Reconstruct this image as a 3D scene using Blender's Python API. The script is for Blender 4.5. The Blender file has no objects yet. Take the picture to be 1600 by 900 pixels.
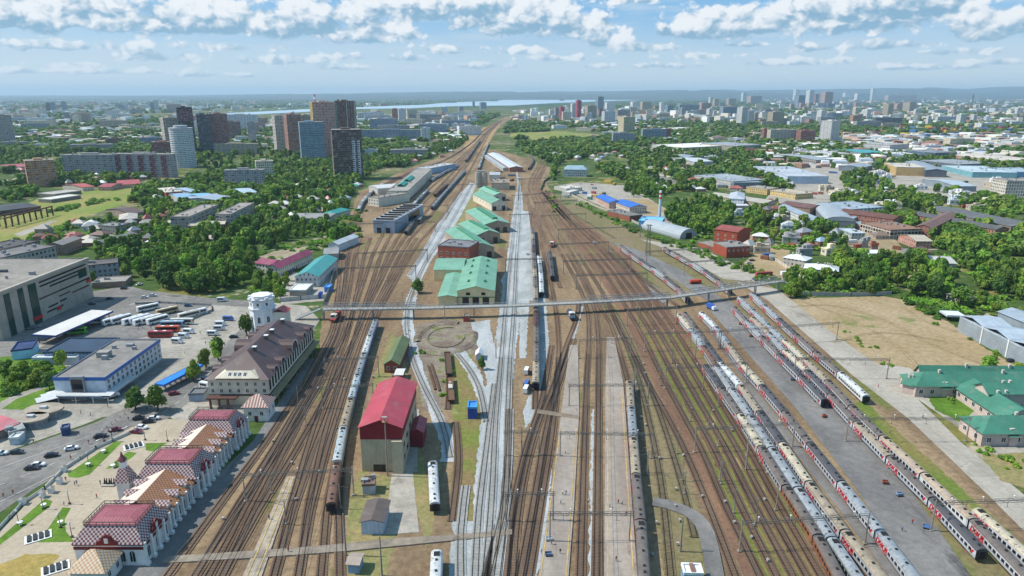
import bpy, math, random
import numpy as np
R = random.Random(7)
S = bpy.context.scene
COL = S.collection
# ------------------------------------------------------------------ camera model (ground survey of the place)
FL, PITCH, CH = 1067.0, math.radians(15.8), 120.0
CP, SP = math.cos(PITCH), math.sin(PITCH)
def P(px, py, z=0.0):
    dx = (px-800)/FL; dy = (py-450)/FL
    d = dy*CP+SP
    t = (CH-z)/d
    return (dx*t, (CP-dy*SP)*t)
def depth_of(x, y, z=0.0):
    return y*CP+(CH-z)*SP
def PX(x, y, z=0.0):
    d = depth_of(x, y, z)
    v = -(z-CH)*CP - y*SP
    return (800+FL*x/d, 450+FL*v/d)
def lin(h):
    h = h.lstrip('#')
    o = []
    for i in (0, 2, 4):
        c = int(h[i:i+2], 16)/255
        o.append(c/12.92 if c <= .04045 else ((c+.055)/1.055)**2.4)
    return (o[0], o[1], o[2], 1)
# ------------------------------------------------------------------ tags
def tag(o, label=None, cat=None, group=None, kind=None):
    if label: o['label'] = label
    if cat: o['category'] = cat
    if group: o['group'] = group
    if kind: o['kind'] = kind
    return o
def empty(name, x, y, z=0.0, rz=0.0):
    o = bpy.data.objects.new(name, None); COL.objects.link(o)
    o.location = (x, y, z); o.rotation_euler = (0, 0, rz); o.empty_display_size = .5
    return o
def copy_tree(o, parent=None):
    c = o.copy(); COL.objects.link(c)
    if parent: c.parent = parent
    for ch in list(o.children): copy_tree(ch, c)
    return c
# ------------------------------------------------------------------ mesh builder
class MB:
    def __init__(s): s.v = []; s.f = []; s.m = []; s.u = []; s.T = None
    def p(s, q):
        if s.T:
            a, ox, oy, oz = s.T; c, n = math.cos(a), math.sin(a)
            q = (ox+q[0]*c-q[1]*n, oy+q[0]*n+q[1]*c, oz+q[2])
        s.v.append(q); return len(s.v)-1
    def face(s, pts, m=0, uv=None):
        s.f.append([s.p(q) for q in pts]); s.m.append(m)
        s.u.append(uv if uv else [(0, 0)]*len(pts))
    def wall(s, a, b, z0, z1, m=0, u0=0.0):
        l = math.hypot(b[0]-a[0], b[1]-a[1])
        s.face([(a[0], a[1], z0), (b[0], b[1], z0), (b[0], b[1], z1), (a[0], a[1], z1)], m, [(u0, 0), (u0+l, 0), (u0+l, z1-z0), (u0, z1-z0)])
    def prism(s, poly, z0, z1, m=0, mt=None, bottom=False, top=True):
        n = len(poly)
        ar = sum(poly[i][0]*poly[(i+1) % n][1]-poly[(i+1) % n][0]*poly[i][1] for i in range(n))
        if ar < 0: poly = poly[::-1]
        for i in range(n):
            s.wall(poly[i], poly[(i+1) % n], z0, z1, m)
        if top: s.face([(q[0], q[1], z1) for q in poly], m if mt is None else mt, [(q[0], q[1]) for q in poly])
        if bottom: s.face([(q[0], q[1], z0) for q in poly[::-1]], m)
    def box(s, x0, x1, y0, y1, z0, z1, m=0, mt=None, bottom=True, top=True):
        s.prism([(x0, y0), (x1, y0), (x1, y1), (x0, y1)], z0, z1, m, mt, bottom, top)
    def bar(s, a, b, w, h=None, m=0):
        h = h or w
        d = [b[i]-a[i] for i in range(3)]; l = math.sqrt(sum(c*c for c in d)) or 1
        d = [c/l for c in d]
        up = (0, 0, 1) if abs(d[2]) < .95 else (1, 0, 0)
        sx = [d[1]*up[2]-d[2]*up[1], d[2]*up[0]-d[0]*up[2], d[0]*up[1]-d[1]*up[0]]
        k = math.sqrt(sum(c*c for c in sx)); sx = [c/k for c in sx]
        sy = [sx[1]*d[2]-sx[2]*d[1], sx[2]*d[0]-sx[0]*d[2], sx[0]*d[1]-sx[1]*d[0]]
        A = []
        for e in (a, b):
            for i, j in ((-1, -1), (1, -1), (1, 1), (-1, 1)):
                A.append(tuple(e[k]+sx[k]*i*w/2+sy[k]*j*h/2 for k in range(3)))
        for q in ((0, 1, 5, 4), (1, 2, 6, 5), (2, 3, 7, 6), (3, 0, 4, 7), (3, 2, 1, 0), (4, 5, 6, 7)):
            s.face([A[i] for i in q], m)
    def tube(s, a, b, r0, r1=None, n=8, m=0, cap=True):
        r1 = r0 if r1 is None else r1
        d = [b[i]-a[i] for i in range(3)]; l = math.sqrt(sum(c*c for c in d)) or 1
        d = [c/l for c in d]
        up = (0, 0, 1) if abs(d[2]) < .95 else (1, 0, 0)
        sx = [d[1]*up[2]-d[2]*up[1], d[2]*up[0]-d[0]*up[2], d[0]*up[1]-d[1]*up[0]]
        k = math.sqrt(sum(c*c for c in sx)); sx = [c/k for c in sx]
        sy = [sx[1]*d[2]-sx[2]*d[1], sx[2]*d[0]-sx[0]*d[2], sx[0]*d[1]-sx[1]*d[0]]
        ring = []
        for e, r in ((a, r0), (b, r1)):
            ring.append([tuple(e[k]+(sx[k]*math.cos(t)-sy[k]*math.sin(t))*r for k in range(3)) for t in [2*math.pi*i/n for i in range(n)]])
        for i in range(n):
            j = (i+1) % n
            s.face([ring[0][j], ring[0][i], ring[1][i], ring[1][j]], m)
        if cap:
            s.face(ring[1][::-1], m); s.face(ring[0], m)
    def ribbon(s, pts, w, z, m=0, h=0.0, off=0.0):
        """a strip along a ground polyline; h>0 gives it sides"""
        n = len(pts); L = []; Rr = []
        for i in range(n):
            a = pts[max(i-1, 0)]; b = pts[min(i+1, n-1)]
            dx, dy = b[0]-a[0], b[1]-a[1]; l = math.hypot(dx, dy) or 1
            nx, ny = -dy/l, dx/l
            cx, cy = pts[i][0]+nx*off, pts[i][1]+ny*off
            L.append((cx+nx*w/2, cy+ny*w/2)); Rr.append((cx-nx*w/2, cy-ny*w/2))
        for i in range(n-1):
            s.face([(*Rr[i], z), (*Rr[i+1], z), (*L[i+1], z), (*L[i], z)], m, [Rr[i], Rr[i+1], L[i+1], L[i]])
            if h:
                s.face([(*Rr[i], z-h), (*Rr[i+1], z-h), (*Rr[i+1], z), (*Rr[i], z)], m)
                s.face([(*L[i+1], z-h), (*L[i], z-h), (*L[i], z), (*L[i+1], z)], m)
    def gable(s, x0, x1, y0, y1, H, rh, axis='x', ov=.5, th=.18, m=0):
        """two roof slabs; ridge along axis"""
        if axis == 'x':
            yc = (y0+y1)/2; X0, X1 = x0-ov, x1+ov; k = rh/((y1-y0)/2)
            for sg, ye in ((-1, y0-ov), (1, y1+ov)):
                ze = H-k*ov
                q = [(X0, ye, ze), (X1, ye, ze), (X1, yc, H+rh), (X0, yc, H+rh)]
                s._slab(q if sg < 0 else [q[1], q[0], q[3], q[2]], th, m)
        else:
            xc = (x0+x1)/2; Y0, Y1 = y0-ov, y1+ov; k = rh/((x1-x0)/2)
            for sg, xe in ((-1, x0-ov), (1, x1+ov)):
                ze = H-k*ov
                q = [(xe, Y1, ze), (xe, Y0, ze), (xc, Y0, H+rh), (xc, Y1, H+rh)]
                s._slab(q if sg < 0 else [q[1], q[0], q[3], q[2]], th, m)
    def _slab(s, q, th, m):
        l = math.dist(q[0], q[1]); w = math.dist(q[1], q[2])
        up = [(a[0], a[1], a[2]+th) for a in q]
        s.face(up, m, [(0, 0), (l, 0), (l, w), (0, w)])
        s.face(q[::-1], m)
        for i in range(4):
            j = (i+1) % 4
            s.face([q[i], q[j], up[j], up[i]], m)
    def hip(s, x0, x1, y0, y1, H, rh, ov=.5, ins=None, m=0, top=0.0):
        X0, X1, Y0, Y1 = x0-ov, x1+ov, y0-ov, y1+ov
        w, d = X1-X0, Y1-Y0
        if ins is None: ins = min(w, d)/2*(1 if top == 0 else .5)
        ix = min(ins, w/2); iy = min(ins, d/2)
        B = [(X0, Y0, H), (X1, Y0, H), (X1, Y1, H), (X0, Y1, H)]
        Tt = [(X0+ix, Y0+iy, H+rh), (X1-ix, Y0+iy, H+rh), (X1-ix, Y1-iy, H+rh), (X0+ix, Y1-iy, H+rh)]
        for i in range(4):
            j = (i+1) % 4
            l = math.dist(B[i], B[j]); k = math.dist(Tt[i], Tt[j]); o = (l-k)/2; sl = math.hypot(ins, rh)
            pts = [B[i], B[j], Tt[j], Tt[i]]; uv = [(0, 0), (l, 0), (l-o, sl), (o, sl)]
            if k < 1e-4: pts = pts[:3]; uv = uv[:3]
            s.face(pts, m, uv)
        if w/2-ix > 1e-4 and d/2-iy > 1e-4:
            s.face(Tt, m, [(q[0], q[1]) for q in Tt])
        s.face(B[::-1], m)
    def build(s, name, mats, parent=None, color=None, loc=None, smooth=False):
        me = bpy.data.meshes.new(name)
        me.from_pydata(s.v, [], s.f)
        if not isinstance(mats, (list, tuple)): mats = [mats]
        for a in mats: me.materials.append(a)
        me.polygons.foreach_set('material_index', s.m)
        if any(u[0] != u[1] for u in s.u):
            lay = me.uv_layers.new(name='UVMap')
            lay.data.foreach_set('uv', [c for f in s.u for q in f for c in q])
        if smooth: me.polygons.foreach_set('use_smooth', [True]*len(s.f))
        me.update()
        o = bpy.data.objects.new(name, me); COL.objects.link(o)
        if parent: o.parent = parent
        if loc: o.location = loc
        if color: o.color = color
        return o
# ------------------------------------------------------------------ materials
def newmat(name):
    m = bpy.data.materials.new(name); m.use_nodes = True
    nt = m.node_tree; nt.nodes.clear()
    o = nt.nodes.new('ShaderNodeOutputMaterial'); b = nt.nodes.new('ShaderNodeBsdfPrincipled')
    nt.links.new(b.outputs[0], o.inputs[0])
    return m, nt, b
class G:
    """tiny node-graph helper"""
    def __init__(s, nt): s.nt = nt
    def n(s, t): return s.nt.nodes.new('ShaderNode'+t)
    def put(s, sock, v):
        if hasattr(v, 'node'): s.nt.links.new(v, sock)
        elif v is not None: sock.default_value = v
    def math(s, op, a, b=None, c=None, clamp=False):
        n = s.n('Math'); n.operation = op; n.use_clamp = clamp
        s.put(n.inputs[0], a); s.put(n.inputs[1], b); s.put(n.inputs[2], c)
        return n.outputs[0]
    def mix(s, f, a, b, typ='MIX'):
        n = s.n('Mix'); n.data_type = 'RGBA'; n.blend_type = typ; n.clamp_factor = True
        s.put(n.inputs[0], f); s.put(n.inputs[6], a); s.put(n.inputs[7], b)
        return n.outputs[2]
    def noise(s, vec, scale, detail=4, rough=.55, out=0):
        n = s.n('TexNoise'); n.inputs['Scale'].default_value = scale
        n.inputs['Detail'].default_value = detail; n.inputs['Roughness'].default_value = rough
        if vec is not None: s.put(n.inputs['Vector'], vec)
        return n.outputs[out]
    def ramp(s, f, lo, hi):
        n = s.n('MapRange'); n.inputs['From Min'].default_value = lo; n.inputs['From Max'].default_value = hi
        n.interpolation_type = 'SMOOTHSTEP'
        s.put(n.inputs[0], f); return n.outputs[0]
    def sep(s, v):
        n = s.n('SeparateXYZ'); s.put(n.inputs[0], v); return n.outputs
    def comb(s, x, y, z=0.0):
        n = s.n('CombineXYZ'); s.put(n.inputs[0], x); s.put(n.inputs[1], y); s.put(n.inputs[2], z); return n.outputs[0]
    def pos(s): return s.n('NewGeometry').outputs['Position']
    def uv(s): return s.n('TexCoord').outputs['UV']
    def obj(s): return s.n('TexCoord').outputs['Object']
    def ocol(s): return s.n('ObjectInfo').outputs['Color']
    def scale(s, c, f):
        n = s.n('VectorMath'); n.operation = 'SCALE'; s.put(n.inputs[0], c); s.put(n.inputs[3], f); return n.outputs[0]
    def vmul(s, c, v):
        n = s.n('VectorMath'); n.operation = 'MULTIPLY'; s.put(n.inputs[0], c); s.put(n.inputs[1], v); return n.outputs[0]
def vary(g, col, vec, sc, amt):
    f = g.ramp(g.noise(vec, sc, 6, .65), .26, .74)
    return g.scale(col, g.math('MULTIPLY_ADD', f, 2*amt, 1-amt))
def flat(name, col, rough=.7, var=.12, sc=.6, metal=0.0, spec=.4):
    """plain coloured surface with gentle wear; col=None takes the object's own colour"""
    m, nt, b = newmat(name); g = G(nt)
    c = g.ocol() if col is None else None
    if c is None:
        r = g.n('RGB'); r.outputs[0].default_value = lin(col) if isinstance(col, str) else col; c = r.outputs[0]
    p = g.pos()
    c = vary(g, c, p, sc, var)
    c = vary(g, c, p, sc*.12, var*.9)
    nt.links.new(c, b.inputs['Base Color'])
    b.inputs['Roughness'].default_value = rough; b.inputs['Metallic'].default_value = metal
    b.inputs['Specular IOR Level'].default_value = spec
    return m
def groundmat(name, c1, c2, sc1=.05, sc2=.6, c3=None, t3=.62, sc3=.03, rough=.95, stretch=None, fine=.25, t1=(.35, .65), cracks=0, joints=None):
    m, nt, b = newmat(name); g = G(nt)
    p = g.pos()
    q = g.vmul(p, stretch) if stretch else p
    c = g.mix(g.ramp(g.noise(q, sc1, 7, .62), *t1), lin(c1), lin(c2))
    if c3: c = g.mix(g.ramp(g.noise(q, sc3, 8, .65), t3, t3+.09), c, lin(c3))
    c = vary(g, c, p, sc2, fine)
    c = vary(g, c, p, sc2*5, fine*.8)
    if cracks:
        vn = g.n('TexVoronoi'); vn.feature = 'DISTANCE_TO_EDGE'; vn.inputs['Scale'].default_value = cracks
        wp = g.n('VectorMath'); wp.operation = 'ADD'; g.put(wp.inputs[0], p); g.put(wp.inputs[1], g.scale(g.noise(p, cracks*1.5, 4, .6, 1), 3.0))
        g.put(vn.inputs['Vector'], wp.outputs[0])
        ln = g.math('LESS_THAN', vn.outputs['Distance'], .006)
        c = g.scale(c, g.math('MULTIPLY_ADD', ln, -.2, 1.0))
        v2 = g.n('TexVoronoi'); v2.inputs['Scale'].default_value = cracks*.55; v2.distance = 'CHEBYCHEV'; g.put(v2.inputs['Vector'], p)
        pt = g.math('GREATER_THAN', g.sep(v2.outputs['Color'])[0], .82)
        c = g.scale(c, g.math('MULTIPLY_ADD', pt, -.12, 1.0))
    if joints:
        x_, y_, _z = g.sep(p)
        j = g.math('MAXIMUM', g.math('LESS_THAN', g.math('FRACT', g.math('DIVIDE', x_, joints)), .05), g.math('LESS_THAN', g.math('FRACT', g.math('DIVIDE', y_, joints)), .05))
        c = g.scale(c, g.math('MULTIPLY_ADD', j, -.12, 1.0))
    nt.links.new(c, b.inputs['Base Color'])
    b.inputs['Roughness'].default_value = rough; b.inputs['Specular IOR Level'].default_value = .15
    return m
def facade(name, mod, sto, wf, hf, balc=0, glass='20262e', bf=.5):
    """storeyed wall: window grid in metres along the wall (object colour = render colour)"""
    m, nt, b = newmat(name); g = G(nt)
    u, v, _ = g.sep(g.uv())
    su = g.math('DIVIDE', u, mod); sv = g.math('DIVIDE', v, sto)
    fu = g.math('FRACT', su); fv = g.math('FRACT', sv)
    iu = g.math('FLOOR', su); iv = g.math('FLOOR', sv)
    au = g.math('ABSOLUTE', g.math('SUBTRACT', fu, .5)); av = g.math('ABSOLUTE', g.math('SUBTRACT', fv, .55))
    win = g.math('MULTIPLY', g.math('LESS_THAN', au, wf/2), g.math('LESS_THAN', av, hf/2))
    wn = g.n('TexWhiteNoise'); wn.noise_dimensions = '2D'; g.put(wn.inputs['Vector'], g.comb(iu, iv))
    rnd = wn.outputs['Value']
    gl = g.mix(g.math('POWER', rnd, 3.0), lin(glass), lin('8a8f94'))
    wall = vary(g, g.ocol(), g.pos(), .15, .14)
    seam = g.math('LESS_THAN', fv, .06)
    wall = g.scale(wall, g.math('MULTIPLY_ADD', seam, -.22, 1.0))
    if balc:
        k = g.math('LESS_THAN', g.math('FRACT', g.math('DIVIDE', g.math('ADD', iu, .5), balc)), 1.0/balc)
        par = g.math('LESS_THAN', fv, .42)
        bc = g.mix(par, g.mix(g.math('GREATER_THAN', rnd, bf), lin('343c46'), lin('7f858a')), g.scale(g.ocol(), 1.05))
        c = g.mix(k, g.mix(win, wall, gl), bc)
    else:
        c = g.mix(win, wall, gl)
    nt.links.new(c, b.inputs['Base Color'])
    nt.links.new(g.math('MULTIPLY_ADD', win, -.5, .8), b.inputs['Roughness'])
    return m
def checker(name, c1, c2, sz=.62, rough=.45, ribs=0):
    m, nt, b = newmat(name); g = G(nt)
    u, v, _ = g.sep(g.uv())
    if ribs:
        k = g.math('LESS_THAN', g.math('FRACT', g.math('DIVIDE', u, ribs)), .35)
    else:
        a = g.math('FLOOR', g.math('DIVIDE', u, sz)); d = g.math('FLOOR', g.math('DIVIDE', v, sz))
        k = g.math('FRACT', g.math('MULTIPLY', g.math('ADD', a, d), .5)); k = g.math('GREATER_THAN', k, .25)
    c = g.mix(k, lin(c1), lin(c2))
    c = vary(g, c, g.pos(), .5, .16)
    c = g.mix(g.math('MULTIPLY', g.ramp(g.noise(g.pos(), .5, 6, .7), .48, .72), .35), c, lin('6b5a52'))
    nt.links.new(c, b.inputs['Base Color']); b.inputs['Roughness'].default_value = rough
    return m
def ribbed(name, period=1.0, rough=.5, amt=.14, col=None):
    """standing-seam sheet roof in the object's colour"""
    m, nt, b = newmat(name); g = G(nt)
    u, v, _ = g.sep(g.uv())
    k = g.math('LESS_THAN', g.math('FRACT', g.math('DIVIDE', u, period)), .14)
    c = g.ocol()
    c = vary(g, c, g.pos(), .12, .16)
    c = vary(g, c, g.pos(), 1.3, .1)
    st = g.noise(g.comb(g.math('MULTIPLY', u, 1.1), g.math('MULTIPLY', v, .12), 0.0), 1.0, 5, .65)
    c = g.mix(g.math('MULTIPLY', g.ramp(st, .5, .75), .38), c, lin('6a5c50'))
    c = g.mix(g.math('MULTIPLY', g.ramp(g.noise(g.pos(), .16, 5, .7), .5, .72), .22), c, lin('9a958c'))
    c = g.scale(c, g.math('MULTIPLY_ADD', k, -amt, 1.0))
    nt.links.new(c, b.inputs['Base Color']); b.inputs['Roughness'].default_value = rough
    return m
def leafmat(name, c1, c2, c3):
    m, nt, b = newmat(name); g = G(nt)
    ge = g.n('NewGeometry')
    rp = ge.outputs['Random Per Island']
    oi = g.n('ObjectInfo').outputs['Random']
    big = g.noise(ge.outputs['Position'], .085, 3, .6)
    c = g.mix(g.ramp(big, .38, .62), lin(c1), lin(c2))
    c = g.mix(g.math('MULTIPLY', g.ramp(g.noise(ge.outputs['Position'], .05, 2, .5, 0), .54, .66), .6), c, lin('77893a'))
    c = g.mix(g.math('MULTIPLY', rp, .55), c, lin(c3))
    vo = g.n('TexVoronoi'); vo.inputs['Scale'].default_value = .105; g.put(vo.inputs['Vector'], g.vmul(ge.outputs['Position'], (1, 1, .35)))
    cr, cg, cb = g.sep(vo.outputs['Color'])
    c = g.mix(g.math('MULTIPLY', g.ramp(cr, .55, .8), .62), c, lin('7d8a35'))
    c = g.mix(g.math('MULTIPLY', g.ramp(cg, .6, .85), .6), c, lin('2a4d2a'))
    c = g.scale(c, g.math('MULTIPLY_ADD', cb, .6, .82))
    c = g.scale(c, g.math('MULTIPLY_ADD', oi, .4, .86))
    nt.links.new(c, b.inputs['Base Color']); b.inputs['Roughness'].default_value = .7
    b.inputs['Specular IOR Level'].default_value = .2
    tr = nt.nodes.new('ShaderNodeBsdfTranslucent'); nt.links.new(c, tr.inputs[0])
    mx = nt.nodes.new('ShaderNodeMixShader'); mx.inputs[0].default_value = .28
    out = [n for n in nt.nodes if n.type == 'OUTPUT_MATERIAL'][0]
    nt.links.new(b.outputs[0], mx.inputs[1]); nt.links.new(tr.outputs[0], mx.inputs[2]); nt.links.new(mx.outputs[0], out.inputs[0])
    return m
M = {}
M['paint'] = flat('paint', None, .7, .1)
M['plaster'] = flat('plaster', None, .9, .14, .35)
M['bitumen'] = flat('bitumen', None, .9, .22, .25)
M['metal'] = flat('metal', None, .5, .1, .8)
M['gloss'] = flat('gloss_paint', None, .25, .03, .8, spec=.5)
M['seam'] = ribbed('seam_roof', .8)
M['siding'] = ribbed('siding', 1.2, .6, .2)
M['glass'] = flat('glass', '1a222b', .08, .1, .4, spec=.6)
M['dark'] = flat('dark', '1d1c1b', .8)
M['rubber'] = flat('rubber', '101010', .9)
M['steel'] = flat('steel', '5b5a58', .5, .15, .5, .3)
M['conc'] = flat('concrete', '9a958c', .9, .15, .4)
M['white'] = flat('white_paint', 'd6d6d2', .6, .08)
M['rust'] = flat('rust', '59402f', .9, .25, .4)
M['black'] = flat('black', '151618', .7, .15)
M['fslab'] = facade('facade_panel', 3.2, 2.9, .46, .46, 3, glass='3a444e')
M['ftower'] = facade('facade_tower', 3.0, 3.0, .5, .48, 2, glass='46505a', bf=.5)
M['foffice'] = facade('facade_office', 3.0, 3.6, .55, .5)
M['fglass'] = facade('facade_glazed', 1.6, 3.4, .8, .66, glass='2c4a5c')
M['fshed'] = facade('facade_shed', 5.0, 5.5, .5, .32)
M['fhouse'] = facade('facade_house', 2.8, 3.2, .38, .45)
M['fframe'] = facade('facade_open_frame', 3.4, 3.2, .8, .72, glass='0c0d10')
# ------------------------------------------------------------------ ground and terrain
NSH = [0]
RJ = random.Random(99)
CLEAN = ('lake', 'road', 'plaza', 'pavement', 'station', 'platform', 'bus_', 'lawn', 'footpath', 'level', 'service', 'crossing', 'sports', 'apron', 'park_path')
def fray(pts, amp):
    out = []
    n = len(pts)
    for i in range(n):
        a, b = pts[i], pts[(i+1) % n]; l = math.dist(a, b); k = max(1, min(60, int(l/1.6)))
        for j in range(k):
            t = j/k; e = amp*.5*min(1, l/12)
            out.append((a[0]+(b[0]-a[0])*t+RJ.gauss(0, e), a[1]+(b[1]-a[1])*t+RJ.gauss(0, e)))
    return out
def sheet(name, px, layer, mat, z=None, kind='structure', world=False):
    pts = px if world else [P(*q) for q in px]
    if z is None and not name.startswith(CLEAN): pts = fray(pts, .55)
    NSH[0] += 1
    zz = .012*layer+.0012*NSH[0] if z is None else z
    n = len(pts)
    ar = sum(pts[i][0]*pts[(i+1) % n][1]-pts[(i+1) % n][0]*pts[i][1] for i in range(n))
    if ar < 0: pts = pts[::-1]
    b = MB(); b.face([(x, y, zz) for x, y in pts])
    return tag(b.build(name, mat), kind=kind)
GR = {}
GR['base'] = groundmat('ground_town', '5a6b34', '7d7a5c', .006, .3, '8f8674', .60, .012)
GR['yard'] = groundmat('yard_dirt', '6f5c47', '8d785d', .05, .5, '666839', .565, .055, stretch=(1, .22, 1), fine=.28)
GR['yardg'] = groundmat('yard_grassy', '7c6e54', '716a48', .045, .5, '646a3a', .57, .06, stretch=(1, .25, 1))
GR['bal'] = groundmat('brown_ballast', '6f5845', '866e57', .12, 1.2, '62493a', .60, .09, stretch=(1, .2, 1), fine=.2)
GR['bald'] = groundmat('dark_ballast', '654e3d', '7c644d', .12, 1.2, '56423a', .6, .09, stretch=(1, .2, 1), fine=.2)
GR['balg'] = groundmat('grey_ballast', '8f9392', 'aaacab', .1, 1.0, '8d8374', .6, .07, stretch=(1, .3, 1), fine=.2)
GR['asph'] = groundmat('asphalt', '6e6b67', '827e78', .05, .4, '5a5753', .6, .05, fine=.13, cracks=.14)
GR['asphd'] = groundmat('apron_asphalt', '6b6967', '7e7b77', .06, .4, '504e4b', .6, .07, stretch=(1, .3, 1), fine=.15, cracks=.12)
GR['plat'] = groundmat('platform_asphalt', '897e74', '9c9287', .06, .5, '746a61', .59, .1, stretch=(1, .3, 1), fine=.12, joints=4.0)
GR['conc'] = groundmat('apron_concrete', '979084', 'aaa397', .05, .5, '837b6f', .6, .07, stretch=(1, .4, 1), fine=.12, cracks=.1, joints=6.0)
GR['sand'] = groundmat('bare_dirt', 'a08d6f', '93805f', .03, .4, '76774a', .575, .035, fine=.22)
GR['plaza'] = groundmat('plaza_paving', 'a0937f', 'ada08c', .05, .8, '938773', .6, .06, fine=.1, joints=3.0)
GR['verge'] = groundmat('verge', '7c6f45', '5f7030', .07, .7, '8f7f58', .56, .12, stretch=(1, .3, 1), fine=.25)
GR['lawn'] = groundmat('lawn', '4c6a22', '5f7d2c', .12, .8, '7d7f3c', .62, .1, fine=.2)
GR['dry'] = groundmat('dry_grass', '8c7d58', '77784a', .05, .6, '66782f', .58, .04)
GR['field'] = groundmat('olive_field', '8f8450', '70803a', .015, .3, '56702a', .56, .02, stretch=(1, .6, 1))
GR['wood'] = groundmat('forest_floor', '2c4420', '3a5228', .01, .2)
GR['dock'] = groundmat('lot_concrete', '928c81', 'a59e92', .05, .4, '7d776d', .58, .05, fine=.15, cracks=.13)
GR['mark'] = flat('road_marking', 'cfcfca', .7)
GR['yellow'] = flat('yellow_marking', 'b3955c', .8, .3)
# ground to the horizon
gb = MB()
gb.face([(-42000, -200, 0), (42000, -200, 0), (42000, 44000, 0), (-42000, 44000, 0)])
m, nt, b_ = newmat('country'); g_ = G(nt)
p_ = g_.pos()
yy = g_.sep(p_)[1]
town = g_.mix(g_.ramp(g_.noise(p_, .0035, 8, .68), .5, .64), lin('425629'), lin('857b62'))
town = g_.mix(g_.ramp(g_.noise(p_, .02, 7, .7), .52, .6), town, lin('75713f'))
town = g_.mix(g_.ramp(g_.noise(p_, .045, 6, .7), .58, .64), town, lin('9a8f7c'))
town = vary(g_, town, p_, .1, .3)
far = g_.mix(g_.ramp(g_.noise(p_, .0006, 8, .6), .55, .66), lin('2e4620'), lin('6a6f48'))
c_ = g_.mix(g_.ramp(yy, 4500, 9000), town, far)
nt.links.new(c_, b_.inputs['Base Color']); b_.inputs['Roughness'].default_value = .95; b_.inputs['Specular IOR Level'].default_value = .1
tag(gb.build('ground', m), kind='structure')
# lake
m, nt, b_ = newmat('lake_water'); g_ = G(nt)
b_.inputs['Base Color'].default_value = lin('a9bcc6'); b_.inputs['Roughness'].default_value = .35
lake_px = [(330, 182), (400, 179), (480, 175), (560, 170.5), (640, 169.5), (700, 166.5), (740, 165.5), (800, 165), (860, 161.5), (925, 159), (1000, 156.3), (1030, 154.6), (1010, 153.4), (925, 152.8), (860, 153.6), (800, 155.2), (765, 158), (700, 160.2), (660, 164), (607, 165.6), (557, 168), (490, 170.2), (400, 175), (330, 178.5)]
sheet('lake', lake_px, 0, m, z=1.5)
m_w = flat('island_wood', '2c4524', .95)
for ix, iy, iw in ((700, 160.6, 14), (770, 158.2, 9), (878, 157.4, 4)):
    x, y = P(ix, iy); ww = iw*y/FL
    b = MB(); n = 14
    ring = [(x+math.cos(t)*ww, y+math.sin(t)*ww*2) for t in [2*math.pi*i/n for i in range(n)]]
    top = [(x+math.cos(t)*ww*.7, y+math.sin(t)*ww*1.4, 26+8*math.sin(3*t)) for t in [2*math.pi*i/n for i in range(n)]]
    for i in range(n):
        j = (i+1) % n
        b.face([(*ring[i], 0), (*ring[j], 0), top[j], top[i]])
    b.face(top)
    tag(b.build('wooded_island', m_w), kind='structure')
# hills on the horizon
def hills():
    b = MB(); nx, ny = 160, 26
    def env(u):   # u = image column of the ridge, gives height in metres at about 26 km
        pts = [(-400, 90), (0, 95), (300, 105), (430, 150), (560, 190), (700, 235), (800, 255), (950, 250), (1050, 300), (1130, 330), (1200, 290), (1300, 320), (1380, 370), (1440, 430), (1500, 330), (1560, 400), (1620, 430), (2000, 300)]
        for (a, h0), (c, h1) in zip(pts, pts[1:]):
            if a <= u <= c: return h0+(h1-h0)*(u-a)/(c-a)
        return 100
    grid = []
    for j in range(ny+1):
        y = 17000+j*(42000-17000)/ny
        row = []
        for i in range(nx+1):
            u = -350+i*2300/nx
            x = (u-800)/FL*(y*CP)
            s_ = math.sin(math.pi*min(1, max(0, (y-17000)/22000)))
            k = .62+.25*math.sin(u*.021+y*.0007)+.16*math.sin(u*.051-y*.0013+1.3)+.10*math.sin(u*.11+y*.002)
            row.append((x, y, max(0, env(u)*s_**1.2*min(1.04, k+.25)) - 4))
        grid.append(row)
    for j in range(ny):
        for i in range(nx):
            b.face([grid[j][i], grid[j][i+1], grid[j+1][i+1], grid[j+1][i]])
    tag(b.build('hills', flat('hill_forest', '1f3323', .95, .25, .004), smooth=True), kind='structure')
hills()
def smooth_line(pts, step=8.0):
    out = []
    n = len(pts)
    for i in range(n-1):
        p0, p1, p2, p3 = pts[max(i-1, 0)], pts[i], pts[i+1], pts[min(i+2, n-1)]
        k = max(1, int(math.dist(p1, p2)/step))
        k = min(k, 14)
        for j in range(k):
            t = j/k
            out.append(tuple(.5*((2*p1[c])+(-p0[c]+p2[c])*t+(2*p0[c]-5*p1[c]+4*p2[c]-p3[c])*t*t+(-p0[c]+3*p1[c]-3*p2[c]+p3[c])*t**3) for c in (0, 1)))
    out.append(pts[-1]); return out
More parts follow.
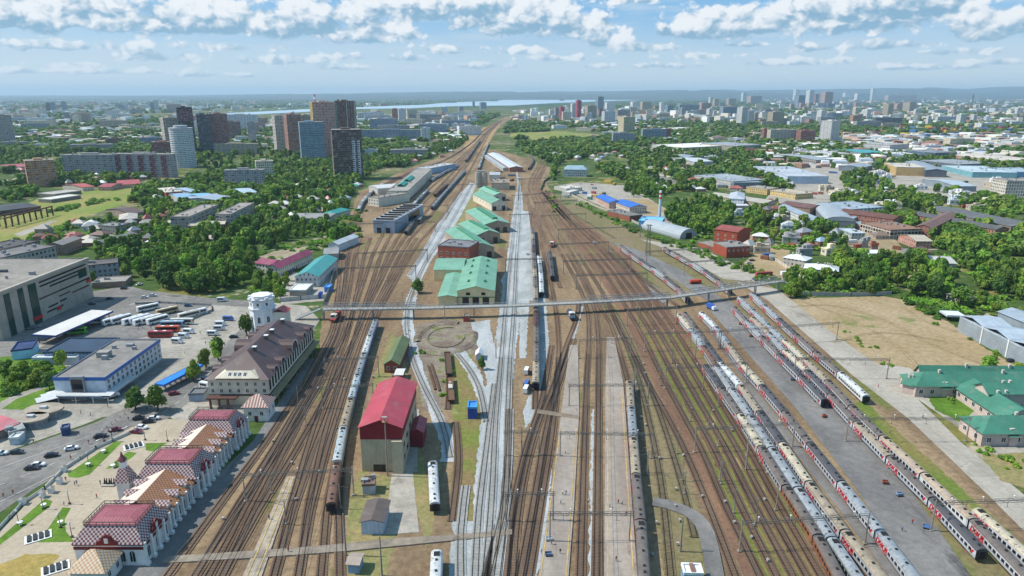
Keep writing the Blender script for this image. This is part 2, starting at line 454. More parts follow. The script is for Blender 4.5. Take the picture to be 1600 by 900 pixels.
# ---- zones (surveyed outlines)
EL_ = [(1180, 905), (1130, 800), (1088, 700), (1035, 600), (997, 520), (957, 450)]
ER_ = [(1290, 905), (1228, 800), (1172, 700), (1112, 600), (1060, 520), (1012, 450)]
def lerp2(pl, y):
    for (x0, y0), (x1, y1) in zip(pl, pl[1:]):
        if y1 <= y <= y0: return x0+(x1-x0)*(y-y0)/(y1-y0)
    return pl[-1][0]
sheet('yard_ground', [(225, 905), (400, 690), (498, 560), (505, 470), (528, 400), (545, 340), (560, 300), (640, 262), (690, 245), (722, 228), (735, 212), (790, 182), (800, 182), (775, 205), (760, 232), (800, 240), (860, 262), (855, 290), (880, 318), (935, 340), (1010, 372), (1090, 395), (1170, 430), (1250, 470), (1330, 570), (1420, 650), (1620, 800), (1620, 905)], 1, GR['yard'])
sheet('rail_fan_ground', [(715, 213), (770, 195), (782, 192), (762, 225), (748, 238), (728, 232)], 2, groundmat('fan_dirt', 'a58a62', '8e7452', .03, .2, stretch=(1, .2, 1)))
sheet('grassy_strip', [(1040, 905), (1018, 780), (1000, 640), (1000, 590), (1018, 590), (1062, 700), (1128, 905)], 2, GR['yardg'])
sheet('grassy_strip', [(1290, 905), (1118, 590), (1040, 500), (1070, 498), (1130, 590), (1310, 905)], 2, GR['verge'])
sheet('grassy_strip', [(880, 400), (850, 330), (895, 318), (1020, 372), (1090, 400), (1170, 450), (1040, 470), (960, 440)], 2, GR['yardg'])
sheet('grassy_strip', [(1375, 660), (1600, 880), (1620, 905), (1500, 905), (1410, 780), (1250, 590), (1150, 480), (1180, 478)], 2, GR['yardg'])
sheet('grassy_strip', [(1345, 620), (1420, 690), (1600, 850), (1620, 880), (1560, 880), (1330, 640)], 3, GR['verge'])
sheet('grassy_strip', [(560, 735), (610, 745), (620, 830), (600, 905), (540, 905), (545, 780)], 2, GR['dry'])
sheet('grassy_strip', [(590, 570), (612, 520), (628, 540), (640, 600), (655, 700), (680, 800), (668, 860), (640, 760), (600, 620), (580, 610)], 2, GR['dry'])
sheet('grassy_strip', [(705, 560), (735, 545), (752, 620), (755, 760), (740, 815), (712, 815), (718, 700), (700, 620)], 2, groundmat('scrub', '7d6a4a', '6b7436', .06, .6, '84935a', .62, .1))
sheet('grassy_strip', [(720, 320), (745, 290), (752, 300), (735, 345), (700, 370), (690, 372)], 2, GR['dry'])
sheet('red_ballast_ground', [(1165, 905), (1117, 800), (1076, 700), (1022, 600), (985, 520), (950, 455), (915, 405), (870, 345), (905, 340), (980, 400), (1022, 452), (1070, 518), (1124, 600), (1186, 700), (1246, 800), (1306, 905)], 2, groundmat('red_ballast', '674f42', '80634e', .08, .8, '6a6c40', .55, .1, stretch=(1, .18, 1), fine=.25))
for f0 in (.2, .44, .66, .86):
    sheet('grassy_strip', [(lerp2(EL_, y)*(1-f0)+lerp2(ER_, y)*f0-w_, y) for y, w_ in ((905, 5), (760, 3.5), (620, 2.6), (520, 2))]+[(lerp2(EL_, y)*(1-f0)+lerp2(ER_, y)*f0+w_, y) for y, w_ in ((520, 2), (620, 2.6), (760, 3.5), (905, 5))], 2, GR['verge'])
# turntable pit
def ring():
    cx, cy = P(697, 527); b = MB(); n = 40
    for r0, r1, z0, z1 in ((9.0, 9.6, .45, .45), (14.2, 16.5, .9, .25), (12.6, 14.2, .2, .9)):
        for i in range(n):
            t0, t1 = 2*math.pi*i/n, 2*math.pi*(i+1)/n
            if .2 < (t0 % 6.283) < 1.1 or (r0 > 10 and 3.3 < (t0 % 6.283) < 4.0): continue
            b.face([(cx+math.cos(t0)*r0, cy+math.sin(t0)*r0*1.6, z0), (cx+math.cos(t0)*r1, cy+math.sin(t0)*r1*1.6, z1), (cx+math.cos(t1)*r1, cy+math.sin(t1)*r1*1.6, z1), (cx+math.cos(t1)*r0, cy+math.sin(t1)*r0*1.6, z0)])
    tag(b.build('turntable_pit', groundmat('pit_earth', '62544a', '867b6d', .15, .9, '676b40', .53, .1)), kind='structure')
ring()
sheet('dug_ground', [(640, 530), (650, 508), (700, 498), (740, 502), (752, 522), (745, 552), (700, 562), (690, 650), (660, 640), (650, 570)], 3, groundmat('dug_soil', '6d6053', '8d8374', .08, .8, '6b6e42', .535, .08))
# lots on the left
sheet('bus_yard', [(-20, 590), (20, 548), (90, 505), (215, 468), (395, 470), (478, 478), (500, 500), (400, 640), (330, 700), (250, 640), (100, 660), (-20, 700)], 1, GR['dock'])
sheet('mall_forecourt', [(-20, 620), (-20, 480), (20, 500), (142, 456), (200, 446), (232, 455), (215, 472), (90, 510), (20, 560)], 1, GR['asph'])
sheet('bus_yard_asphalt', [(60, 545), (170, 482), (230, 472), (330, 478), (255, 520), (170, 540)], 2, GR['asph'])
sheet('road', [(145, 470), (210, 452), (240, 455), (330, 466), (395, 470), (395, 480), (320, 476), (235, 470), (200, 474), (150, 486)], 2, GR['asph'])
sheet('road', [(-20, 560), (30, 540), (140, 480), (165, 482), (95, 522), (20, 560), (-20, 590)], 2, GR['asph'])
sheet('station_road', [(-20, 718), (150, 660), (250, 612), (330, 560), (385, 505), (398, 512), (350, 570), (300, 625), (240, 672), (150, 715), (60, 760), (-20, 815)], 3, GR['asph'])
sheet('pavement', [(-20, 692), (120, 648), (200, 622), (262, 592), (268, 598), (210, 632), (130, 664), (-20, 716)], 4, GR['dock'])
sheet('bus_station_lane', [(170, 625), (255, 562), (285, 560), (205, 620)], 4, GR['asph'])
sheet('park_ground', [(-20, 640), (-20, 560), (70, 552), (110, 592), (105, 612), (60, 640)], 2, GR['lawn'])
sheet('park_path', [(-20, 640), (20, 618), (75, 600), (78, 604), (25, 624), (-20, 655)], 3, GR['dock'])
sheet('plaza', [(-20, 850), (100, 728), (205, 668), (262, 655), (330, 660), (250, 780), (150, 905), (-20, 905)], 4, GR['plaza'])
sheet('lawn', [(-20, 858), (70, 780), (82, 783), (78, 792), (0, 852), (-20, 868)], 5, GR['lawn'])
sheet('lawn', [(60, 848), (98, 793), (111, 794), (101, 812), (103, 830), (116, 847)], 5, GR['lawn'])
sheet('lawn', [(105, 741), (180, 690), (192, 690), (140, 742), (122, 747), (108, 746)], 5, GR['lawn'])
sheet('lawn', [(165, 733), (200, 706), (214, 708), (205, 716), (185, 731)], 5, GR['lawn'])
sheet('lawn', [(227, 693), (262, 692), (240, 706), (228, 704)], 5, GR['lawn'])
sheet('dry_lawn', [(-20, 905), (-20, 890), (40, 866), (96, 866), (66, 905)], 5, groundmat('dry_lawn', 'a08a50', '8f8048', .1, .8))
sheet('station_platform', [(165, 905), (395, 690), (480, 560), (492, 560), (408, 705), (255, 905)], 3, GR['asphd'])
# olive field far left
sheet('field', [(-20, 360), (-20, 345), (60, 310), (140, 296), (230, 287), (240, 292), (205, 315), (130, 340), (60, 368), (20, 380), (-20, 392)], 2, GR['field'])
sheet('field_track', [(22, 366), (80, 345), (90, 345), (32, 370)], 3, GR['dock'])
sheet('courtyard', [(415, 445), (438, 420), (470, 428), (500, 440), (522, 385), (531, 398), (508, 470), (440, 476), (432, 458)], 3, GR['dock'])
sheet('shed_yard', [(248, 305), (262, 288), (330, 286), (420, 292), (412, 312), (360, 322), (300, 316)], 2, GR['dock'])
sheet('grove_lane', [(395, 405), (430, 392), (500, 382), (505, 388), (455, 402), (405, 418)], 2, groundmat('lane_dirt', '8a7d66', '9c907c', .06, .5, '6d7440', .58, .06))
for rp in ([(1235, 480), (1300, 478), (1380, 500), (1470, 545), (1600, 590)], [(1250, 470), (1330, 500), (1400, 540), (1440, 580)], [(1300, 535), (1380, 520), (1480, 535)], [(1400, 470), (1440, 500), (1500, 520)]):
    rb_ = MB(); wv = smooth_line([P(*q) for q in rp], 4)
    for off in (-.9, .9): rb_.ribbon(wv, .7, .15, 0, 0, off)
    tag(rb_.build('wheel_rut', groundmat('rut_dirt', '877659', '94825f', .2, .8)), kind='structure')
# right side
sheet('works_lane', [(1098, 345), (1140, 352), (1180, 368), (1235, 392), (1230, 402), (1168, 376), (1125, 362)], 3, GR['sand'])
sheet('dirt_field', [(1222, 472), (1250, 466), (1380, 463), (1420, 470), (1490, 508), (1540, 545), (1610, 585), (1610, 600), (1400, 578), (1395, 590), (1340, 575), (1290, 535)], 2, GR['sand'])
sheet('apron', [(1150, 440), (1215, 452), (1300, 520), (1400, 590), (1500, 690), (1620, 790), (1620, 850), (1540, 770), (1420, 655), (1330, 585), (1200, 470)], 3, GR['conc'])
sheet('apron', [(1000, 374), (1095, 388), (1185, 430), (1195, 442), (1130, 436), (1060, 396)], 3, GR['conc'])
sheet('apron_path', [(1350, 565), (1420, 575), (1620, 700), (1620, 760), (1500, 670)], 2, GR['conc'])
sheet('scrub_patch', [(1445, 612), (1500, 622), (1525, 640), (1500, 660), (1460, 640)], 4, GR['lawn'])
sheet('scrub_patch', [(1535, 712), (1620, 705), (1620, 770), (1560, 750)], 4, GR['dry'])
sheet('factory_yard', [(1150, 420), (1200, 380), (1230, 400), (1255, 430), (1215, 440)], 2, GR['sand'])
sheet('factory_yard', [(1250, 370), (1340, 300), (1420, 400), (1440, 440), (1360, 420)], 1, groundmat('works_yard', '9c8b6e', '8a7a5e', .03, .3, '6b7440', .62, .03))
sheet('factory_yard', [(1180, 330), (1235, 265), (1330, 262), (1330, 310), (1260, 330)], 1, GR['dock'])
sheet('factory_yard', [(1310, 285), (1180, 230), (1620, 225), (1620, 330), (1480, 320)], 1, GR['dock'])
sheet('depot_yard', [(870, 290), (905, 285), (985, 290), (1050, 335), (1050, 350), (960, 332)], 3, GR['dock'])
sheet('dirt_lot', [(950, 312), (1010, 310), (1045, 328), (1020, 338), (975, 330)], 3, GR['sand'])
sheet('sports_ground', [(1000, 276), (1030, 274), (1080, 290), (1060, 294), (1010, 283)], 3, GR['asph'])
sheet('bare_ground', [(800, 208), (870, 205), (940, 210), (930, 216), (850, 220), (795, 214)], 2, GR['field'])
# ---- platforms (raised slabs with edge lines)
def platform(name, px, h, mat):
    pts = [P(*q) for q in px]
    b = MB(); b.prism(pts, 0, h, 0)
    return tag(b.build(name, mat), kind='structure')
platform('platform', [(944, 905), (946, 600), (948, 528), (960, 528), (974, 600), (996, 905)], .45, GR['plat'])
platform('platform', [(841, 905), (858, 790), (877, 645), (890, 540), (903, 540), (905, 645), (897, 790), (888, 905)], .4, GR['plat'])
platform('platform', [(378, 905), (448, 746), (462, 746), (408, 905)], .35, groundmat('light_platform', '94897a', 'a49886', .1, .6))
platform('platform', [(952, 376), (1000, 392), (1070, 425), (1132, 470), (1110, 473), (1058, 440)], .25, GR['asphd'])
platform('platform', [(1000, 440), (1006, 432), (1050, 470), (1035, 474)], .25, GR['asphd'])
platform('platform', [(1100, 475), (1140, 470), (1300, 620), (1390, 720), (1520, 905), (1430, 905), (1335, 760), (1245, 640)], .25, GR['asphd'])
platform('platform', [(1093, 495), (1100, 495), (1165, 590), (1300, 760), (1415, 905), (1392, 905), (1290, 770), (1180, 625)], .25, GR['asphd'])
lb = MB()
for l_, r_ in (((949.5, 905), (949.5, 600)), ((990, 905), (971, 610)), ((844.5, 905), (876, 670)), ((884.5, 905), (901, 670)), ((385, 905), (452, 748)), ((401, 905), (459, 748))):
    lb.ribbon([P(*l_), P(*r_)], .28, .47)
tag(lb.build('platform_edge_line', GR['yellow']), kind='structure')
# crossings and paths
platform('level_crossing', [(264, 871), (420, 861), (520, 853), (620, 843), (700, 838), (800, 829), (800, 837), (700, 847), (540, 863), (420, 872), (252, 882)], .45, groundmat('crossing_asphalt', '7d7367', '8f8475', .1, .6, '6a6157', .58, .15, fine=.2))
fb = MB(); fb.ribbon(smooth_line([P(*q) for q in ((1020, 785), (1045, 790), (1078, 803), (1098, 822), (1108, 850), (1118, 905), (1122, 930))], 3), 4.6, .47, 0, .47); tag(fb.build('footpath', GR['asphd']), kind='structure')
sheet('service_lane', [(612, 740), (645, 738), (655, 832), (600, 836)], 3, GR['dock'])
sheet('service_path', [(628, 640), (655, 640), (652, 738), (618, 738)], 4, GR['dock'])
platform('crossing_panel', [(840, 641), (880, 647), (905, 651), (905, 656), (880, 653), (838, 647)], .45, groundmat('crossing_panel', '75685a', '877a6a', .1, .6, fine=.2))
# painted lines on the roads and in the bus yard
mk = MB()
def dash(px, w=.18, on=3.0, off=4.5, z=.2):
    w_ = smooth_line([P(*q) for q in px], 1.5); tot = sum(math.dist(a, b) for a, b in zip(w_, w_[1:])); s = 0
    def at(s):
        for a, b in zip(w_, w_[1:]):
            l = math.dist(a, b)
            if s <= l: return (a[0]+(b[0]-a[0])*s/l, a[1]+(b[1]-a[1])*s/l)
            s -= l
        return w_[-1]
    while s+on < tot:
        mk.ribbon([at(s), at(s+on)], w, z); s += on+off
dash([(-10, 762), (60, 735), (150, 695), (240, 655), (300, 610), (345, 565)]); dash([(-10, 790), (70, 748), (160, 706)], .15, 30, .1); dash([(-10, 735), (60, 716), (150, 678), (215, 650)], .15, 30, .1)
dash([(150, 478), (205, 463), (240, 462), (330, 471), (392, 475)])
for i in range(16):
    x, y = P(168+i*6.2, 507-i*.5); mk.ribbon([(x, y), (x+4.5, y+11)], .14, .2)
for i in range(9):
    x, y = P(262+i*1.5, 556-i*3.0); mk.ribbon([(x, y), (x+5, y)], .14, .2)
for i in range(8):
    x, y = P(150+i*5, 690-i*2.2); mk.ribbon([(x, y), (x+1.2, y+4.0)], .5, .2)
tag(mk.build('road_marking', GR['mark']), kind='structure')
# gravel beds, fresh grey stone
for q in ([(919, 905), (922, 760), (925, 640), (928, 640), (927, 760), (927, 905)], [(700, 905), (704, 840), (722, 838), (722, 905)]): sheet('gravel_bed', q, 3, GR['balg'])
def gravel(px, layer=4):
    sheet('gravel_bed', px, layer, GR['balg'])
gravel([(742, 905), (740, 780), (752, 650), (768, 560), (778, 500), (790, 420), (800, 340), (806, 300), (816, 300), (818, 340), (812, 420), (812, 500), (805, 560), (795, 650), (785, 780), (772, 905)])
gravel([(705, 905), (708, 815), (742, 815), (742, 905)], 5)
gravel([(818, 905), (838, 760), (850, 700), (866, 700), (858, 790), (842, 905)], 5)
gravel([(640, 560), (628, 505), (634, 470), (655, 420), (690, 355), (722, 300), (735, 285), (745, 288), (735, 310), (710, 355), (672, 410), (655, 445), (645, 500), (655, 555), (672, 610), (700, 665), (718, 690), (716, 722), (690, 722), (688, 690), (662, 620)])
gravel([(705, 545), (725, 545), (750, 580), (764, 625), (760, 650), (745, 620), (728, 580)])
gravel([(735, 505), (765, 500), (775, 560), (762, 600), (752, 560)])
gravel([(842, 460), (852, 460), (860, 560), (858, 610), (845, 640), (820, 670), (818, 640), (835, 600)], 3)
gravel([(812, 330), (828, 330), (832, 420), (825, 500), (822, 560), (812, 560)], 3)
gravel([(792, 420), (830, 400), (836, 470), (800, 470), (782, 440)], 3)
gravel([(905, 480), (912, 478), (895, 540), (882, 580), (878, 575)], 5)
gravel([(636, 430), (650, 410), (690, 340), (700, 345), (668, 400), (648, 445)], 6)
# ------------------------------------------------------------------ tracks
RAIL = flat('rail_steel', '2e2420', .55, .2, .5, .4)
SLEEP = flat('sleeper', '4b4038', .9, .2, .5)
SLEEPC = flat('concrete_sleeper', '857d72', .9, .2, .5)
def track(px, bed='bal', sl=None, lift=0.0):
    w = smooth_line([P(*q) for q in px])
    b = MB(); mats = [GR[bed], sl or SLEEP]
    b.ribbon(w, 3.0, .25+lift, 0, .26)
    acc = 0.0
    for i in range(len(w)-1):
        a, c = w[i], w[i+1]; l = math.dist(a, c)
        if l < 1e-6: continue
        dx, dy = (c[0]-a[0])/l, (c[1]-a[1])/l
        sp_ = .62 if a[1] < 300 else 1.3
        while acc < l and a[1] < 520:
            x, y = a[0]+dx*acc, a[1]+dy*acc
            pt = [(x+dx*s1*.13-dy*s2*1.3, y+dy*s1*.13+dx*s2*1.3, .30+lift) for s1, s2 in ((-1, 1), (-1, -1), (1, -1), (1, 1))]
            b.face(pt, 1)
            acc += sp_
        acc = acc-l if acc >= l else 0.0
    o = tag(b.build('railway_track', mats), kind='structure')
    for sg in (-1, 1):
        r = MB(); r.ribbon(w, .15 if w[0][1] < 500 else .26, .42+lift, 0, .13, sg*.76)
        r.build('rail', RAIL, o)
    return w
def lerpx(pl, y):
    for (x0, y0), (x1, y1) in zip(pl, pl[1:]):
        if y1 <= y <= y0: return x0+(x1-x0)*(y-y0)/(y1-y0)
    return pl[-1][0]
def bundle(Lb, Rb, ys, pairs, bed='bal', lift=0.0):
    for k, (f0, f1) in enumerate(pairs):
        px = []
        for i, y in enumerate(ys):
            t = i/(len(ys)-1); t = t*t*(3-2*t)
            f = f0+(f1-f0)*t
            px.append((lerpx(Lb, y)*(1-f)+lerpx(Rb, y)*f, y))
        track(px, bed, lift=lift+.004*(k % 5))
LB = [(248, 905), (328, 800), (405, 700), (474, 600), (516, 520), (524, 480), (529, 440), (533, 400), (540, 370)]
RB = [(520, 905), (524, 800), (538, 700), (560, 600), (584, 520), (602, 480), (626, 440), (650, 400), (672, 370)]
ysL = [905, 850, 800, 750, 700, 650, 600, 560, 520, 480, 440, 400, 372]
bundle(LB, RB, ysL, [(.04, .0), (.20, .10), (.36, .18), (.66, .62), (.80, .78), (.93, .92)])
bundle(LB, RB, ysL, [(.20, .42), (.36, .70), (.28, .08)], lift=.03)
bundle(LB, RB, ysL, [(.66, .30), (1.04, .85), (.80, .52)], lift=.06)
for k, f in enumerate((.0, .1, .2, .3)):
    o = f*22
    track([(540+o*.8, 372), (550+o, 345), (566+o*1.2, 316), (600+o*1.3, 288), (645+o, 268), (700+o*.5, 247), (738, 222+k*.3), (756+k, 203), (778, 190)], lift=.004*k)
for k, (a, b) in enumerate(((.42, 0), (.52, .2), (.62, .4), (.70, .6), (.78, .75), (.92, 1.0))):
    x0 = 540*(1-a)+672*a
    track([(x0, 372), (610+b*90, 340-b*12), (640+b*78, 312-b*12), (680+b*50, 280-b*6), (715+b*28, 250), (742+b*14, 225), (760+b*8, 205), (782+b*3, 188)], lift=.004*k)
# gravelled curve west of the depot and spur to the pit
track([(703, 715), (690, 660), (660, 600), (643, 555), (635, 505), (642, 462), (668, 405), (706, 345), (738, 288)], 'balg', SLEEPC, .10)
track([(640, 430), (668, 385), (698, 335), (722, 300)], 'balg', SLEEPC, .12)
track([(760, 660), (748, 605), (728, 570), (706, 545)], 'balg', SLEEPC, .10)
track([(700, 640), (702, 590), (700, 560)], 'bal')
track([(706, 815), (716, 720), (712, 660)], 'bal', None, .01)
# middle gravel group
for px in ([(758, 905), (768, 780), (775, 650), (783, 560), (790, 480), (798, 400), (806, 330), (810, 290), (806, 262)],
           [(776, 905), (790, 780), (793, 650), (797, 560), (803, 480), (807, 400), (811, 340), (812, 290)],
           [(760, 905), (790, 770), (797, 640)]):
    track(px, 'balg', SLEEPC, .10)
for px in ([(720, 905), (720, 830), (728, 760)], [(742, 905), (748, 800), (760, 700), (772, 600)]):
    track(px, 'balg', SLEEPC, .06)
for px in ([(800, 905), (812, 780), (835, 680), (866, 600), (885, 540), (900, 500), (905, 470)],
           [(812, 905), (838, 760), (856, 660), (880, 580), (897, 530)],
           [(826, 905), (848, 770), (862, 680), (870, 600), (872, 520), (862, 450), (850, 400), (832, 330)],
           [(788, 905), (800, 800), (822, 700), (848, 620), (862, 540)]):
    track(px, 'bal', None, .02)
track([(836, 640), (838, 560), (838, 480), (834, 400), (830, 345), (822, 300)], 'bal')
track([(862, 470), (846, 440), (838, 380), (828, 320)], 'bal', None, .012)
track([(876, 450), (862, 415), (852, 380), (834, 325)], 'bal', None, .016)
# through tracks beside the platforms
track([(906, 905), (912, 720), (916, 600), (920, 520), (915, 476), (895, 430), (868, 380), (840, 325), (826, 290), (838, 262), (845, 245), (838, 238)], 'bal')
track([(932, 905), (934, 720), (935, 600), (934, 520), (926, 476), (905, 430), (876, 380), (846, 325), (832, 290), (843, 262), (850, 246), (842, 240)], 'bal', None, .004)
track([(1006, 905), (993, 730), (984, 620), (976, 580), (955, 510), (934, 476), (912, 430), (884, 380), (852, 325), (837, 290), (848, 264), (854, 250)], 'bal', None, .008)
track([(1048, 905), (1033, 760), (1012, 650), (990, 570), (962, 505), (940, 470)], 'yardg', None, .0)
track([(1085, 840), (1060, 740), (1028, 640), (1000, 570), (970, 505), (945, 465)], 'yardg', None, .005)
track([(1150, 905), (1100, 775), (1055, 675), (1008, 590), (970, 520), (948, 470), (915, 415), (880, 360), (848, 310), (842, 285), (852, 264)], 'bal', None, .012)
EL = [(1180, 905), (1130, 800), (1088, 700), (1035, 600), (997, 520), (957, 450), (922, 400), (872, 340), (840, 295)]
ER = [(1290, 905), (1228, 800), (1172, 700), (1112, 600), (1060, 520), (1012, 450), (975, 405), (905, 345), (850, 295)]
bundle(EL, ER, [905, 850, 800, 750, 700, 650, 600, 560, 520, 480, 450, 400, 345, 300], [(.08, .05), (.32, .3), (.55, .5), (.75, .72), (.95, .95)], 'bald')
track([(1060, 480), (1020, 450), (960, 405), (905, 360), (862, 320), (845, 295)], 'bal', None, .004)
track([(1020, 445), (985, 420), (935, 378), (890, 342), (855, 305)], 'yardg', None, .008)
track([(960, 372), (925, 352), (890, 330), (862, 300)], 'yardg', None, .0)
# ------------------------------------------------------------------ rolling stock
def letter_mesh(txt, size, mat, bold=.03):
    cu = bpy.data.curves.new('lettering', 'FONT'); cu.body = txt; cu.size = size; cu.extrude = .015; cu.offset = bold; cu.shear = .25
    cu.align_x = 'CENTER'; cu.align_y = 'CENTER'; cu.resolution_u = 3
    o = bpy.data.objects.new('lettering', cu); COL.objects.link(o)
    me = bpy.data.meshes.new_from_object(o.evaluated_get(bpy.context.evaluated_depsgraph_get()))
    bpy.data.objects.remove(o); bpy.data.curves.remove(cu)
    me.name = 'lettering'; me.materials.clear(); me.materials.append(mat)
    return me
RED = flat('red_lettering', 'b02830', .5, .12, 1.2)
LOGO = letter_mesh('\u0440\u0436\u0434', 3.2, RED, .07)
_sb = MB(); _sb.face([(-.9, -.75, 0), (-.1, -.75, 0), (.9, .75, 0), (.1, .75, 0)]); _sb.face([(-1.7, -.1, 0), (-1.0, -.1, 0), (-.4, .75, 0), (-1.1, .75, 0)])
_o = _sb.build('emblem', RED); SLASH = _o.data; bpy.data.objects.remove(_o)
CARL = 23.9
def coach_body(base, band, endred):
    b = MB(); L = CARL/2
    def side(y, sg):
        # panels between window openings; window pattern on the far side, openings on the near side
        zs = [1.05, 1.95, 2.75, 3.35]
        xs = [-L]
        for i in range(11):
            c = -L+2.6+i*(2*L-5.2)/10
            xs += [c-.55, c+.55]
        xs.append(L)
        for i in range(len(xs)-1):
            for j in range(3):
                q = [(xs[i], y, zs[j]), (xs[i+1], y, zs[j]), (xs[i+1], y, zs[j+1]), (xs[i], y, zs[j+1])]
                if sg > 0: q = q[::-1]
                w = (j == 1 and i % 2 == 1)
                mi = 1 if w else (3 if j == 0 else 0)
                b.face(q, mi)
    side(-1.53, -1); side(1.53, 1)
    for x, sg in ((-L, -1), (L, 1)):
        q = [(x, -1.53, 1.05), (x, 1.53, 1.05), (x, 1.53, 3.35), (x, 1.1, 3.85), (x, 0, 4.12), (x, -1.1, 3.85), (x, -1.53, 3.35)]
        b.face(q if sg > 0 else q[::-1], 4)
        b.box(x-.02 if sg > 0 else x-.32, x+.32 if sg > 0 else x+.02, -.75, .75, 1.15, 3.5, 5)
    b.face([(-L, -1.53, 1.05), (-L, 1.53, 1.05), (L, 1.53, 1.05), (L, -1.53, 1.05)], 5)
    return b
def coach_roof():
    b = MB(); L = CARL/2+.05
    pr = [(1.58, 3.32), (1.5, 3.58), (1.15, 3.92), (.55, 4.14), (0, 4.2), (-.55, 4.14), (-1.15, 3.92), (-1.5, 3.58), (-1.58, 3.32)]
    for (y0, z0), (y1, z1) in zip(pr, pr[1:]):
        b.face([(-L, y0, z0), (L, y0, z0), (L, y1, z1), (-L, y1, z1)], 0)
    b.face([(-L, y, z) for y, z in pr][::-1], 0); b.face([(L, y, z) for y, z in pr], 0)
    return b
def coach_vents(b):
    L = CARL/2
    for x in (-L+1.6, -L+4, -2, 3.5, L-4.2):
        b.box(x-.35, x+.35, -.3, .3, 4.12, 4.42, 1)
    b.box(L-2.6, L-.9, -.75, .75, 3.95, 4.32, 1)
    return b
def bogie():
    b = MB()
    b.box(-1.5, 1.5, -1.15, 1.15, .55, .95)
    for x in (-1.2, 1.2):
        for y in (-.78, .78):
            b.tube((x, y-.07, .9), (x, y+.07, .9), .47, n=10)
    return b
def underframe():
    b = MB(); b.box(-6.5, 6.5, -1.3, 1.3, .5, 1.05); b.box(-11.8, 11.8, -1.1, 1.1, .85, 1.06)
    return b
ROOFC = {'brown': '655d57', 'dark': '4a484a', 'tan': '938774', 'cream': 'aea48e', 'grey': '878b8e', 'steel': '8a9094', 'rust': '6c4f40', 'white': 'b9bcbb', 'ice': 'a0abae', 'maroon': '4a3029', 'patch': 'a08f7c'}
ROOFM = {}
for k, v in ROOFC.items():
    m, nt, b_ = newmat('roof_'+k); g_ = G(nt)
    r_ = g_.n('RGB'); r_.outputs[0].default_value = lin(v)
    x_ = g_.sep(g_.obj())[0]
    rib = g_.math('LESS_THAN', g_.math('FRACT', g_.math('DIVIDE', x_, 1.35)), .07)
    c_ = g_.scale(r_.outputs[0], g_.math('MULTIPLY_ADD', rib, -.3, 1.0))
    c_ = g_.mix(g_.ramp(g_.noise(g_.pos(), .9, 7, .7), .53, .68), c_, lin('5e4a3a' if k in ('rust', 'patch', 'white', 'tan', 'brown') else '4d4c4a'))
    c_ = vary(g_, c_, g_.pos(), .35, .22)
    nt.links.new(c_, b_.inputs['Base Color']); b_.inputs['Roughness'].default_value = .55
    ROOFM[k] = m
def bodymats(side, low, end, red='b32428'):
    return [side, M['glass'], red if not isinstance(red, str) else flat('end_panel', red, .5, .1), low, end, M['black']]
SIDEG = flat('coach_light_grey', 'b9bcc0', .45, .07, .5); LOWG = flat('coach_mid_grey', 'a0a3a8', .5, .08, .5)
SIDEW = flat('coach_white', 'c9cccd', .5, .08, .5); SIDEB = flat('coach_blue', '2f5f96', .45, .1, .5); SIDEP = flat('coach_pale_blue', '7fa2b0', .45, .1, .5)
SIDEO = flat('coach_rust_brown', '8b5a3a', .7, .25, .5); SIDEM = flat('coach_maroon', '5b3a30', .6, .2, .5); SIDEGN = flat('coach_grey_green', '77807c', .6, .15, .5)
ENDD = flat('coach_end_dark', '3d3234', .6, .1); REDP = flat('coach_red_panel', 'b3333a', .5, .12, .4)
LIV = {'red': (SIDEG, LOWG, ENDD, REDP), 'white': (SIDEW, SIDEW, ENDD, SIDEW), 'blue': (SIDEB, SIDEB, ENDD, SIDEB), 'pale': (SIDEP, SIDEP, ENDD, SIDEP), 'rust': (SIDEO, SIDEO, ENDD, SIDEO), 'maroon': (SIDEM, SIDEM, ENDD, SIDEM), 'grey': (SIDEGN, SIDEGN, ENDD, SIDEGN)}
BODYME = {}
tmp = None
for k, (sd, lo, en, rd) in LIV.items():
    o = coach_body(0, 0, k == 'red').build('body', [sd, M['glass'], rd, lo, en, M['black']]); BODYME[k] = o.data; bpy.data.objects.remove(o)
ROOFME = {}
for k in ROOFC:
    o = coach_vents(coach_roof()).build('roof', [ROOFM[k], M['dark']]); ROOFME[k] = o.data; bpy.data.objects.remove(o)
o = bogie().build('bogie', M['black']); BOGME = o.data; bpy.data.objects.remove(o)
o = underframe().build('underframe', M['dark']); UNDME = o.data; bpy.data.objects.remove(o)
wb = MB(); wb.box(-.62, .62, -.05, .02, -.46, .46, 0); wb.face([(-.5, -.055, -.36), (.5, -.055, -.36), (.5, -.055, .36), (-.5, -.055, .36)], 1)
o = wb.build('window', [M['dark'], M['glass']]); CWINME = o.data; bpy.data.objects.remove(o)
def child(name, me, parent, loc=(0, 0, 0), rot=(0, 0, 0)):
    o = bpy.data.objects.new(name, me); COL.objects.link(o); o.parent = parent; o.location = loc; o.rotation_euler = rot
    return o
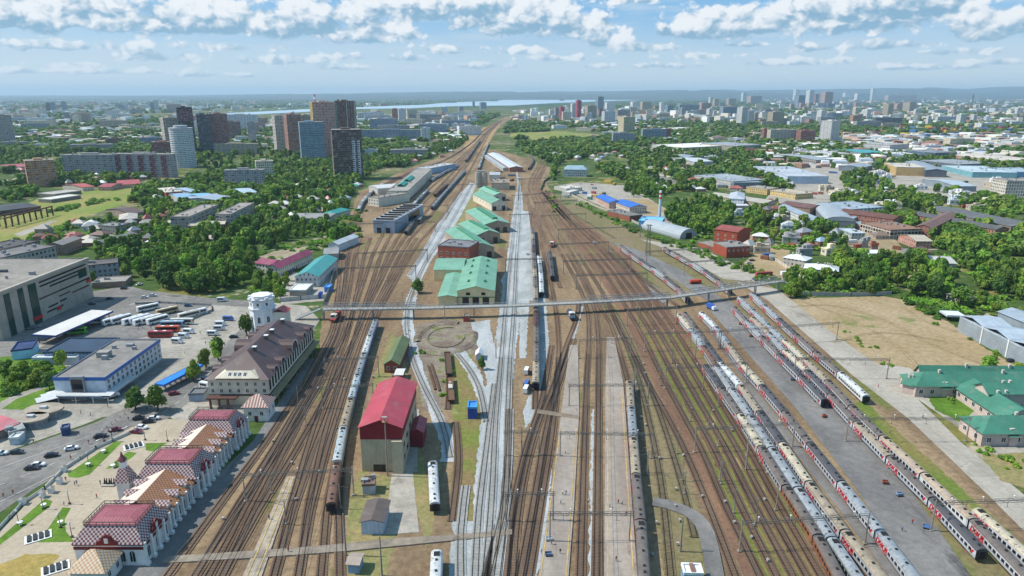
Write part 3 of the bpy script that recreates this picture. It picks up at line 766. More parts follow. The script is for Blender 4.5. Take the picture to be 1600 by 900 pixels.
def coach(x, y, a, liv, roof, label, group, near=False, logo=True):
    t = empty('passenger_coach', x, y, .3, a)
    tag(t, label, 'railway coach', group)
    child('body', BODYME[liv], t)
    child('roof', ROOFME[roof], t)
    child('underframe', UNDME, t)
    for s in (-8.4, 8.4): child('bogie', BOGME, t, (s, 0, 0))
    if liv == 'red' and logo:
        L = CARL/2
        child('lettering', LOGO, t, (L-3.9, 1.585, 2.3), (math.pi/2, 0, math.pi))
        child('lettering', LOGO, t, (-L+3.9, -1.585, 2.3), (math.pi/2, 0, 0))
        child('emblem', SLASH, t, (-L+1.6, 1.56, 2.2), (math.pi/2, 0, math.pi)); child('emblem', SLASH, t, (L-1.6, -1.56, 2.2), (math.pi/2, 0, 0))
    if near:
        L = CARL/2
        for i in range(9 if liv == 'red' and logo else 11):
            child('window', CWINME, t, (-L+2.6+i*(2*L-5.2)/10, 1.535, 2.35), (0, 0, math.pi))
    return t
def along(path, s):
    for a, b in zip(path, path[1:]):
        l = math.dist(a, b)
        if s <= l: return (a[0]+(b[0]-a[0])*s/l, a[1]+(b[1]-a[1])*s/l)
        s -= l
    a, b = path[-2], path[-1]; l = math.dist(a, b)
    return (b[0]+(b[0]-a[0])*s/l, b[1]+(b[1]-a[1])*s/l)
LIVW = {"red": "grey coach, red lettering", "white": "plain white coach", "blue": "blue-sided coach", "pale": "pale blue coach", "rust": "rusty brown coach", "maroon": "dark maroon coach", "grey": "dull grey-green coach"}
ROOFW = {'brown': 'brown-grey', 'dark': 'near-black', 'tan': 'tan', 'cream': 'cream', 'grey': 'slate', 'steel': 'blue-grey', 'rust': 'rusty', 'white': 'white', 'ice': 'ice-blue', 'maroon': 'maroon', 'patch': 'rust-stained'}
ORD = ['first', 'second', 'third', 'fourth', 'fifth', 'sixth', 'seventh', 'eighth', 'ninth', 'tenth', 'eleventh', 'twelfth', 'thirteenth', 'fourteenth', 'fifteenth', 'sixteenth', 'seventeenth', 'eighteenth', 'nineteenth', 'twentieth', 'twenty-first', 'twenty-second']
def train(px, cars, where, z=4.3):
    """px: roof centre line from the near end to the far end; cars: list of (livery, roof)"""
    path = smooth_line([P(q[0], q[1], z) for q in px], 6)
    tot = sum(math.dist(a, b) for a, b in zip(path, path[1:]))
    s = 0.0; i = 0; step = CARL+.75
    while s+step*.7 < tot and i < 40:
        liv, roof = cars[i % len(cars)]
        a = along(path, s+.4); b = along(path, s+.4+CARL)
        cx, cy = (a[0]+b[0])/2, (a[1]+b[1])/2
        lab = '%s, %s roof, %s from front, %s' % (LIVW[liv], ROOFW[roof], ORD[min(i, 21)], where)
        coach(cx, cy, math.atan2(b[1]-a[1], b[0]-a[0]), liv, roof, lab, 'coaches of the '+where, near=cy < 300)
        s += step; i += 1
r = 'red'
train([(1008, 903), (1000.6, 799), (993.5, 730), (988, 655), (983, 588)], [(r, 'brown'), (r, 'brown'), (r, 'tan'), (r, 'grey'), (r, 'tan'), (r, 'grey')], 'lone train by the long platform')
train([(837, 597), (838, 560), (838, 500), (836, 430), (832, 352)], [('maroon', 'tan'), ('maroon', 'brown'), ('maroon', 'brown'), ('maroon', 'maroon'), ('grey', 'brown'), ('maroon', 'tan'), ('grey', 'brown')], 'maroon train on the gravel')
train([(846.5, 456), (845, 424), (842, 398)], [('grey', 'white'), ('grey', 'white'), ('grey', 'grey')], 'short grey pair past the footbridge')
train([(863.5, 431), (859, 393)], [('maroon', 'dark'), ('maroon', 'dark')], 'short dark pair beside the yellow grass')
train([(517, 786), (526, 720), (534, 675), (550, 615), (560, 580), (579, 520), (588, 496)], [('rust', 'rust'), ('pale', 'ice'), ('grey', 'tan'), ('blue', 'ice'), ('blue', 'grey'), ('blue', 'white'), ('blue', 'grey')], 'blue-sided train in the left yard')
train([(679.5, 786), (675.5, 714)], [('white', 'white')], 'siding beside the tall red-roofed shed')
train([(678, 965), (681, 905), (683, 848)], [('white', 'white')], 'siding below the level crossing')
train([(1332, 935), (1310, 895), (1267, 814), (1219, 743), (1185, 688), (1151, 637), (1121, 596), (1098, 562)], [('rust', 'brown'), ('rust', 'brown'), (r, 'brown'), (r, 'cream'), (r, 'brown'), (r, 'dark'), ('rust', 'rust')], 'outermost left train of the coach yard')
train([(1370, 940), (1340, 892), (1280, 810), (1232, 737), (1195, 681), (1163, 633), (1134, 592), (1122, 573), (1100, 540), (1076, 508), (1050, 478)], [('grey', 'steel'), ('white', 'steel'), ('white', 'steel'), ('white', 'grey'), ('white', 'steel'), ('white', 'grey'), (r, 'rust'), (r, 'steel'), (r, 'cream'), (r, 'brown')], 'second-left train of the coach yard')
train([(1400, 925), (1380, 897), (1307, 810), (1255, 737), (1216, 681), (1182, 634), (1151, 592), (1132, 572), (1105, 537), (1085, 508), (1065, 481)], [(r, 'tan'), (r, 'tan'), (r, 'cream'), (r, 'dark'), (r, 'tan'), ('white', 'white'), (r, 'dark'), (r, 'brown'), (r, 'brown'), (r, 'rust')], 'third-left train of the coach yard')
train([(1450, 925), (1425, 892), (1372, 822), (1312, 747), (1265, 689), (1225, 639), (1191, 600), (1163, 571), (1120, 511), (1100, 491), (1082, 475)], [(r, 'steel'), (r, 'steel'), (r, 'dark'), (r, 'brown'), (r, 'dark'), (r, 'cream'), (r, 'tan'), (r, 'steel'), (r, 'white'), (r, 'steel')], 'train between the two asphalt strips')
train([(1075, 465), (1062, 450), (1040, 432), (1019, 417), (990, 398), (962, 377)], [(r, 'brown'), (r, 'dark'), (r, 'grey'), (r, 'dark'), (r, 'brown')], 'far train left of the white apron')
train([(1141, 452), (1130, 443), (1105, 424), (1075, 406), (1040, 387)], [(r, 'brown'), (r, 'dark'), (r, 'grey'), (r, 'brown')], 'far train behind the footbridge stairs')
train([(1290, 624), (1285, 619), (1250, 583), (1217, 551), (1200, 534), (1167, 500), (1147, 478)], [(r, 'dark'), (r, 'dark'), (r, 'brown'), (r, 'grey'), (r, 'brown'), (r, 'dark')], 'dark-roofed train ending mid apron')
train([(1537, 860), (1452, 770), (1385, 705), (1350, 672), (1335, 653), (1293, 609), (1257, 573), (1240, 560), (1222, 541), (1200, 517), (1172, 492)], [(r, 'dark'), (r, 'brown'), (r, 'tan'), (r, 'brown'), (r, 'dark'), (r, 'cream'), (r, 'grey'), (r, 'tan'), (r, 'brown')], 'train right of the centre asphalt')
train([(1612, 903), (1595, 884), (1550, 835), (1497, 788), (1425, 720), (1372, 673), (1321, 622), (1284, 583), (1262, 563), (1220, 525), (1197, 503), (1152, 460)], [(r, 'brown'), ('white', 'patch'), (r, 'patch'), (r, 'brown'), (r, 'brown'), (r, 'tan'), (r, 'cream'), (r, 'steel'), (r, 'steel'), (r, 'grey')], 'train with the rust-stained roofs')
train([(1355, 618), (1307, 575), (1272, 546), (1245, 522), (1220, 499), (1200, 481), (1180, 462)], [('white', 'white'), (r, 'brown'), (r, 'brown'), (r, 'dark'), (r, 'grey'), (r, 'steel')], 'rightmost train of the upper apron')
train([(1625, 880), (1600, 857), (1550, 814), (1482, 753)], [(r, 'cream'), (r, 'dark'), (r, 'brown'), (r, 'brown')], 'rightmost train of the lower apron')
train([(560, 326), (568, 311), (584, 295), (600, 285)], [('white', 'white'), ('white', 'grey'), ('grey', 'white')], 'curved pale train left of the workshop')
train([(675, 323), (690, 305), (712, 281), (727, 265)], [('blue', 'grey'), ('grey', 'grey'), ('grey', 'steel'), ('blue', 'grey'), ('grey', 'grey')], 'long grey train in the far yard')
train([(646, 318), (658, 305), (669, 295)], [('grey', 'white'), ('grey', 'grey'), ('white', 'grey')], 'pale train beside the workshop wall')
train([(673, 280), (690, 270), (716, 256)], [('white', 'grey'), ('grey', 'grey'), ('white', 'grey')], 'pale train behind the workshop')
train([(634, 361), (644, 347)], [('grey', 'brown')], 'siding right of the blue shed doors')
train([(654, 343), (661, 332)], [('grey', 'tan')], 'siding behind the blue shed')
train([(679, 303), (690, 293), (701, 286)], [('rust', 'rust'), ('maroon', 'rust')], 'brown pair in the far yard')
train([(792, 258), (780, 250), (772, 243)], [(r, 'grey'), (r, 'white')], 'sidings right of the long white sheds')
train([(728, 250), (738, 236), (750, 219)], [('grey', 'rust'), ('rust', 'brown'), ('grey', 'grey'), ('maroon', 'rust')], 'freight-grey row in the rail throat')
train([(748, 262), (756, 240), (764, 222)], [('grey', 'grey'), ('grey', 'white'), ('grey', 'steel')], 'pale row left of the long sheds')
train([(826, 262), (833, 250), (828, 242)], [('rust', 'rust'), ('maroon', 'brown')], 'short brown row on the bend')
# locomotive
def loco(px, py, a, col, label):
    x, y = P(px, py)
    t = empty('locomotive', x, y, .3, a); tag(t, label, 'locomotive')
    b = MB(); b.box(-6.5, 6.5, -1.5, 1.5, 1.1, 2.0); b.box(-6.2, 1.5, -1.1, 1.1, 2.0, 3.3); b.build('body', M['paint'], t, color=lin(col))
    c = MB(); c.box(1.6, 4.6, -1.5, 1.5, 2.0, 3.9); c.gable(1.6, 4.6, -1.5, 1.5, 3.9, .3, 'x', .15); c.build('cab', M['paint'], t, color=lin('c9c4bc'))
    w = MB(); w.box(4.58, 4.66, -1.1, 1.1, 2.9, 3.6); w.box(2.1, 4.1, 1.48, 1.54, 2.9, 3.6); w.box(2.1, 4.1, -1.54, -1.48, 2.9, 3.6); w.build('window', M['glass'], t)
    for s in (-4, 4): child('bogie', BOGME, t, (s, 0, 0))
loco(863, 385, -1.75, 'b0402c', 'small red shunting locomotive behind the short dark coaches')
loco(525, 500, -1.62, 'a2372b', 'red locomotive under the left end of the footbridge')
loco(892, 497, -1.5, '3b4a5c', 'dark blue locomotive standing under the footbridge')
# flat wagons by the pit
def flatwagon(a, b, label, col='6a4d38', load=True):
    p, q = P(*a), P(*b)
    x, y = (p[0]+q[0])/2, (p[1]+q[1])/2; L = math.dist(p, q)
    t = empty('flat_wagon', x, y, .3, math.atan2(q[1]-p[1], q[0]-p[0])); tag(t, label, 'wagon')
    d = MB(); d.box(-L/2, L/2, -1.45, 1.45, 1.0, 1.35); d.build('deck', M['paint'], t, color=lin(col))
    s = MB()
    for yy in (-1.42, 1.42): s.box(-L/2, L/2, yy-.05, yy+.05, 1.35, 1.8)
    for xx in (-L/2, L/2): s.box(xx-.05, xx+.05, -1.36, 1.36, 1.35, 1.8)
    s.build('side_board', M['rust'], t)
    if load:
        c = MB(); c.box(-L*.05, L*.12, -.9, .9, 1.36, 2.2); c.tube((L*.2, 0, 1.4), (L*.2, 0, 2.3), .5, n=8); c.build('machinery', M['paint'], t, color=lin('b8b0a4'))
    for u in (-L*.36, L*.36): child('bogie', BOGME, t, (u, 0, 0))
flatwagon((705, 632), (703, 595), 'brown flat wagon with pale machinery beside the pit')
flatwagon((702, 590), (699, 556), 'empty dark flat wagon behind the loaded one', '54402f', False)
for (a, b, l) in (((687, 612), (674, 570), 'long rusty steel girder lying by the pit'), ((680, 610), (669, 572), 'rusty steel girder on the ground left of the longer girder')):
    p, q = P(*a), P(*b); gd = MB()
    gd.bar((*p, .6), (*q, .6), .9, .14); gd.bar((*p, .35), (*q, .35), .14, .7); gd.bar((*p, .1), (*q, .1), .9, .14)
    tag(gd.build('steel_girder', M['rust']), l, 'girder')
# ------------------------------------------------------------------ catenary portals and masts
POLE = flat('mast_concrete', '8a8378', .85, .15); LAT = flat('mast_steel', '6b655d', .6, .15)
def portal(L, Rr, h=9.5, label=None, far=False):
    p, q = P(*L), P(*Rr); d = math.dist(p, q); a = math.atan2(q[1]-p[1], q[0]-p[0])
    t = empty('catenary_portal', p[0], p[1], 0, a)
    tag(t, label, 'catenary mast', 'catenary portals over the tracks')
    k = 1.5 if far else 1.0
    for x in (0, d):
        b = MB(); b.tube((x, 0, 0), (x, 0, h+.6), .24*k, .17*k, 6); b.box(x-.5, x+.5, -.5, .5, 0, .5); b.build('post', POLE, t)
    b = MB(); n = max(4, int(d/2.0))
    for y, z in ((-.4, h), (.4, h), (-.4, h-.8), (.4, h-.8)): b.bar((-.6, y, z), (d+.6, y, z), .09*k, .09*k)
    for i in range(n):
        x0, x1 = d*i/n, d*(i+1)/n
        for y in (-.4, .4):
            b.bar((x0, y, h-.8), (x1, y, h) if i % 2 == 0 else (x1, y, h-.8), .07*k)
            if i % 2: b.bar((x0, y, h), (x1, y, h-.8), .07*k)
    b.build('beam', LAT, t)
    m_ = max(2, int(d/6))
    for i in range(m_):
        x = d*(i+.5)/m_; b = MB()
        b.bar((x, 0, h-.8), (x, 0, h-2.6), .09*k); b.bar((x-.9, 0, h-2.4), (x+.9, 0, h-2.6), .07*k)
        b.build('hanger', LAT, t)
    if not far:
        n2 = max(2, int(d/9))
        for i in range(n2):
            b = MB(); x = d*(i+.5)/n2; b.tube((x, 0, h), (x, 0, h+1.0), .05, n=4); b.box(x-.18, x+.18, -.22, .22, h+.9, h+1.15)
            b.build('insulator', M['white'], t)
POR = [((384, 784), (553, 774), 'lattice portal spanning the left yard by the light platform'), ((509, 593), (592, 588), 'portal above the tracks beside the brown-roofed station'),
       ((505, 639), (584, 634), 'portal below the brown-roofed station, ahead of the maroon turret roof'), ((875, 714), (1018, 716), 'portal over the long platform, middle of three'), ((859, 847), (983, 847), 'portal nearest the camera over the long platform'),
       ((790, 815), (864, 814), 'short portal over the gravel tracks left of the platform'), ((889, 635), (1012, 634), 'portal over the long platform beside the lone train\'s tail'), ((789, 713), (842, 712), 'short portal over the gravel tracks at the path crossing'),
       ((1085, 707), (1238, 698), 'portal spanning brown tracks and the four left coach trains'), ((1155, 862), (1351, 850), 'portal nearest the camera across the coach yard'),
       ((1454, 830), (1645, 822), 'portal over the right trains and apron, near the camera'), ((1321, 690), (1509, 690), 'portal ending beside the lower green-roofed house'), ((1125, 545), (1307, 531), 'portal reaching the upper edge of the bare field'),
       ((1240, 590), (1385, 592), 'portal ending at the lower edge of the bare field'), ((1007, 549), (1122, 545), 'portal over brown tracks behind the cream-roofed coach'), ((1039, 607), (1165, 598), 'portal over brown tracks beside the rusty coach'),
       ((980, 509), (1056, 505), 'portal just below the footbridge truss'), ((905, 560), (985, 557), 'portal over the far end of the long platform')]
for L_, R_, lab in POR: portal(L_, R_, 9.5, lab)
FARP = [((900, 452), (1010, 448)), ((560, 415), (668, 409)), ((880, 428), (985, 424)), ((528, 440), (650, 436)), ((860, 400), (950, 396)), ((872, 375), (1000, 370)), ((845, 352), (915, 348)), ((836, 330), (900, 326)), ((545, 366), (680, 362)), ((800, 318), (876, 312)), ((1010, 412), (1110, 406)), ((1068, 430), (1160, 424)), ((796, 350), (830, 349)), ((790, 425), (850, 424)), ((690, 300), (770, 298)), ((815, 290), (880, 287)), ((600, 340), (700, 334))]
for i, (L_, R_) in enumerate(FARP):
    portal(L_, R_, 9.5, 'thin lattice portal over the tracks beyond the footbridge', True)
def mast(px, py, h, label, lamp=True, col='8a8378', group=None):
    x, y = P(px, py)
    t = empty('floodlight_mast', x, y); tag(t, label, 'light mast', group)
    b = MB(); b.tube((0, 0, 0), (0, 0, h), .28, .16, 7); b.build('pole', POLE, t)
    if lamp:
        b = MB(); b.box(-.9, .9, -.5, .5, h-.1, h+.05); b.box(-.9, .9, -.5, .5, h-1.5, h-1.4)
        for x_ in (-.9, .9):
            for y_ in (-.5, .5): b.bar((x_, y_, h-1.5), (x_, y_, h+.9), .07)
        b.build('platform_cage', flat('mast_ochre', 'a57b55', .7), t)
        b = MB()
        for x_ in (-.6, 0, .6): b.box(x_-.2, x_+.2, -.75, -.45, h+.3, h+.7)
        b.build('floodlight', M['white'], t)
mast(606, 744, 21, 'tall floodlight mast before the red-roofed shed, ochre cage on top')
for i, (x, y, h) in enumerate([(541, 868, 13), (597, 900, 12), (1098, 610, 11), (1165, 735, 11), (1063, 862, 11), (939, 480, 9), (1086, 560, 10), (815, 712, 11), (775, 560, 10), (695, 500, 8), (630, 480, 9), (590, 640, 11)]):
    mast(x, y, h, 'slim grey pole standing among the tracks', False, group='bare poles among the tracks')
# single cantilever masts along the tracks
CM = None
for i in range(60):
    u = R.random(); side = i % 3
    py = 905-(905-330)*R.random()**.7
    f_ = R.choice((.16, .42, .64, .85, 1.04)); px = (lerp2(EL_, max(py, 455))*(1-f_)+lerp2(ER_, max(py, 455))*f_)
    if side == 1: px = lerpx(LB, max(py, 380))*(1-f_)+lerpx(RB, max(py, 380))*f_
    if side == 2: px = lerpx([(1032, 905), (1010, 700), (985, 560), (955, 480), (900, 400), (860, 330)], py)+R.choice((-4, 60))*py/900
    if side != 2 and py < 460: continue
    x, y = P(px, py); o = empty('catenary_mast', x, y, .2, R.choice((0, math.pi))); tag(o, 'thin grey catenary mast with one bracket arm beside the tracks', 'catenary mast', 'single bracket masts beside the tracks')
    if CM is None:
        b = MB(); b.tube((0, 0, 0), (0, 0, 8.2), .17, .12, 6); b.box(-.35, .35, -.35, .35, 0, .4); c1 = b.build('post', POLE, o).data
        b = MB(); b.bar((0, 0, 7.6), (2.8, 0, 7.0), .08); b.bar((0, 0, 6.2), (2.8, 0, 7.0), .07); b.bar((2.4, 0, 7.0), (2.4, 0, 5.9), .06); c2 = b.build('bracket', LAT, o).data; CM = 1
    else: child('post', c1, o); child('bracket', c2, o)
# overhead wires above the busiest tracks
for i, px in enumerate([[(1186, 905), (1094, 700), (1000, 520), (925, 400)], [(1216, 905), (1115, 700), (1016, 520), (938, 400)], [(1241, 905), (1132, 700), (1029, 520), (950, 400)], [(1264, 905), (1151, 700), (1043, 520), (960, 400)], [(906, 905), (912, 720), (920, 520), (895, 430)], [(932, 905), (934, 720), (934, 520), (905, 430)], [(262, 890), (412, 700), (517, 520), (530, 440)], [(302, 905), (430, 700), (526, 520), (540, 440)], [(346, 905), (453, 700), (533, 520), (550, 440)], [(428, 905), (497, 700), (560, 520), (590, 440)], [(465, 905), (512, 700), (570, 520), (605, 440)], [(770, 905), (775, 650), (790, 480), (806, 330)], [(1360, 905), (1206, 690), (1110, 560)], [(1290, 905), (1170, 690), (1090, 560)]]):
    wv = smooth_line([P(*q, 6.0) for q in px], 12); b = MB()
    for a_, c_ in zip(wv, wv[1:]):
        b.bar((*a_, 6.0), (*c_, 6.0), .05); b.bar((*a_, 7.3), (*c_, 7.3), .05)
    tag(b.build('overhead_wire', LAT), 'pair of thin overhead wires running above the tracks', 'wire', 'overhead wires above the tracks')
# lattice tower right of centre
x, y = P(1012, 400)
t = empty('lattice_tower', x, y); tag(t, 'dark lattice tower on a fenced pad beside the far coaches', 'lattice tower')
for sx, sy in ((-1, -1), (1, -1), (1, 1), (-1, 1)):
    b = MB(); b.bar((sx*1.6, sy*1.6, 0), (sx*.8, sy*.8, 24), .22); b.build('leg', LAT, t)
b = MB()
for k in range(8):
    z0, z1 = k*3, k*3+3; r0, r1 = 1.6-.1*k, 1.6-.1*(k+1)
    for (ax, ay), (cx, cy) in (((-1, -1), (1, -1)), ((1, -1), (1, 1)), ((1, 1), (-1, 1)), ((-1, 1), (-1, -1))):
        b.bar((ax*r0, ay*r0, z0), (cx*r1, cy*r1, z1), .12); b.bar((ax*r1, ay*r1, z1), (cx*r1, cy*r1, z1), .1)
b.build('bracing', LAT, t)
b = MB(); b.box(-2, 2, -2, 2, 24, 24.3); b.build('top_platform', LAT, t)
# ------------------------------------------------------------------ footbridge
def bridge():
    pts = [P(*q, 6.0) for q in ((505, 483), (650, 481.5), (800, 477.5), (905, 473), (1045, 465), (1140, 451), (1222, 439))]
    t = empty('footbridge', *pts[0]); tag(t, 'long grey steel footbridge crossing the whole yard on slim piers', 'footbridge')
    ox, oy = pts[0]
    pl = [(x-ox, y-oy) for x, y in pts]
    gm = flat('bridge_grey', '8f9291', .6, .15); gd = flat('bridge_deck', '9a978f', .85, .15); gw = flat('bridge_rail', 'b4b7b6', .6, .1)
    b = MB(); b.ribbon(pl, 3.6, 6.2, 0, .7); b.build('deck', gd, t)
    for sg in (-1, 1):
        b = MB()
        for (ax, ay), (cx, cy) in zip(pl, pl[1:]):
            l = math.dist((ax, ay), (cx, cy)); nx, ny = -(cy-ay)/l*1.8*sg, (cx-ax)/l*1.8*sg
            n = int(l/2.5)
            for z in (6.6, 7.4): b.bar((ax+nx, ay+ny, z), (cx+nx, cy+ny, z), .12)
            for i in range(n+1):
                x, y = ax+(cx-ax)*i/n+nx, ay+(cy-ay)*i/n+ny
                b.bar((x, y, 6.2), (x, y, 7.4), .1)
        b.build('railing', gw, t)
    for (i0, f0, i1, f1) in ((0, .0, 1, .05), (3, .1, 4, .0), (4, .35, 6, 0)):
        a = along(pl, sum(math.dist(pl[i], pl[i+1]) for i in range(i0))+f0*math.dist(pl[i0], pl[min(i0+1, 6)]))
        c = along(pl, sum(math.dist(pl[i], pl[i+1]) for i in range(i1))+(f1*math.dist(pl[i1], pl[i1+1]) if i1 < 6 else 0))
        l = math.dist(a, c); b = MB()
        for sg in (-1, 1):
            nx, ny = -(c[1]-a[1])/l*2.0*sg, (c[0]-a[0])/l*2.0*sg
            n = max(4, int(l/4))
            for z in (5.8, 8.9): b.bar((a[0]+nx, a[1]+ny, z), (c[0]+nx, c[1]+ny, z), .26)
            for i in range(n):
                p0 = (a[0]+(c[0]-a[0])*i/n+nx, a[1]+(c[1]-a[1])*i/n+ny); p1 = (a[0]+(c[0]-a[0])*(i+1)/n+nx, a[1]+(c[1]-a[1])*(i+1)/n+ny)
                b.bar((*p0, 5.8 if i % 2 else 8.9), (*p1, 8.9 if i % 2 else 5.8), .16); b.bar((*p1, 5.8), (*p1, 8.9), .16)
        b.build('truss', gm, t)
    for q in ((508, 521), (583, 511), (648, 505), (742, 505), (838, 505), (905, 500), (1043, 488), (1072, 485), (1105, 480), (1140, 474), (1180, 467), (1215, 462)):
        s = min(range(201), key=lambda k: abs(PX(*[c+o for c, o in zip(along(pl, k*1.6), (ox, oy))])[0]-q[0]))
        x, y = along(pl, s*1.6)
        b = MB()
        for d in (-1.3, 1.3):
            b.bar((x, y+d, 0), (x, y+d, 5.6), .45)
        b.bar((x, y-1.5, 5.3), (x, y+1.5, 5.3), .5); b.bar((x, y-1.3, .5), (x, y+1.3, 5), .2)
        b.build('pier', gm, t)
    b = MB()   # stair at the left end
    for k in range(14):
        b.box(-1.5-k*1.0-1.0, -1.5-k*1.0, -1.5, 1.5, 5.8-k*.42, 6.1-k*.42)
    for y in (-1.6, 1.6):
        b.bar((-1.5, y, 7.2), (-15.5, y, 1.4), .12); b.bar((-1.5, y, 5.9), (-15.5, y, .1), .25)
    b.build('stair', gm, t)
    b = MB()
    sx, sy = pl[-1]
    for k in range(14): b.box(sx+k*.9, sx+k*.9+.9, sy-1.6, sy+1.6, 5.8-k*.42, 6.1-k*.42)
    b.build('stair', gm, t)
bridge()
# ------------------------------------------------------------------ vehicles
def loft(b, st, m=0):
    rings = []
    for x, w, z0, z1, wt in st: rings.append([(x, -w, z0), (x, w, z0), (x, wt, z1), (x, -wt, z1)])
    for r0, r1 in zip(rings, rings[1:]):
        for i in range(4):
            j = (i+1) % 4; b.face([r0[i], r1[i], r1[j], r0[j]][::-1], m)
    b.face(rings[0][::-1], m); b.face(rings[-1], m)
def wheelme(r, w):
    b = MB(); b.tube((0, -w/2, 0), (0, w/2, 0), r, n=12, m=0); b.tube((0, -w/2-.01, 0), (0, w/2+.01, 0), r*.55, n=8, m=1)
    o = b.build('wheel', [M['rubber'], M['steel']]); me = o.data; bpy.data.objects.remove(o); return me
W1, W2 = wheelme(.32, .2), wheelme(.5, .3)
b = MB(); loft(b, [(-2.2, .72, .42, .72, .66), (-2.05, .86, .3, .88, .76), (-.95, .88, .25, .96, .8), (.95, .88, .25, .96, .8), (2.0, .86, .3, .86, .74), (2.22, .72, .42, .68, .64)]); loft(b, [(-1.25, .62, 1.44, 1.47, .58), (.4, .62, 1.44, 1.47, .58)])
for sx in (-1.2, .35):
    for sy in (-.62, .62): b.bar((sx*1.28, sy*1.26, .95), (sx, sy, 1.44), .07)
o = b.build('body', M['gloss']); CARB = o.data; bpy.data.objects.remove(o)
b = MB(); b.T = None
lo = [(-1.72, -.78, .95), (1.12, -.78, .95), (1.12, .78, .95), (-1.72, .78, .95)]; hi = [(-1.2, -.61, 1.44), (.36, -.61, 1.44), (.36, .61, 1.44), (-1.2, .61, 1.44)]
for i in range(4): b.face([lo[i], lo[(i+1) % 4], hi[(i+1) % 4], hi[i]])
o = b.build('glazing', M['glass']); CARG = o.data; bpy.data.objects.remove(o)
b = MB()
for sy in (-.6, .6): b.box(2.16, 2.24, sy-.16, sy+.16, .58, .7)
o = b.build('headlight', M['white']); CARH = o.data; bpy.data.objects.remove(o)
def car(px, py, deg, col, label, group=None, cat='car'):
    x, y = P(px, py)
    t = empty('parked_car', x, y, .22, math.radians(deg)); tag(t, label, cat, group)
    c = child('body', CARB, t); c.color = lin(col); child('glazing', CARG, t); child('headlight', CARH, t)
    for sx in (-1.35, 1.35):
        for sy in (-.78, .78): child('wheel', W1, t, (sx, sy, .32))
    return t
def boxbus(L, w, h, h0=.35, win0=.45, win1=.82, nose=.0):
    b = MB(); x0, x1 = -L/2, L/2
    loft(b, [(x0, w/2, h0, h-.1, w/2-.12), (x0+.3, w/2, h0, h, w/2-.1), (x1-.5-nose, w/2, h0, h, w/2-.1), (x1, w/2-.05, h0, h*(.92 if nose == 0 else .5), w/2-.15)])
    o = b.build('body', M['gloss']); me = o.data; bpy.data.objects.remove(o)
    g = MB(); z0, z1 = h*win0, h*win1
    n = max(2, int(L/1.7)); l = (L-1.4-nose)/n
    for sy in (-1, 1):
        for i in range(n):
            a = x0+.6+i*l; y = sy*(w/2+.01)
            g.box(a+.05, a+l-.05, min(y, y-sy*.12), max(y, y-sy*.12), z0, z1)
    g.box(x1-.12-nose*.85, x1+.02-nose*.75, -w/2+.2, w/2-.2, h*.42, h*.86)
    o2 = g.build('glazing', M['glass']); mg = o2.data; bpy.data.objects.remove(o2)
    r = MB(); r.box(-L*.28, -L*.12, -.6, .6, h-.02, h+.14); r.box(L*.1, L*.24, -.6, .6, h-.02, h+.14)
    o3 = r.build('roof_hatch', M['white']); mr = o3.data; bpy.data.objects.remove(o3)
    return me, mg, mr
BUS = boxbus(12, 2.5, 3.3); VAN = boxbus(5.8, 2.0, 2.5, nose=.9)
def bus(px, py, deg, col, label, van=False, group=None):
    x, y = P(px, py)
    t = empty('parked_van' if van else 'parked_bus', x, y, .2, math.radians(deg)); tag(t, label, 'van' if van else 'bus', group)
    me, mg, mr = VAN if van else BUS
    c = child('body', me, t); c.color = lin(col); child('glazing', mg, t)
    if not van: child('roof_hatch', mr, t)
    k = 1.8 if van else 3.8
    for sx in (-k, k):
        for sy in (-1, 1): child('wheel', W1 if van else W2, t, (sx, sy*(.9 if van else 1.1), .34 if van else .5))
WH = 'd8d9d8'
for q in [(147, 506, 12, 'e0e0e6', 'white coach with dark stripe beside the white canopy'), (117, 522, 12, '5fae2a', 'bright green bus at the end of the white canopy'),
          (178, 505, 62, WH, 'white bus, leftmost of the row in the bus yard'), (190, 503, 62, 'cfd3d6', 'pale bus with dark roof edge, second in the yard row'), (209, 504, 62, WH, 'white bus, third in the yard row'), (219, 503, 60, 'c9ced6', 'pale grey bus, fourth in the yard row'), (226, 505, 60, WH, 'white bus, fifth in the yard row'), (237, 503, 58, 'd5d2c9', 'off-white bus, sixth in the yard row'), (247, 504, 58, WH, 'white bus, last of the tight yard row'),
          (232, 485, 48, 'd6d6d2', 'white bus parked behind the yard row'), (262, 490, 50, 'b9a27c', 'tan-sided bus right of the rear white bus'), (296, 496, 50, 'd4cdbd', 'cream bus at the right side of the bus yard'), (307, 493, 50, WH, 'white bus nearest the right edge of the yard'),
          (252, 527, 3, 'a02028', 'dark red bus parked across the yard front'), (263, 519, 3, 'c0552a', 'orange bus behind the dark red one'), (270, 511, 3, '8fa7b8', 'pale blue bus behind the orange one'), (285, 507, 3, 'cfcabd', 'cream bus behind the pale blue one')]:
    bus(*q)
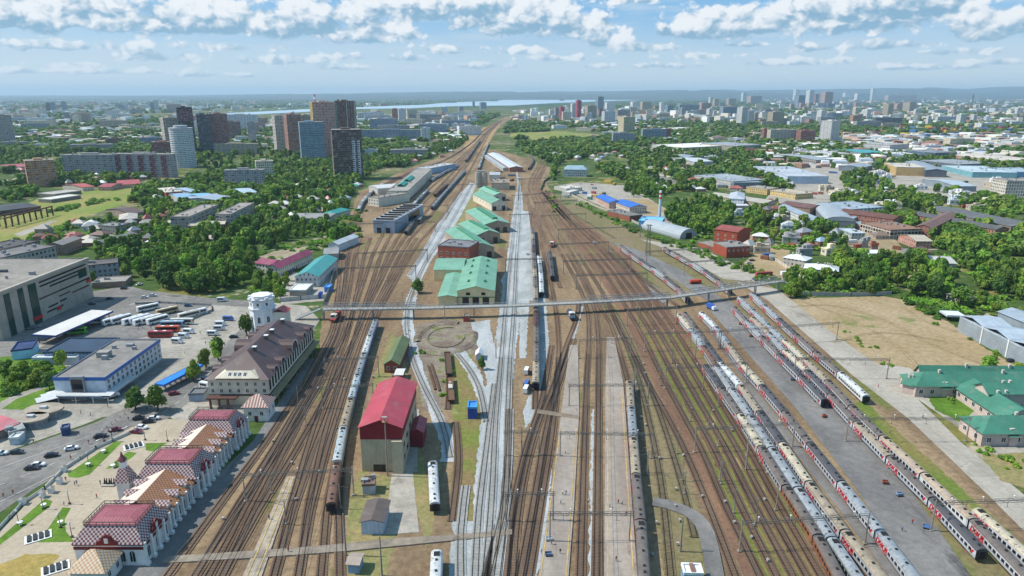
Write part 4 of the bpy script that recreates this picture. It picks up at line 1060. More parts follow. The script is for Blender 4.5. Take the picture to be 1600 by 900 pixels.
for q in [(277, 536, -8, WH, 'white minibus nearest the bus station corner'), (287, 528, -8, 'd0d4d6', 'pale minibus behind the nearest white one'), (295, 521, -8, WH, 'white minibus in front of the orange bus'), (333, 524, 2, WH, 'white minibus alone on the concrete lot'), (343, 516, 2, 'c4c7c9', 'minibus with dark windows left of the poplar'), (345, 509, 2, WH, 'white van behind the dark-windowed minibus'), (357, 501, -8, '4468a8', 'blue van at the top of the concrete lot'),
          (347, 471, 5, WH, 'white van driving on the road by the trees'), (175, 621, 40, 'e4e6e8', 'large white van beside the bus station entrance'), (322, 606, -20, WH, 'white van parked behind the grey cabin'), (325, 598, -20, '52617a', 'blue-grey van beside the brown-roofed station'), (823, 604, 75, '3f62a0', 'blue-cabbed truck ahead of the maroon train'), (823, 583, 80, WH, 'white van standing on the gravel'), (822, 612, 78, 'd9dad8', 'white pickup van next to the blue cab')]:
    bus(*q, van=True)
CARS = [(157, 684, 25, '23252e', 'black car on the station road, ahead of the maroon one'), (180, 674, 22, '6a1c2c', 'maroon car driving on the station road'), (112, 703, 25, 'd9dadb', 'white car on the station road by the fence'), (81, 714, 22, '2a2630', 'dark purple car behind the white one'), (60, 729, 10, 'dfe0e0', 'white car standing at the lower kerb'), (27, 709, 5, '33383f', 'dark grey car at the left of the road'), (50, 734, 10, '3b3430', 'brown-black car beside the white kerb car'), (2, 711, 10, 'cfd5d8', 'pale car half out of frame'),
        (217, 656, 15, '1f2430', 'black car parked by the plaza corner'), (232, 661, 12, '2c2c30', 'charcoal car beside the black one'), (240, 656, 15, 'dcdcdc', 'white car behind the charcoal one'), (222, 670, -8, 'e2e2e2', 'white car near the plaza gate'), (214, 677, -10, '6e1f33', 'maroon car at the plaza gate'), (272, 617, 25, '7b1426', 'red car under the dark tree'), (365, 528, 15, '1d2129', 'black car on the lane behind the poplars'), (374, 543, 35, '3a3f44', 'dark car beside the brown roof'), (382, 537, 35, 'b9bcbf', 'silver car beside the brown roof'),
        (194, 452, 15, '2b2e34', 'dark car entering the road by the low brick block'), (165, 449, 20, 'd0d2d3', 'white car at the low brick block'), (155, 449, 20, '3b3e44', 'dark grey car left of the white one'), (149, 449, 20, '5a5d62', 'grey car at the end of the low block'), (226, 466, 8, 'd4d6d8', 'white car on the road past the mall'), (239, 463, 5, 'c5c9cc', 'silver car following past the mall'), (218, 446, 60, 'd9d9d9', 'white car by the grove corner'),
        (172, 468, 10, '24272c', 'black car in the mall shadow'), (145, 476, 15, '3a3f46', 'dark car near the mall wall'), (294, 479, 0, '39506e', 'blue car by the yard fence'), (56, 512, 25, '8d9296', 'grey car at the mall entrance'), (48, 515, 25, '565b60', 'dark grey car at the mall entrance'), (929, 381, -5, 'd9d9d8', 'white car alone on the grass by the tracks'), (1578, 565, 20, '303236', 'dark car on the path by the grey sheds'), (1175, 408, 10, '2b2f48', 'dark blue car in the brick house yard'), (1170, 412, 10, 'c8cbd0', 'white car in the brick house yard'), (1180, 437, 8, '2d4f9e', 'blue car by the footbridge stairs'),
        (824, 398, 88, 'd0d0d0', 'white car on the gravel by the depot'), (907, 288, 5, 'e0e0e0', 'white car by the glass-roofed office'), (915, 284, 5, 'a93530', 'red car in the office yard'), (925, 289, 8, 'c24a3c', 'orange-red car at the end of the office yard')]
for q in CARS: car(*q)
for i in range(11):
    car(447+i*2.6, 431-i*2.1, 10, R.choice(['26303e', '1f242c', '37506e', '50565c', '9a9da0']), 'car in the tight row between the maroon and teal roofs', 'cars in the courtyard row')
# tanker truck, orange
x, y = P(1086, 444)
t = empty('tanker_truck', x, y, .25, .12); tag(t, 'orange tanker truck crossing the asphalt by the footbridge', 'truck')
b = MB(); b.tube((-3.4, 0, 1.9), (2.0, 0, 1.9), 1.15, n=12); b.build('tank', M['gloss'], t, color=lin('c4452a'))
b = MB(); loft(b, [(2.2, 1.2, .7, 2.9, 1.1), (3.6, 1.2, .7, 2.9, 1.05), (4.1, 1.15, .7, 1.7, 1.1)]); b.build('cab', M['gloss'], t, color=lin('c4452a'))
b = MB(); b.box(-3.6, 4.0, -.9, .9, .5, .8); b.build('chassis', M['dark'], t)
for sx in (-2.6, -1.4, 3.0):
    for sy in (-1, 1): child('wheel', W2, t, (sx, sy*1.05, .5))
x, y = P(1111, 484)
t = empty('delivery_truck', x, y, .25, -1.2); tag(t, 'blue box truck between the trains under the footbridge', 'truck')
b = MB(); b.box(-3, 1.6, -1.2, 1.2, .9, 3.2); b.build('cargo_box', M['paint'], t, color=lin('2f58a6'))
b = MB(); loft(b, [(1.7, 1.15, .6, 2.6, 1.1), (3.2, 1.15, .6, 2.5, 1.0), (3.6, 1.1, .6, 1.5, 1.0)]); b.build('cab', M['gloss'], t, color=lin('d5d6d6'))
for sx in (-2, 2.3):
    for sy in (-1, 1): child('wheel', W2, t, (sx, sy*1.0, .5))
# handcarts on the asphalt strip
for (px, py, c, l) in ((1383, 757, '9a5a44', 'brown handcart on the centre asphalt'), (1405, 776, '7d94ac', 'pale blue bin trolley on the centre asphalt'), (1447, 827, '5d7fae', 'blue trolley at the foot of the portal'), (1238, 595, '7c8894', 'grey trolley by the dark-roofed train'), (1288, 653, 'a8553f', 'reddish handcart behind the train end'), (1157, 508, 'b0704a', 'orange handcart on the upper asphalt'), (1173, 527, 'b66a5a', 'pink-brown handcart on the upper asphalt'), (1275, 628, '6b7c90', 'small grey-blue trolley near the train end'), (857, 870, '5a6f8c', 'blue-grey bench box on the left platform'), (858, 846, 'c8ccd0', 'white cabinet at the portal foot')):
    x, y = P(px, py)
    t = empty('luggage_trolley', x, y, .3, R.uniform(-.6, .2)); tag(t, l, 'trolley')
    b = MB(); b.box(-.9, .9, -.55, .55, .45, .6); b.box(-.9, .9, -.55, -.5, .6, 1.1); b.box(-.9, .9, .5, .55, .6, 1.1); b.box(-.95, -.9, -.55, .55, .6, 1.2); b.build('tray', M['paint'], t, color=lin(c))
    for sx in (-.6, .6):
        w_ = MB(); w_.tube((sx, -.6, .2), (sx, .6, .2), .2, n=8); w_.build('wheel', M['rubber'], t)
# ------------------------------------------------------------------ people
def person_mesh():
    bm_v = [(0, 0, .95), (0, 0, 1.2), (0, 0, 1.42), (0, .01, 1.52), (0, .02, 1.66), (.2, 0, 1.4), (.26, .03, 1.12), (.27, .12, .88), (-.2, 0, 1.4), (-.26, -.02, 1.12), (-.27, .05, .86), (.1, 0, .9), (.12, .06, .5), (.12, .0, .08), (.12, .14, .03), (-.1, 0, .9), (-.12, -.08, .5), (-.12, -.16, .1), (-.12, -.03, .03)]
    ed = [(0, 1), (1, 2), (2, 3), (3, 4), (2, 5), (5, 6), (6, 7), (2, 8), (8, 9), (9, 10), (0, 11), (11, 12), (12, 13), (13, 14), (0, 15), (15, 16), (16, 17), (17, 18)]
    rad = [.15, .15, .16, .06, .11, .07, .05, .04, .07, .05, .04, .1, .075, .05, .05, .1, .075, .05, .05]
    me = bpy.data.meshes.new('person'); me.from_pydata(bm_v, ed, [])
    o = bpy.data.objects.new('person', me); COL.objects.link(o)
    md = o.modifiers.new('s', 'SKIN')
    if not me.skin_vertices: me.attributes
    for i, sv in enumerate(me.skin_vertices[0].data): sv.radius = (rad[i], rad[i]*.85)
    me.skin_vertices[0].data[0].use_root = True
    o.modifiers.new('d', 'SUBSURF').levels = 1
    r = bpy.data.meshes.new_from_object(o.evaluated_get(bpy.context.evaluated_depsgraph_get()))
    bpy.data.objects.remove(o)
    sk = flat('skin', 'a87a60', .6); ha = flat('hair', '2a1f18', .7); tr = flat('trousers', '2c3444', .8)
    for m in (M['plaster'], tr, sk, ha): r.materials.append(m)
    for p in r.polygons:
        z = p.center.z; x = abs(p.center.x)
        p.material_index = 3 if (z > 1.68 or (z > 1.58 and p.center.y < 0)) else 2 if (z > 1.5 or (z < .93 and x > .22)) else 1 if z < .92 else 0
    return r
try:
    PM = person_mesh()
    for i, (px, py, c, l) in enumerate([(451, 864, 'b03040', 'person in red walking over the level crossing'), (421, 813, '2c3038', 'person in dark clothes on the light platform'), (972, 790, 'd8d4cc', 'person in white seated group end on the long platform'), (966, 789, '8c3a34', 'person in dark red on the long platform'), (452, 610, '5b6b88', 'person in blue crossing the yard'), (876, 789, 'd9d9d9', 'person in white on the left platform by the portal'), (919, 788, 'd0d0d4', 'person in white between the platforms'), (124, 681, '3a3d46', 'person in dark jacket at the pavement edge'), (53, 693, '70493c', 'person in brown by the kerb'), (139, 694, 'b7574c', 'person in coral at the fence'), (117, 629, '8a4a40', 'person in rust red near the white tents'), (129, 631, '3f4450', 'person in grey by the bus station steps'), (6, 778, 'c05a4a', 'person in orange on the pavement edge'), (21, 773, 'bb4d44', 'person in red beside the pavement bollards'), (1425, 820, 'c03c34', 'person in red vest on the centre asphalt'), (1372, 606, 'd0584a', 'person in coral on the right apron'), (1163, 515, '8f959c', 'person in grey at the handcarts'), (1182, 530, '5f7fa0', 'person in blue beside the pink handcart')]):
        x, y = P(px, py)
        o = bpy.data.objects.new('person', PM); COL.objects.link(o); o.location = (x, y, .45 if 840 < px < 1000 and py > 600 else .32 if px > 1100 else .25); o.rotation_euler = (0, 0, R.uniform(0, 6)); o.color = lin(c)
        tag(o, l, 'person', 'people about the yard and plaza')
    for (x0, x1, y0, y1, n, wh) in ((90, 200, 715, 800, 12, 'on the beige plaza'), (120, 240, 620, 660, 10, 'by the kiosks and bus station'), (850, 990, 690, 880, 9, 'on the platforms'), (180, 380, 500, 560, 10, 'in the bus yard'), (1180, 1500, 620, 860, 6, 'on the right asphalt')):
        for i in range(n):
            x, y = P(R.uniform(x0, x1), R.uniform(y0, y1)); cn = R.choice(('red', 'white', 'dark', 'blue', 'tan'))
            o = bpy.data.objects.new('person', PM); COL.objects.link(o); o.location = (x, y, .45 if 'platforms' in wh else .25); o.rotation_euler = (0, 0, R.uniform(0, 6)); o.color = lin({'red': 'a03a38', 'white': 'd5d5d2', 'dark': '2c3038', 'blue': '47648c', 'tan': 'a58a68'}[cn])
            tag(o, 'person in %s walking %s' % (cn, wh), 'person', 'people in %s %s' % (cn, wh))
except Exception as e:
    print('person failed', e)
# ------------------------------------------------------------------ buildings
FOOT = []   # footprints, so planting keeps clear
def spec(s, H):
    if s[0] == 'w':
        x0, x1, y0, y1 = s[1:]; return (x0+x1)/2, (y0+y1)/2, 0.0, x1-x0, y1-y0
    if s[0] == 'l':      # long left roof edge from near to far, and the width to its right
        A, D = P(*s[1], H), P(*s[2], H); W = s[3]; L = math.dist(A, D)
        ux, uy = (D[0]-A[0])/L, (D[1]-A[1])/L
        return (A[0]+D[0])/2+uy*W/2, (A[1]+D[1])/2-ux*W/2, math.atan2(uy, ux)-math.pi/2, W, L
    if s[0] == 'c':
        x, y = P(*s[1]); return x, y, s[4], s[2], s[3]
    z = H if s[0] == 'r' else 0
    A, B, D = [P(*q, z) for q in s[1:4]]
    W = math.dist(A, B); a = math.atan2(B[1]-A[1], B[0]-A[0])
    nx, ny = -math.sin(a), math.cos(a)
    d = (D[0]-A[0])*nx+(D[1]-A[1])*ny
    if d < 0: A = (A[0]+nx*d, A[1]+ny*d); d = -d
    d = max(d, 3.0)
    return A[0]+math.cos(a)*W/2+nx*d/2, A[1]+math.sin(a)*W/2+ny*d/2, a, W, d
def winmesh(w, h, arch=False, frame='white', name='window'):
    b = MB()
    if arch:
        n = 8
        def ol(k, y):
            pts = [(-w/2*k, y, -h/2*k), (w/2*k, y, -h/2*k)]
            for i in range(n+1):
                t = math.pi*i/n; pts.append((math.cos(t)*w/2*k, y, h/2-w/2+math.sin(t)*w/2*k))
            return pts
        o, i_ = ol(1.28, -.14), ol(1, -.08)
        b.face(ol(1, -.1), 1); m = len(o)
        for q in range(m):
            r = (q+1) % m
            b.face([o[q], o[r], i_[r], i_[q]], 0)
            oo = [(o[q][0], .02, o[q][2]), (o[r][0], .02, o[r][2])]
            b.face([oo[0], oo[1], o[r], o[q]], 0)
        b.box(-.05, .05, -.13, -.1, -h/2, h/2, 0)
    else:
        f = .14
        for (x0, x1, z0, z1) in ((-w/2-f, w/2+f, -h/2-f, -h/2), (-w/2-f, w/2+f, h/2, h/2+f), (-w/2-f, -w/2, -h/2, h/2), (w/2, w/2+f, -h/2, h/2), (-.05, .05, -h/2, h/2)):
            b.box(x0, x1, -.09, .03, z0, z1, 0)
        b.face([(-w/2, -.05, -h/2), (w/2, -.05, -h/2), (w/2, -.05, h/2), (-w/2, -.05, h/2)], 1)
    o = b.build(name, [M[frame], M['glass']]); me = o.data; bpy.data.objects.remove(o)
    return me
def windows(t, face, W, D, cols, zs, me, x0=None, x1=None, name='window', off=0.0):
    L = W if face in 'FB' else D
    x0 = -L/2+L/(cols*2) if x0 is None else x0; x1 = L/2-L/(cols*2) if x1 is None else x1
    for z in zs:
        for i in range(cols):
            u = x0+(x1-x0)*i/max(1, cols-1) if cols > 1 else (x0+x1)/2
            if face == 'F': loc, r = (u, -D/2-off, z), 0
            elif face == 'B': loc, r = (u, D/2+off, z), math.pi
            elif face == 'R': loc, r = (W/2+off, u, z), math.pi/2
            else: loc, r = (-W/2-off, u, z), -math.pi/2
            child(name, me, t, loc, (0, 0, r))
def clutter(b_, W, D, z, n, rnd):
    for _ in range(n):
        x, y = rnd.uniform(-W*.4, W*.4), rnd.uniform(-D*.38, D*.38); s = rnd.uniform(.5, 1.5)
        b_.box(x-s, x+s, y-s*.7, y+s*.7, z, z+rnd.uniform(.7, 2.0))
def bld(name, label, cat, s, H, wall='plaster', wc='c8c0b0', roof='flat', rc='7d7a75', rh=3.0, rmat=None, group=None, vents=None, ov=.5, ins=None, chim=0):
    cx, cy, a, W, D = spec(s, H)
    FOOT.append((cx, cy, a, W, D))
    t = empty(name, cx, cy, 0, a); tag(t, label, cat, group)
    rnd = random.Random(int(abs(cx)*13+abs(cy)*7))
    b = MB(); x0, x1, y0, y1 = -W/2, W/2, -D/2, D/2
    b.box(x0, x1, y0, y1, 0, H, 0, bottom=False, top=(roof == 'flat'))
    if roof == 'gx':
        for x, sg in ((x0, 1), (x1, -1)):
            q = [(x, y0, H), (x, y1, H), (x, 0, H+rh)]; b.face(q[::-1] if sg > 0 else q, 0, [(y0, H), (y1, H), (0, H+rh)])
    if roof == 'gy':
        for y, sg in ((y0, 1), (y1, -1)):
            q = [(x0, y, H), (x1, y, H), (0, y, H+rh)]; b.face(q if sg > 0 else q[::-1], 0, [(x0, H), (x1, H), (0, H+rh)])
    b.build('wall', M[wall] if isinstance(wall, str) else wall, t, color=lin(wc))
    r = MB(); rm = rmat or ('bitumen' if roof == 'flat' else 'seam')
    if roof == 'flat':
        p_ = min(.35, W*.1, D*.1)
        for q in ((x0-.12, x1+.12, y0-.12, y0+p_), (x0-.12, x1+.12, y1-p_, y1+.12), (x0-.12, x0+p_, y0+p_, y1-p_), (x1-p_, x1+.12, y0+p_, y1-p_)):
            r.box(*q, H-.25, H+.55)
        r.face([(x0+p_, y0+p_, H+.06), (x1-p_, y0+p_, H+.06), (x1-p_, y1-p_, H+.06), (x0+p_, y1-p_, H+.06)], 0, [(0, 0), (W, 0), (W, D), (0, D)])
    elif roof in ('gx', 'gy'): r.gable(x0, x1, y0, y1, H, rh, roof[1], ov)
    elif roof == 'hip': r.hip(x0, x1, y0, y1, H, rh, ov, ins)
    elif roof == 'archx' or roof == 'archy':
        n = 10; pr = [(math.cos(math.pi*i/n), math.sin(math.pi*i/n)) for i in range(n+1)]
        for (c0, s0), (c1, s1) in zip(pr, pr[1:]):
            if roof == 'archx': r.face([(x0-.3, c0*(D/2+.2), H+s0*rh), (x1+.3, c0*(D/2+.2), H+s0*rh), (x1+.3, c1*(D/2+.2), H+s1*rh), (x0-.3, c1*(D/2+.2), H+s1*rh)], 0, [(0, c0), (W, c0), (W, c1), (0, c1)])
            else: r.face([(c0*(W/2+.2), y1+.3, H+s0*rh), (c0*(W/2+.2), y0-.3, H+s0*rh), (c1*(W/2+.2), y0-.3, H+s1*rh), (c1*(W/2+.2), y1+.3, H+s1*rh)], 0, [(0, c0), (D, c0), (D, c1), (0, c1)])
        for e in ((x0-.2, x1+.2) if roof == 'archx' else (y0-.2, y1+.2)):
            q = [(e, c_*(D/2+.1), H+s_*rh*.99) if roof == 'archx' else (c_*(W/2+.1), e, H+s_*rh*.99) for c_, s_ in pr]
            r.face(q, 0)
    ro = r.build('roof', M[rm], t, color=lin(rc))
    n = vents if vents is not None else (2+int(W*D/250) if roof == 'flat' else 0)
    for _ in range(min(n, 9)):
        v = MB(); clutter(v, W, D, H+.07, 1, rnd); v.build('roof_vent', M['metal'], ro, color=lin('8e8f90'))
    for k in range(chim):
        c = MB(); x = rnd.uniform(x0*.6, x1*.6); y = rnd.uniform(-D*.1, D*.1)
        c.box(x-.45, x+.45, y-.45, y+.45, H+rh*.4, H+rh+1.1); c.build('chimney', M['plaster'], ro, color=lin('b9b2a6'))
    return t, W, D
WS = winmesh(1.1, 1.5); WM = winmesh(1.5, 1.7); WA = winmesh(1.35, 3.2, True); WB = winmesh(2.2, 1.4, frame='dark'); WL = winmesh(1.3, 2.0, frame='dark'); DOOR = winmesh(3.6, 4.6, frame='dark', name='door')
# ---------- old station museum, four-square along the platform (maroon and white checks)
CKR = checker('check_maroon_white', '672e36', 'b5aaa4', .58); CKO = checker('check_orange_brown', 'b07c52', '82563e', .58, .5); CKS = checker('check_orange_cream', 'b88a5e', 'cbbba4', .58, .5)
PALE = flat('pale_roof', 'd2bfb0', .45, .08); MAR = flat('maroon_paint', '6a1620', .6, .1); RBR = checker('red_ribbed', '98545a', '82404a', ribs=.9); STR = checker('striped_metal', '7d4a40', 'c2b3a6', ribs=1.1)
IRON = flat('iron_railing', '4a443c', .6)
ms = empty('old_station', -106, 190); tag(ms, 'old railway station with maroon and white checked roofs along the left platform', 'station building')
FOOT.append((-106, 190, 0, 24, 78))
def mbuild(b, n, mt, par=ms, color=None):
    return b.build(n, mt, par, color=color)
def pavilion(y0, y1, x0=-9, x1=9):
    b = MB(); b.box(x0, x1, y0, y1, 0, 6.6, 0, bottom=False)
    w = mbuild(b, 'pavilion_wall', M['plaster'], color=lin('d8d4d0'))
    b = MB(); b.box(x0-.15, x1+.15, y0-.15, y1+.15, 5.0, 5.8); b.box(x0-.3, x1+.3, y0-.3, y1+.3, 6.35, 6.75); mbuild(b, 'cornice', MAR)
    b = MB(); b.hip(x0, x1, y0, y1, 6.75, 3.9, .4, 2.6); r = mbuild(b, 'mansard_roof', CKR)
    X0, X1, Y0, Y1 = x0+2.1, x1-2.1, y0+2.1, y1-2.1
    b = MB(); b.hip(X0, X1, Y0, Y1, 10.7, .6, 0, 3); mbuild(b, 'deck_roof', RBR, r)
    b = MB()
    for z in (11.0, 11.8):
        for p, q in (((X0, Y0), (X1, Y0)), ((X1, Y0), (X1, Y1)), ((X1, Y1), (X0, Y1)), ((X0, Y1), (X0, Y0))):
            b.bar((*p, z), (*q, z), .16)
            for k in range(8): u = k/8; b.bar((p[0]+(q[0]-p[0])*u, p[1]+(q[1]-p[1])*u, 10.6), (p[0]+(q[0]-p[0])*u, p[1]+(q[1]-p[1])*u, 11.9), .08)
    mbuild(b, 'roof_railing', IRON, r)
    # scrolled pediment over the track side, and a small one at the front
    for (px, py, rz) in ((x1, (y0+y1)/2, math.pi/2), ((x0+x1)/2, y0, 0)):
        b = MB(); b.T = (rz, px, py, 0)
        pr = [(-3, 6.6), (3, 6.6), (2.6, 7.6), (1.5, 8.0), (1.1, 9.0), (0, 9.6), (-1.1, 9.0), (-1.5, 8.0), (-2.6, 7.6)]
        b.face([(x, -.45, z) for x, z in pr], 0); b.face([(x, .1, z) for x, z in pr][::-1], 0)
        for i in range(len(pr)):
            j = (i+1) % len(pr); b.face([(pr[i][0], -.45, pr[i][1]), (pr[i][0], .1, pr[i][1]), (pr[j][0], .1, pr[j][1]), (pr[j][0], -.45, pr[j][1])], 0)
        b.box(-.5, .5, -.56, -.45, 7.2, 8.6, 1)
        mbuild(b, 'pediment', [MAR, M['white']], w)
    return w
for y0, y1 in ((-36, -22), (-4.5, 9), (25, 37)):
    w = pavilion(y0, y1)
    n = 3
    for i in range(n):
        child('window', WA, w, (9, y0+2.4+(y1-y0-4.8)*i/(n-1), 2.9), (0, 0, math.pi/2))
        child('window', WA, w, (-9, y0+2.4+(y1-y0-4.8)*i/(n-1), 2.9), (0, 0, -math.pi/2))
    for i in range(n+2):
        b = MB(); y = y0+.4+(y1-y0-.8)*i/(n+1); b.box(9, 9.7, y-.4, y+.4, 0, 6.9); b.box(9, 10.1, y-.55, y+.55, 0, 1.0); mbuild(b, 'buttress', M['white'], w)
for k in (-6, -3.4, 3.4, 6): child('window', WA, ms, (k, -36, 2.9))
for y0, y1 in ((-22, -4.5), (9, 25)):
    b = MB(); b.box(-7.6, 8.2, y0, y1, 0, 5.9, 0, bottom=False, top=False); w = mbuild(b, 'wing_wall', M['plaster'], color=lin('d3cdc8'))
    b = MB(); b.box(8.22, 8.45, y0, y1, 5.2, 5.95); mbuild(b, 'cornice', MAR, w)
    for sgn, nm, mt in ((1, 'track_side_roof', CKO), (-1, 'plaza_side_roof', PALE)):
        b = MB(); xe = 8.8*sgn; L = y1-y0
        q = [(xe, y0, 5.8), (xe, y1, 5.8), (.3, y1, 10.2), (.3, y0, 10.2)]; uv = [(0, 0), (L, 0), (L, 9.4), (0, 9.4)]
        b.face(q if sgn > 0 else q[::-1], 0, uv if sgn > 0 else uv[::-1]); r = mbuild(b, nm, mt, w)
        for i in range(3):
            yc = y0+L*(i+.6)/3.2; x_in, x_out = .3+sgn*4.6, .3+sgn*7.4
            d = MB(); d.box(min(x_in, x_out), max(x_in, x_out), yc-1.0, yc+1.0, 6.4, 7.6); o = mbuild(d, 'dormer', M['white'], r)
            d = MB(); d.gable(min(x_in-sgn*2.2, x_out+sgn*.3), max(x_in-sgn*2.2, x_out+sgn*.3), yc-1.0, yc+1.0, 7.6, 1.0, 'x', .3, .1); mbuild(d, 'dormer_roof', CKR, r)
    n = 6
    for i in range(n):
        y = y0+(y1-y0)*(i+.5)/n
        child('window', WA, w, (8.2, y, 2.7), (0, 0, math.pi/2)); child('window', WA, w, (-7.6, y, 2.7), (0, 0, -math.pi/2))
        b = MB(); y2 = y0+(y1-y0)*i/n; b.box(8.2, 8.9, y2-.35, y2+.35, 0, 6.0); b.box(8.2, 9.3, y2-.5, y2+.5, 0, .9); mbuild(b, 'buttress', M['white'], w)
# gate kiosk and turret
def kiosk(x, y, W, D, H, rh, label, roofm, name='station_kiosk'):
    t = empty(name, x, y); tag(t, label, 'kiosk')
    FOOT.append((x, y, 0, W, D))
    b = MB(); b.box(-W/2, W/2, -D/2, D/2, 0, H, 0, bottom=False); b.build('wall', M['plaster'], t, color=lin('d8d4d0'))
    b = MB(); b.box(-W/2-.2, W/2+.2, -D/2-.2, D/2+.2, H-.4, H+.05); b.build('cornice', MAR, t)
    b = MB(); b.hip(-W/2, W/2, -D/2, D/2, H+.05, rh, .7); b.build('roof', roofm, t)
    for x_ in (-W*.25, W*.25):
        child('window', WS, t, (x_, -D/2, H*.55)); 
    for y_ in (-D*.25, D*.25): child('window', WS, t, (W/2, y_, H*.55), (0, 0, math.pi/2))
    b = MB(); b.box(-.7, .7, -D/2-.06, -D/2+.02, 0, 2.3); b.build('door', MAR, t)
kiosk(-107.0, 149.6, 8.6, 7.4, 4.4, 4.0, 'small entrance pavilion with orange checked hip roof at the near end of the old station', CKS)
kiosk(-97.5, 241, 9, 8, 6.0, 3.6, 'small white pavilion with maroon striped roof between the two stations', STR)
t = empty('clock_turret', -117.5, 184); tag(t, 'slim checked turret with a small onion dome on the plaza side of the old station', 'turret')
b = MB(); b.box(-1.9, 1.9, -1.9, 1.9, 0, 7.5, 0, bottom=False); b.box(-2.1, 2.1, -2.1, 2.1, 6.9, 7.5, 0); b.build('wall', M['plaster'], t, color=lin('d8d4d0'))
b = MB(); b.hip(-2, 2, -2, 2, 7.5, 4.2, .4, 1.4); b.build('roof', CKR, t)
b = MB(); b.box(-.8, .8, -.8, .8, 11.6, 13.6); b.build('lantern', M['white'], t)
b = MB(); b.tube((0, 0, 13.6), (0, 0, 14.3), .9, 1.3, 10); b.tube((0, 0, 14.3), (0, 0, 15.4), 1.3, .5, 10); b.tube((0, 0, 15.4), (0, 0, 17), .5, .05, 8); b.build('dome', CKR, t)
# ---------- big station with dark brown roof
t, W, D = bld('railway_station', 'cream railway station with dark brown roof and rounded dormers', 'station building', ('w', -121, -97, 251, 315), 11.5, wc='cfc4ae', roof='hip', rc='4e3a38', rh=7.5, rmat='seam', ov=1.0)
b = MB(); b.box(-12.15, 12.15, -32.15, 32.15, 4.2, 4.9); b.build('string_course', flat('brown_band', '4a302a', .7), t)
windows(t, 'F', W, D, 7, (9.3, 6.4), WS); windows(t, 'R', W, D, 19, (9.4, 7.1), WL, -30, 30); windows(t, 'R', W, D, 15, (2.3,), WM, -29, 29); windows(t, 'L', W, D, 16, (9.4, 6.4), WS, -30, 30)
b = MB()   # half hip gable panel at the near end
q = [(-8.5, -32.9, 12.0), (8.5, -32.9, 12.0), (5.0, -30.2, 14.3), (-5.0, -30.2, 14.3)]
b.face(q); b.face([q[0], q[3], (-6, -28, 14.2), (-9, -31, 12)]); b.face([q[2], q[1], (9, -31, 12), (6, -28, 14.2)]); b.build('attic_gable', M['plaster'], t, color=lin('d2c8b2'))
for x in (-3, -.9, .9, 3): child('window', WS, t, (x, -31.5, 13.2), (-.8, 0, 0))
for sg in (1, -1):
    for (y, r_) in ((-23.5, 2.4), (-14.5, 2.4), (1.5, 4.4), (16, 2.6), (25.5, 2.2)):
        b = MB(); n = 9; xo = 12.6*sg; xi = (12.6-r_*2.9)*sg
        pr = [(math.cos(math.pi*i/n)*r_, math.sin(math.pi*i/n)*r_*.95) for i in range(n+1)]
        for (c0, s0), (c1, s1) in zip(pr, pr[1:]):
            q = [(xo, y+c0, 11.7+s0), (xo, y+c1, 11.7+s1), (xi, y+c1, 11.7+s1), (xi, y+c0, 11.7+s0)]
            b.face(q if sg < 0 else q[::-1], 0)
        q = [(xo-.25*sg, y+c_*.93, 11.7+s_*.93) for c_, s_ in pr]; b.face(q, 1)
        for (c0, s0), (c1, s1) in zip(pr, pr[1:]):
            q = [(xo+.02*sg, y+c0, 11.7+s0), (xo+.02*sg, y+c1, 11.7+s1), (xo+.02*sg, y+c1*.82, 11.7+s1*.82), (xo+.02*sg, y+c0*.82, 11.7+s0*.82)]; b.face(q, 2)
        b.build('dormer', [flat('dormer_brown', '4e3a38', .5), M['glass'], M['plaster']], t, color=lin('cfc8bc'))
for y in (-17, -3, 4.5, 19):
    b = MB(); b.box(1.4, 2.8, y-.7, y+.7, 16, 19.3); b.box(1.2, 3.0, y-.9, y+.9, 19.3, 19.6, 1); b.build('chimney', [flat('chimney_dark', '5d5350', .8), M['white']], t)
b = MB()
for x in (-10.5, -7, -3.5): b.box(x-.35, x+.35, -35.4, -34.7, 0, 4.2)
b.build('porch_column', flat('column_brown', '5d3e34', .8), t)
b = MB(); b.box(-11.8, 0, -35.7, -32.2, 4.22, 4.7); b.build('porch_roof', flat('porch_brown', '54382f', .8), t)
b = MB(); b.box(12.2, 15.2, -31, 31, 4.3, 4.55)
for y in range(-30, 32, 6): b.bar((14.9, y, 0), (14.9, y, 4.3), .2)
b.build('platform_canopy', flat('canopy_tan', '8d7c5c', .7), t)
# ---------- white water tower
x, y = P(414, 522)
t = empty('water_tower', x, y); tag(t, 'old white eight-sided water tower with battlements behind the brown-roofed station', 'water tower')
FOOT.append((x, y, 0, 14, 14))
oc = lambda r: [(r*math.cos(math.pi/8+k*math.pi/4), r*math.sin(math.pi/8+k*math.pi/4)) for k in range(8)]
b = MB(); b.prism(oc(6.3), 0, 14.5); b.prism(oc(6.8), 14.5, 15.4); b.prism(oc(6.1), 15.4, 19.5); b.build('wall', M['plaster'], t, color=lin('d9dadb'))
b = MB(); b.prism(oc(6.7), 19.5, 20.1); b.prism(oc(5.2), 20.1, 21.6)
for k in range(8):
    a = k*math.pi/4; b.T = (a, 0, 0, 0); b.box(5.7, 6.5, -.9, .9, 20.1, 21.0)
b.T = None; b.build('parapet', M['plaster'], t, color=lin('d2d3d4'))
for k in (4, 5, 6, 7, 3):
    a = k*math.pi/4; r_ = 6.3*math.cos(math.pi/8)
    for z in (4.5, 9.5):
        child('window', WA, t, (math.cos(a)*r_, math.sin(a)*r_, z), (0, 0, a+math.pi/2))
    child('window', WS, t, (math.cos(a)*6.1*math.cos(math.pi/8), math.sin(a)*6.1*math.cos(math.pi/8), 17.5), (0, 0, a+math.pi/2))
b = MB(); b.box(5, 12.5, -2, 5, 0, 12.5); b.build('annex', M['plaster'], t, color=lin('d6cfbf'))
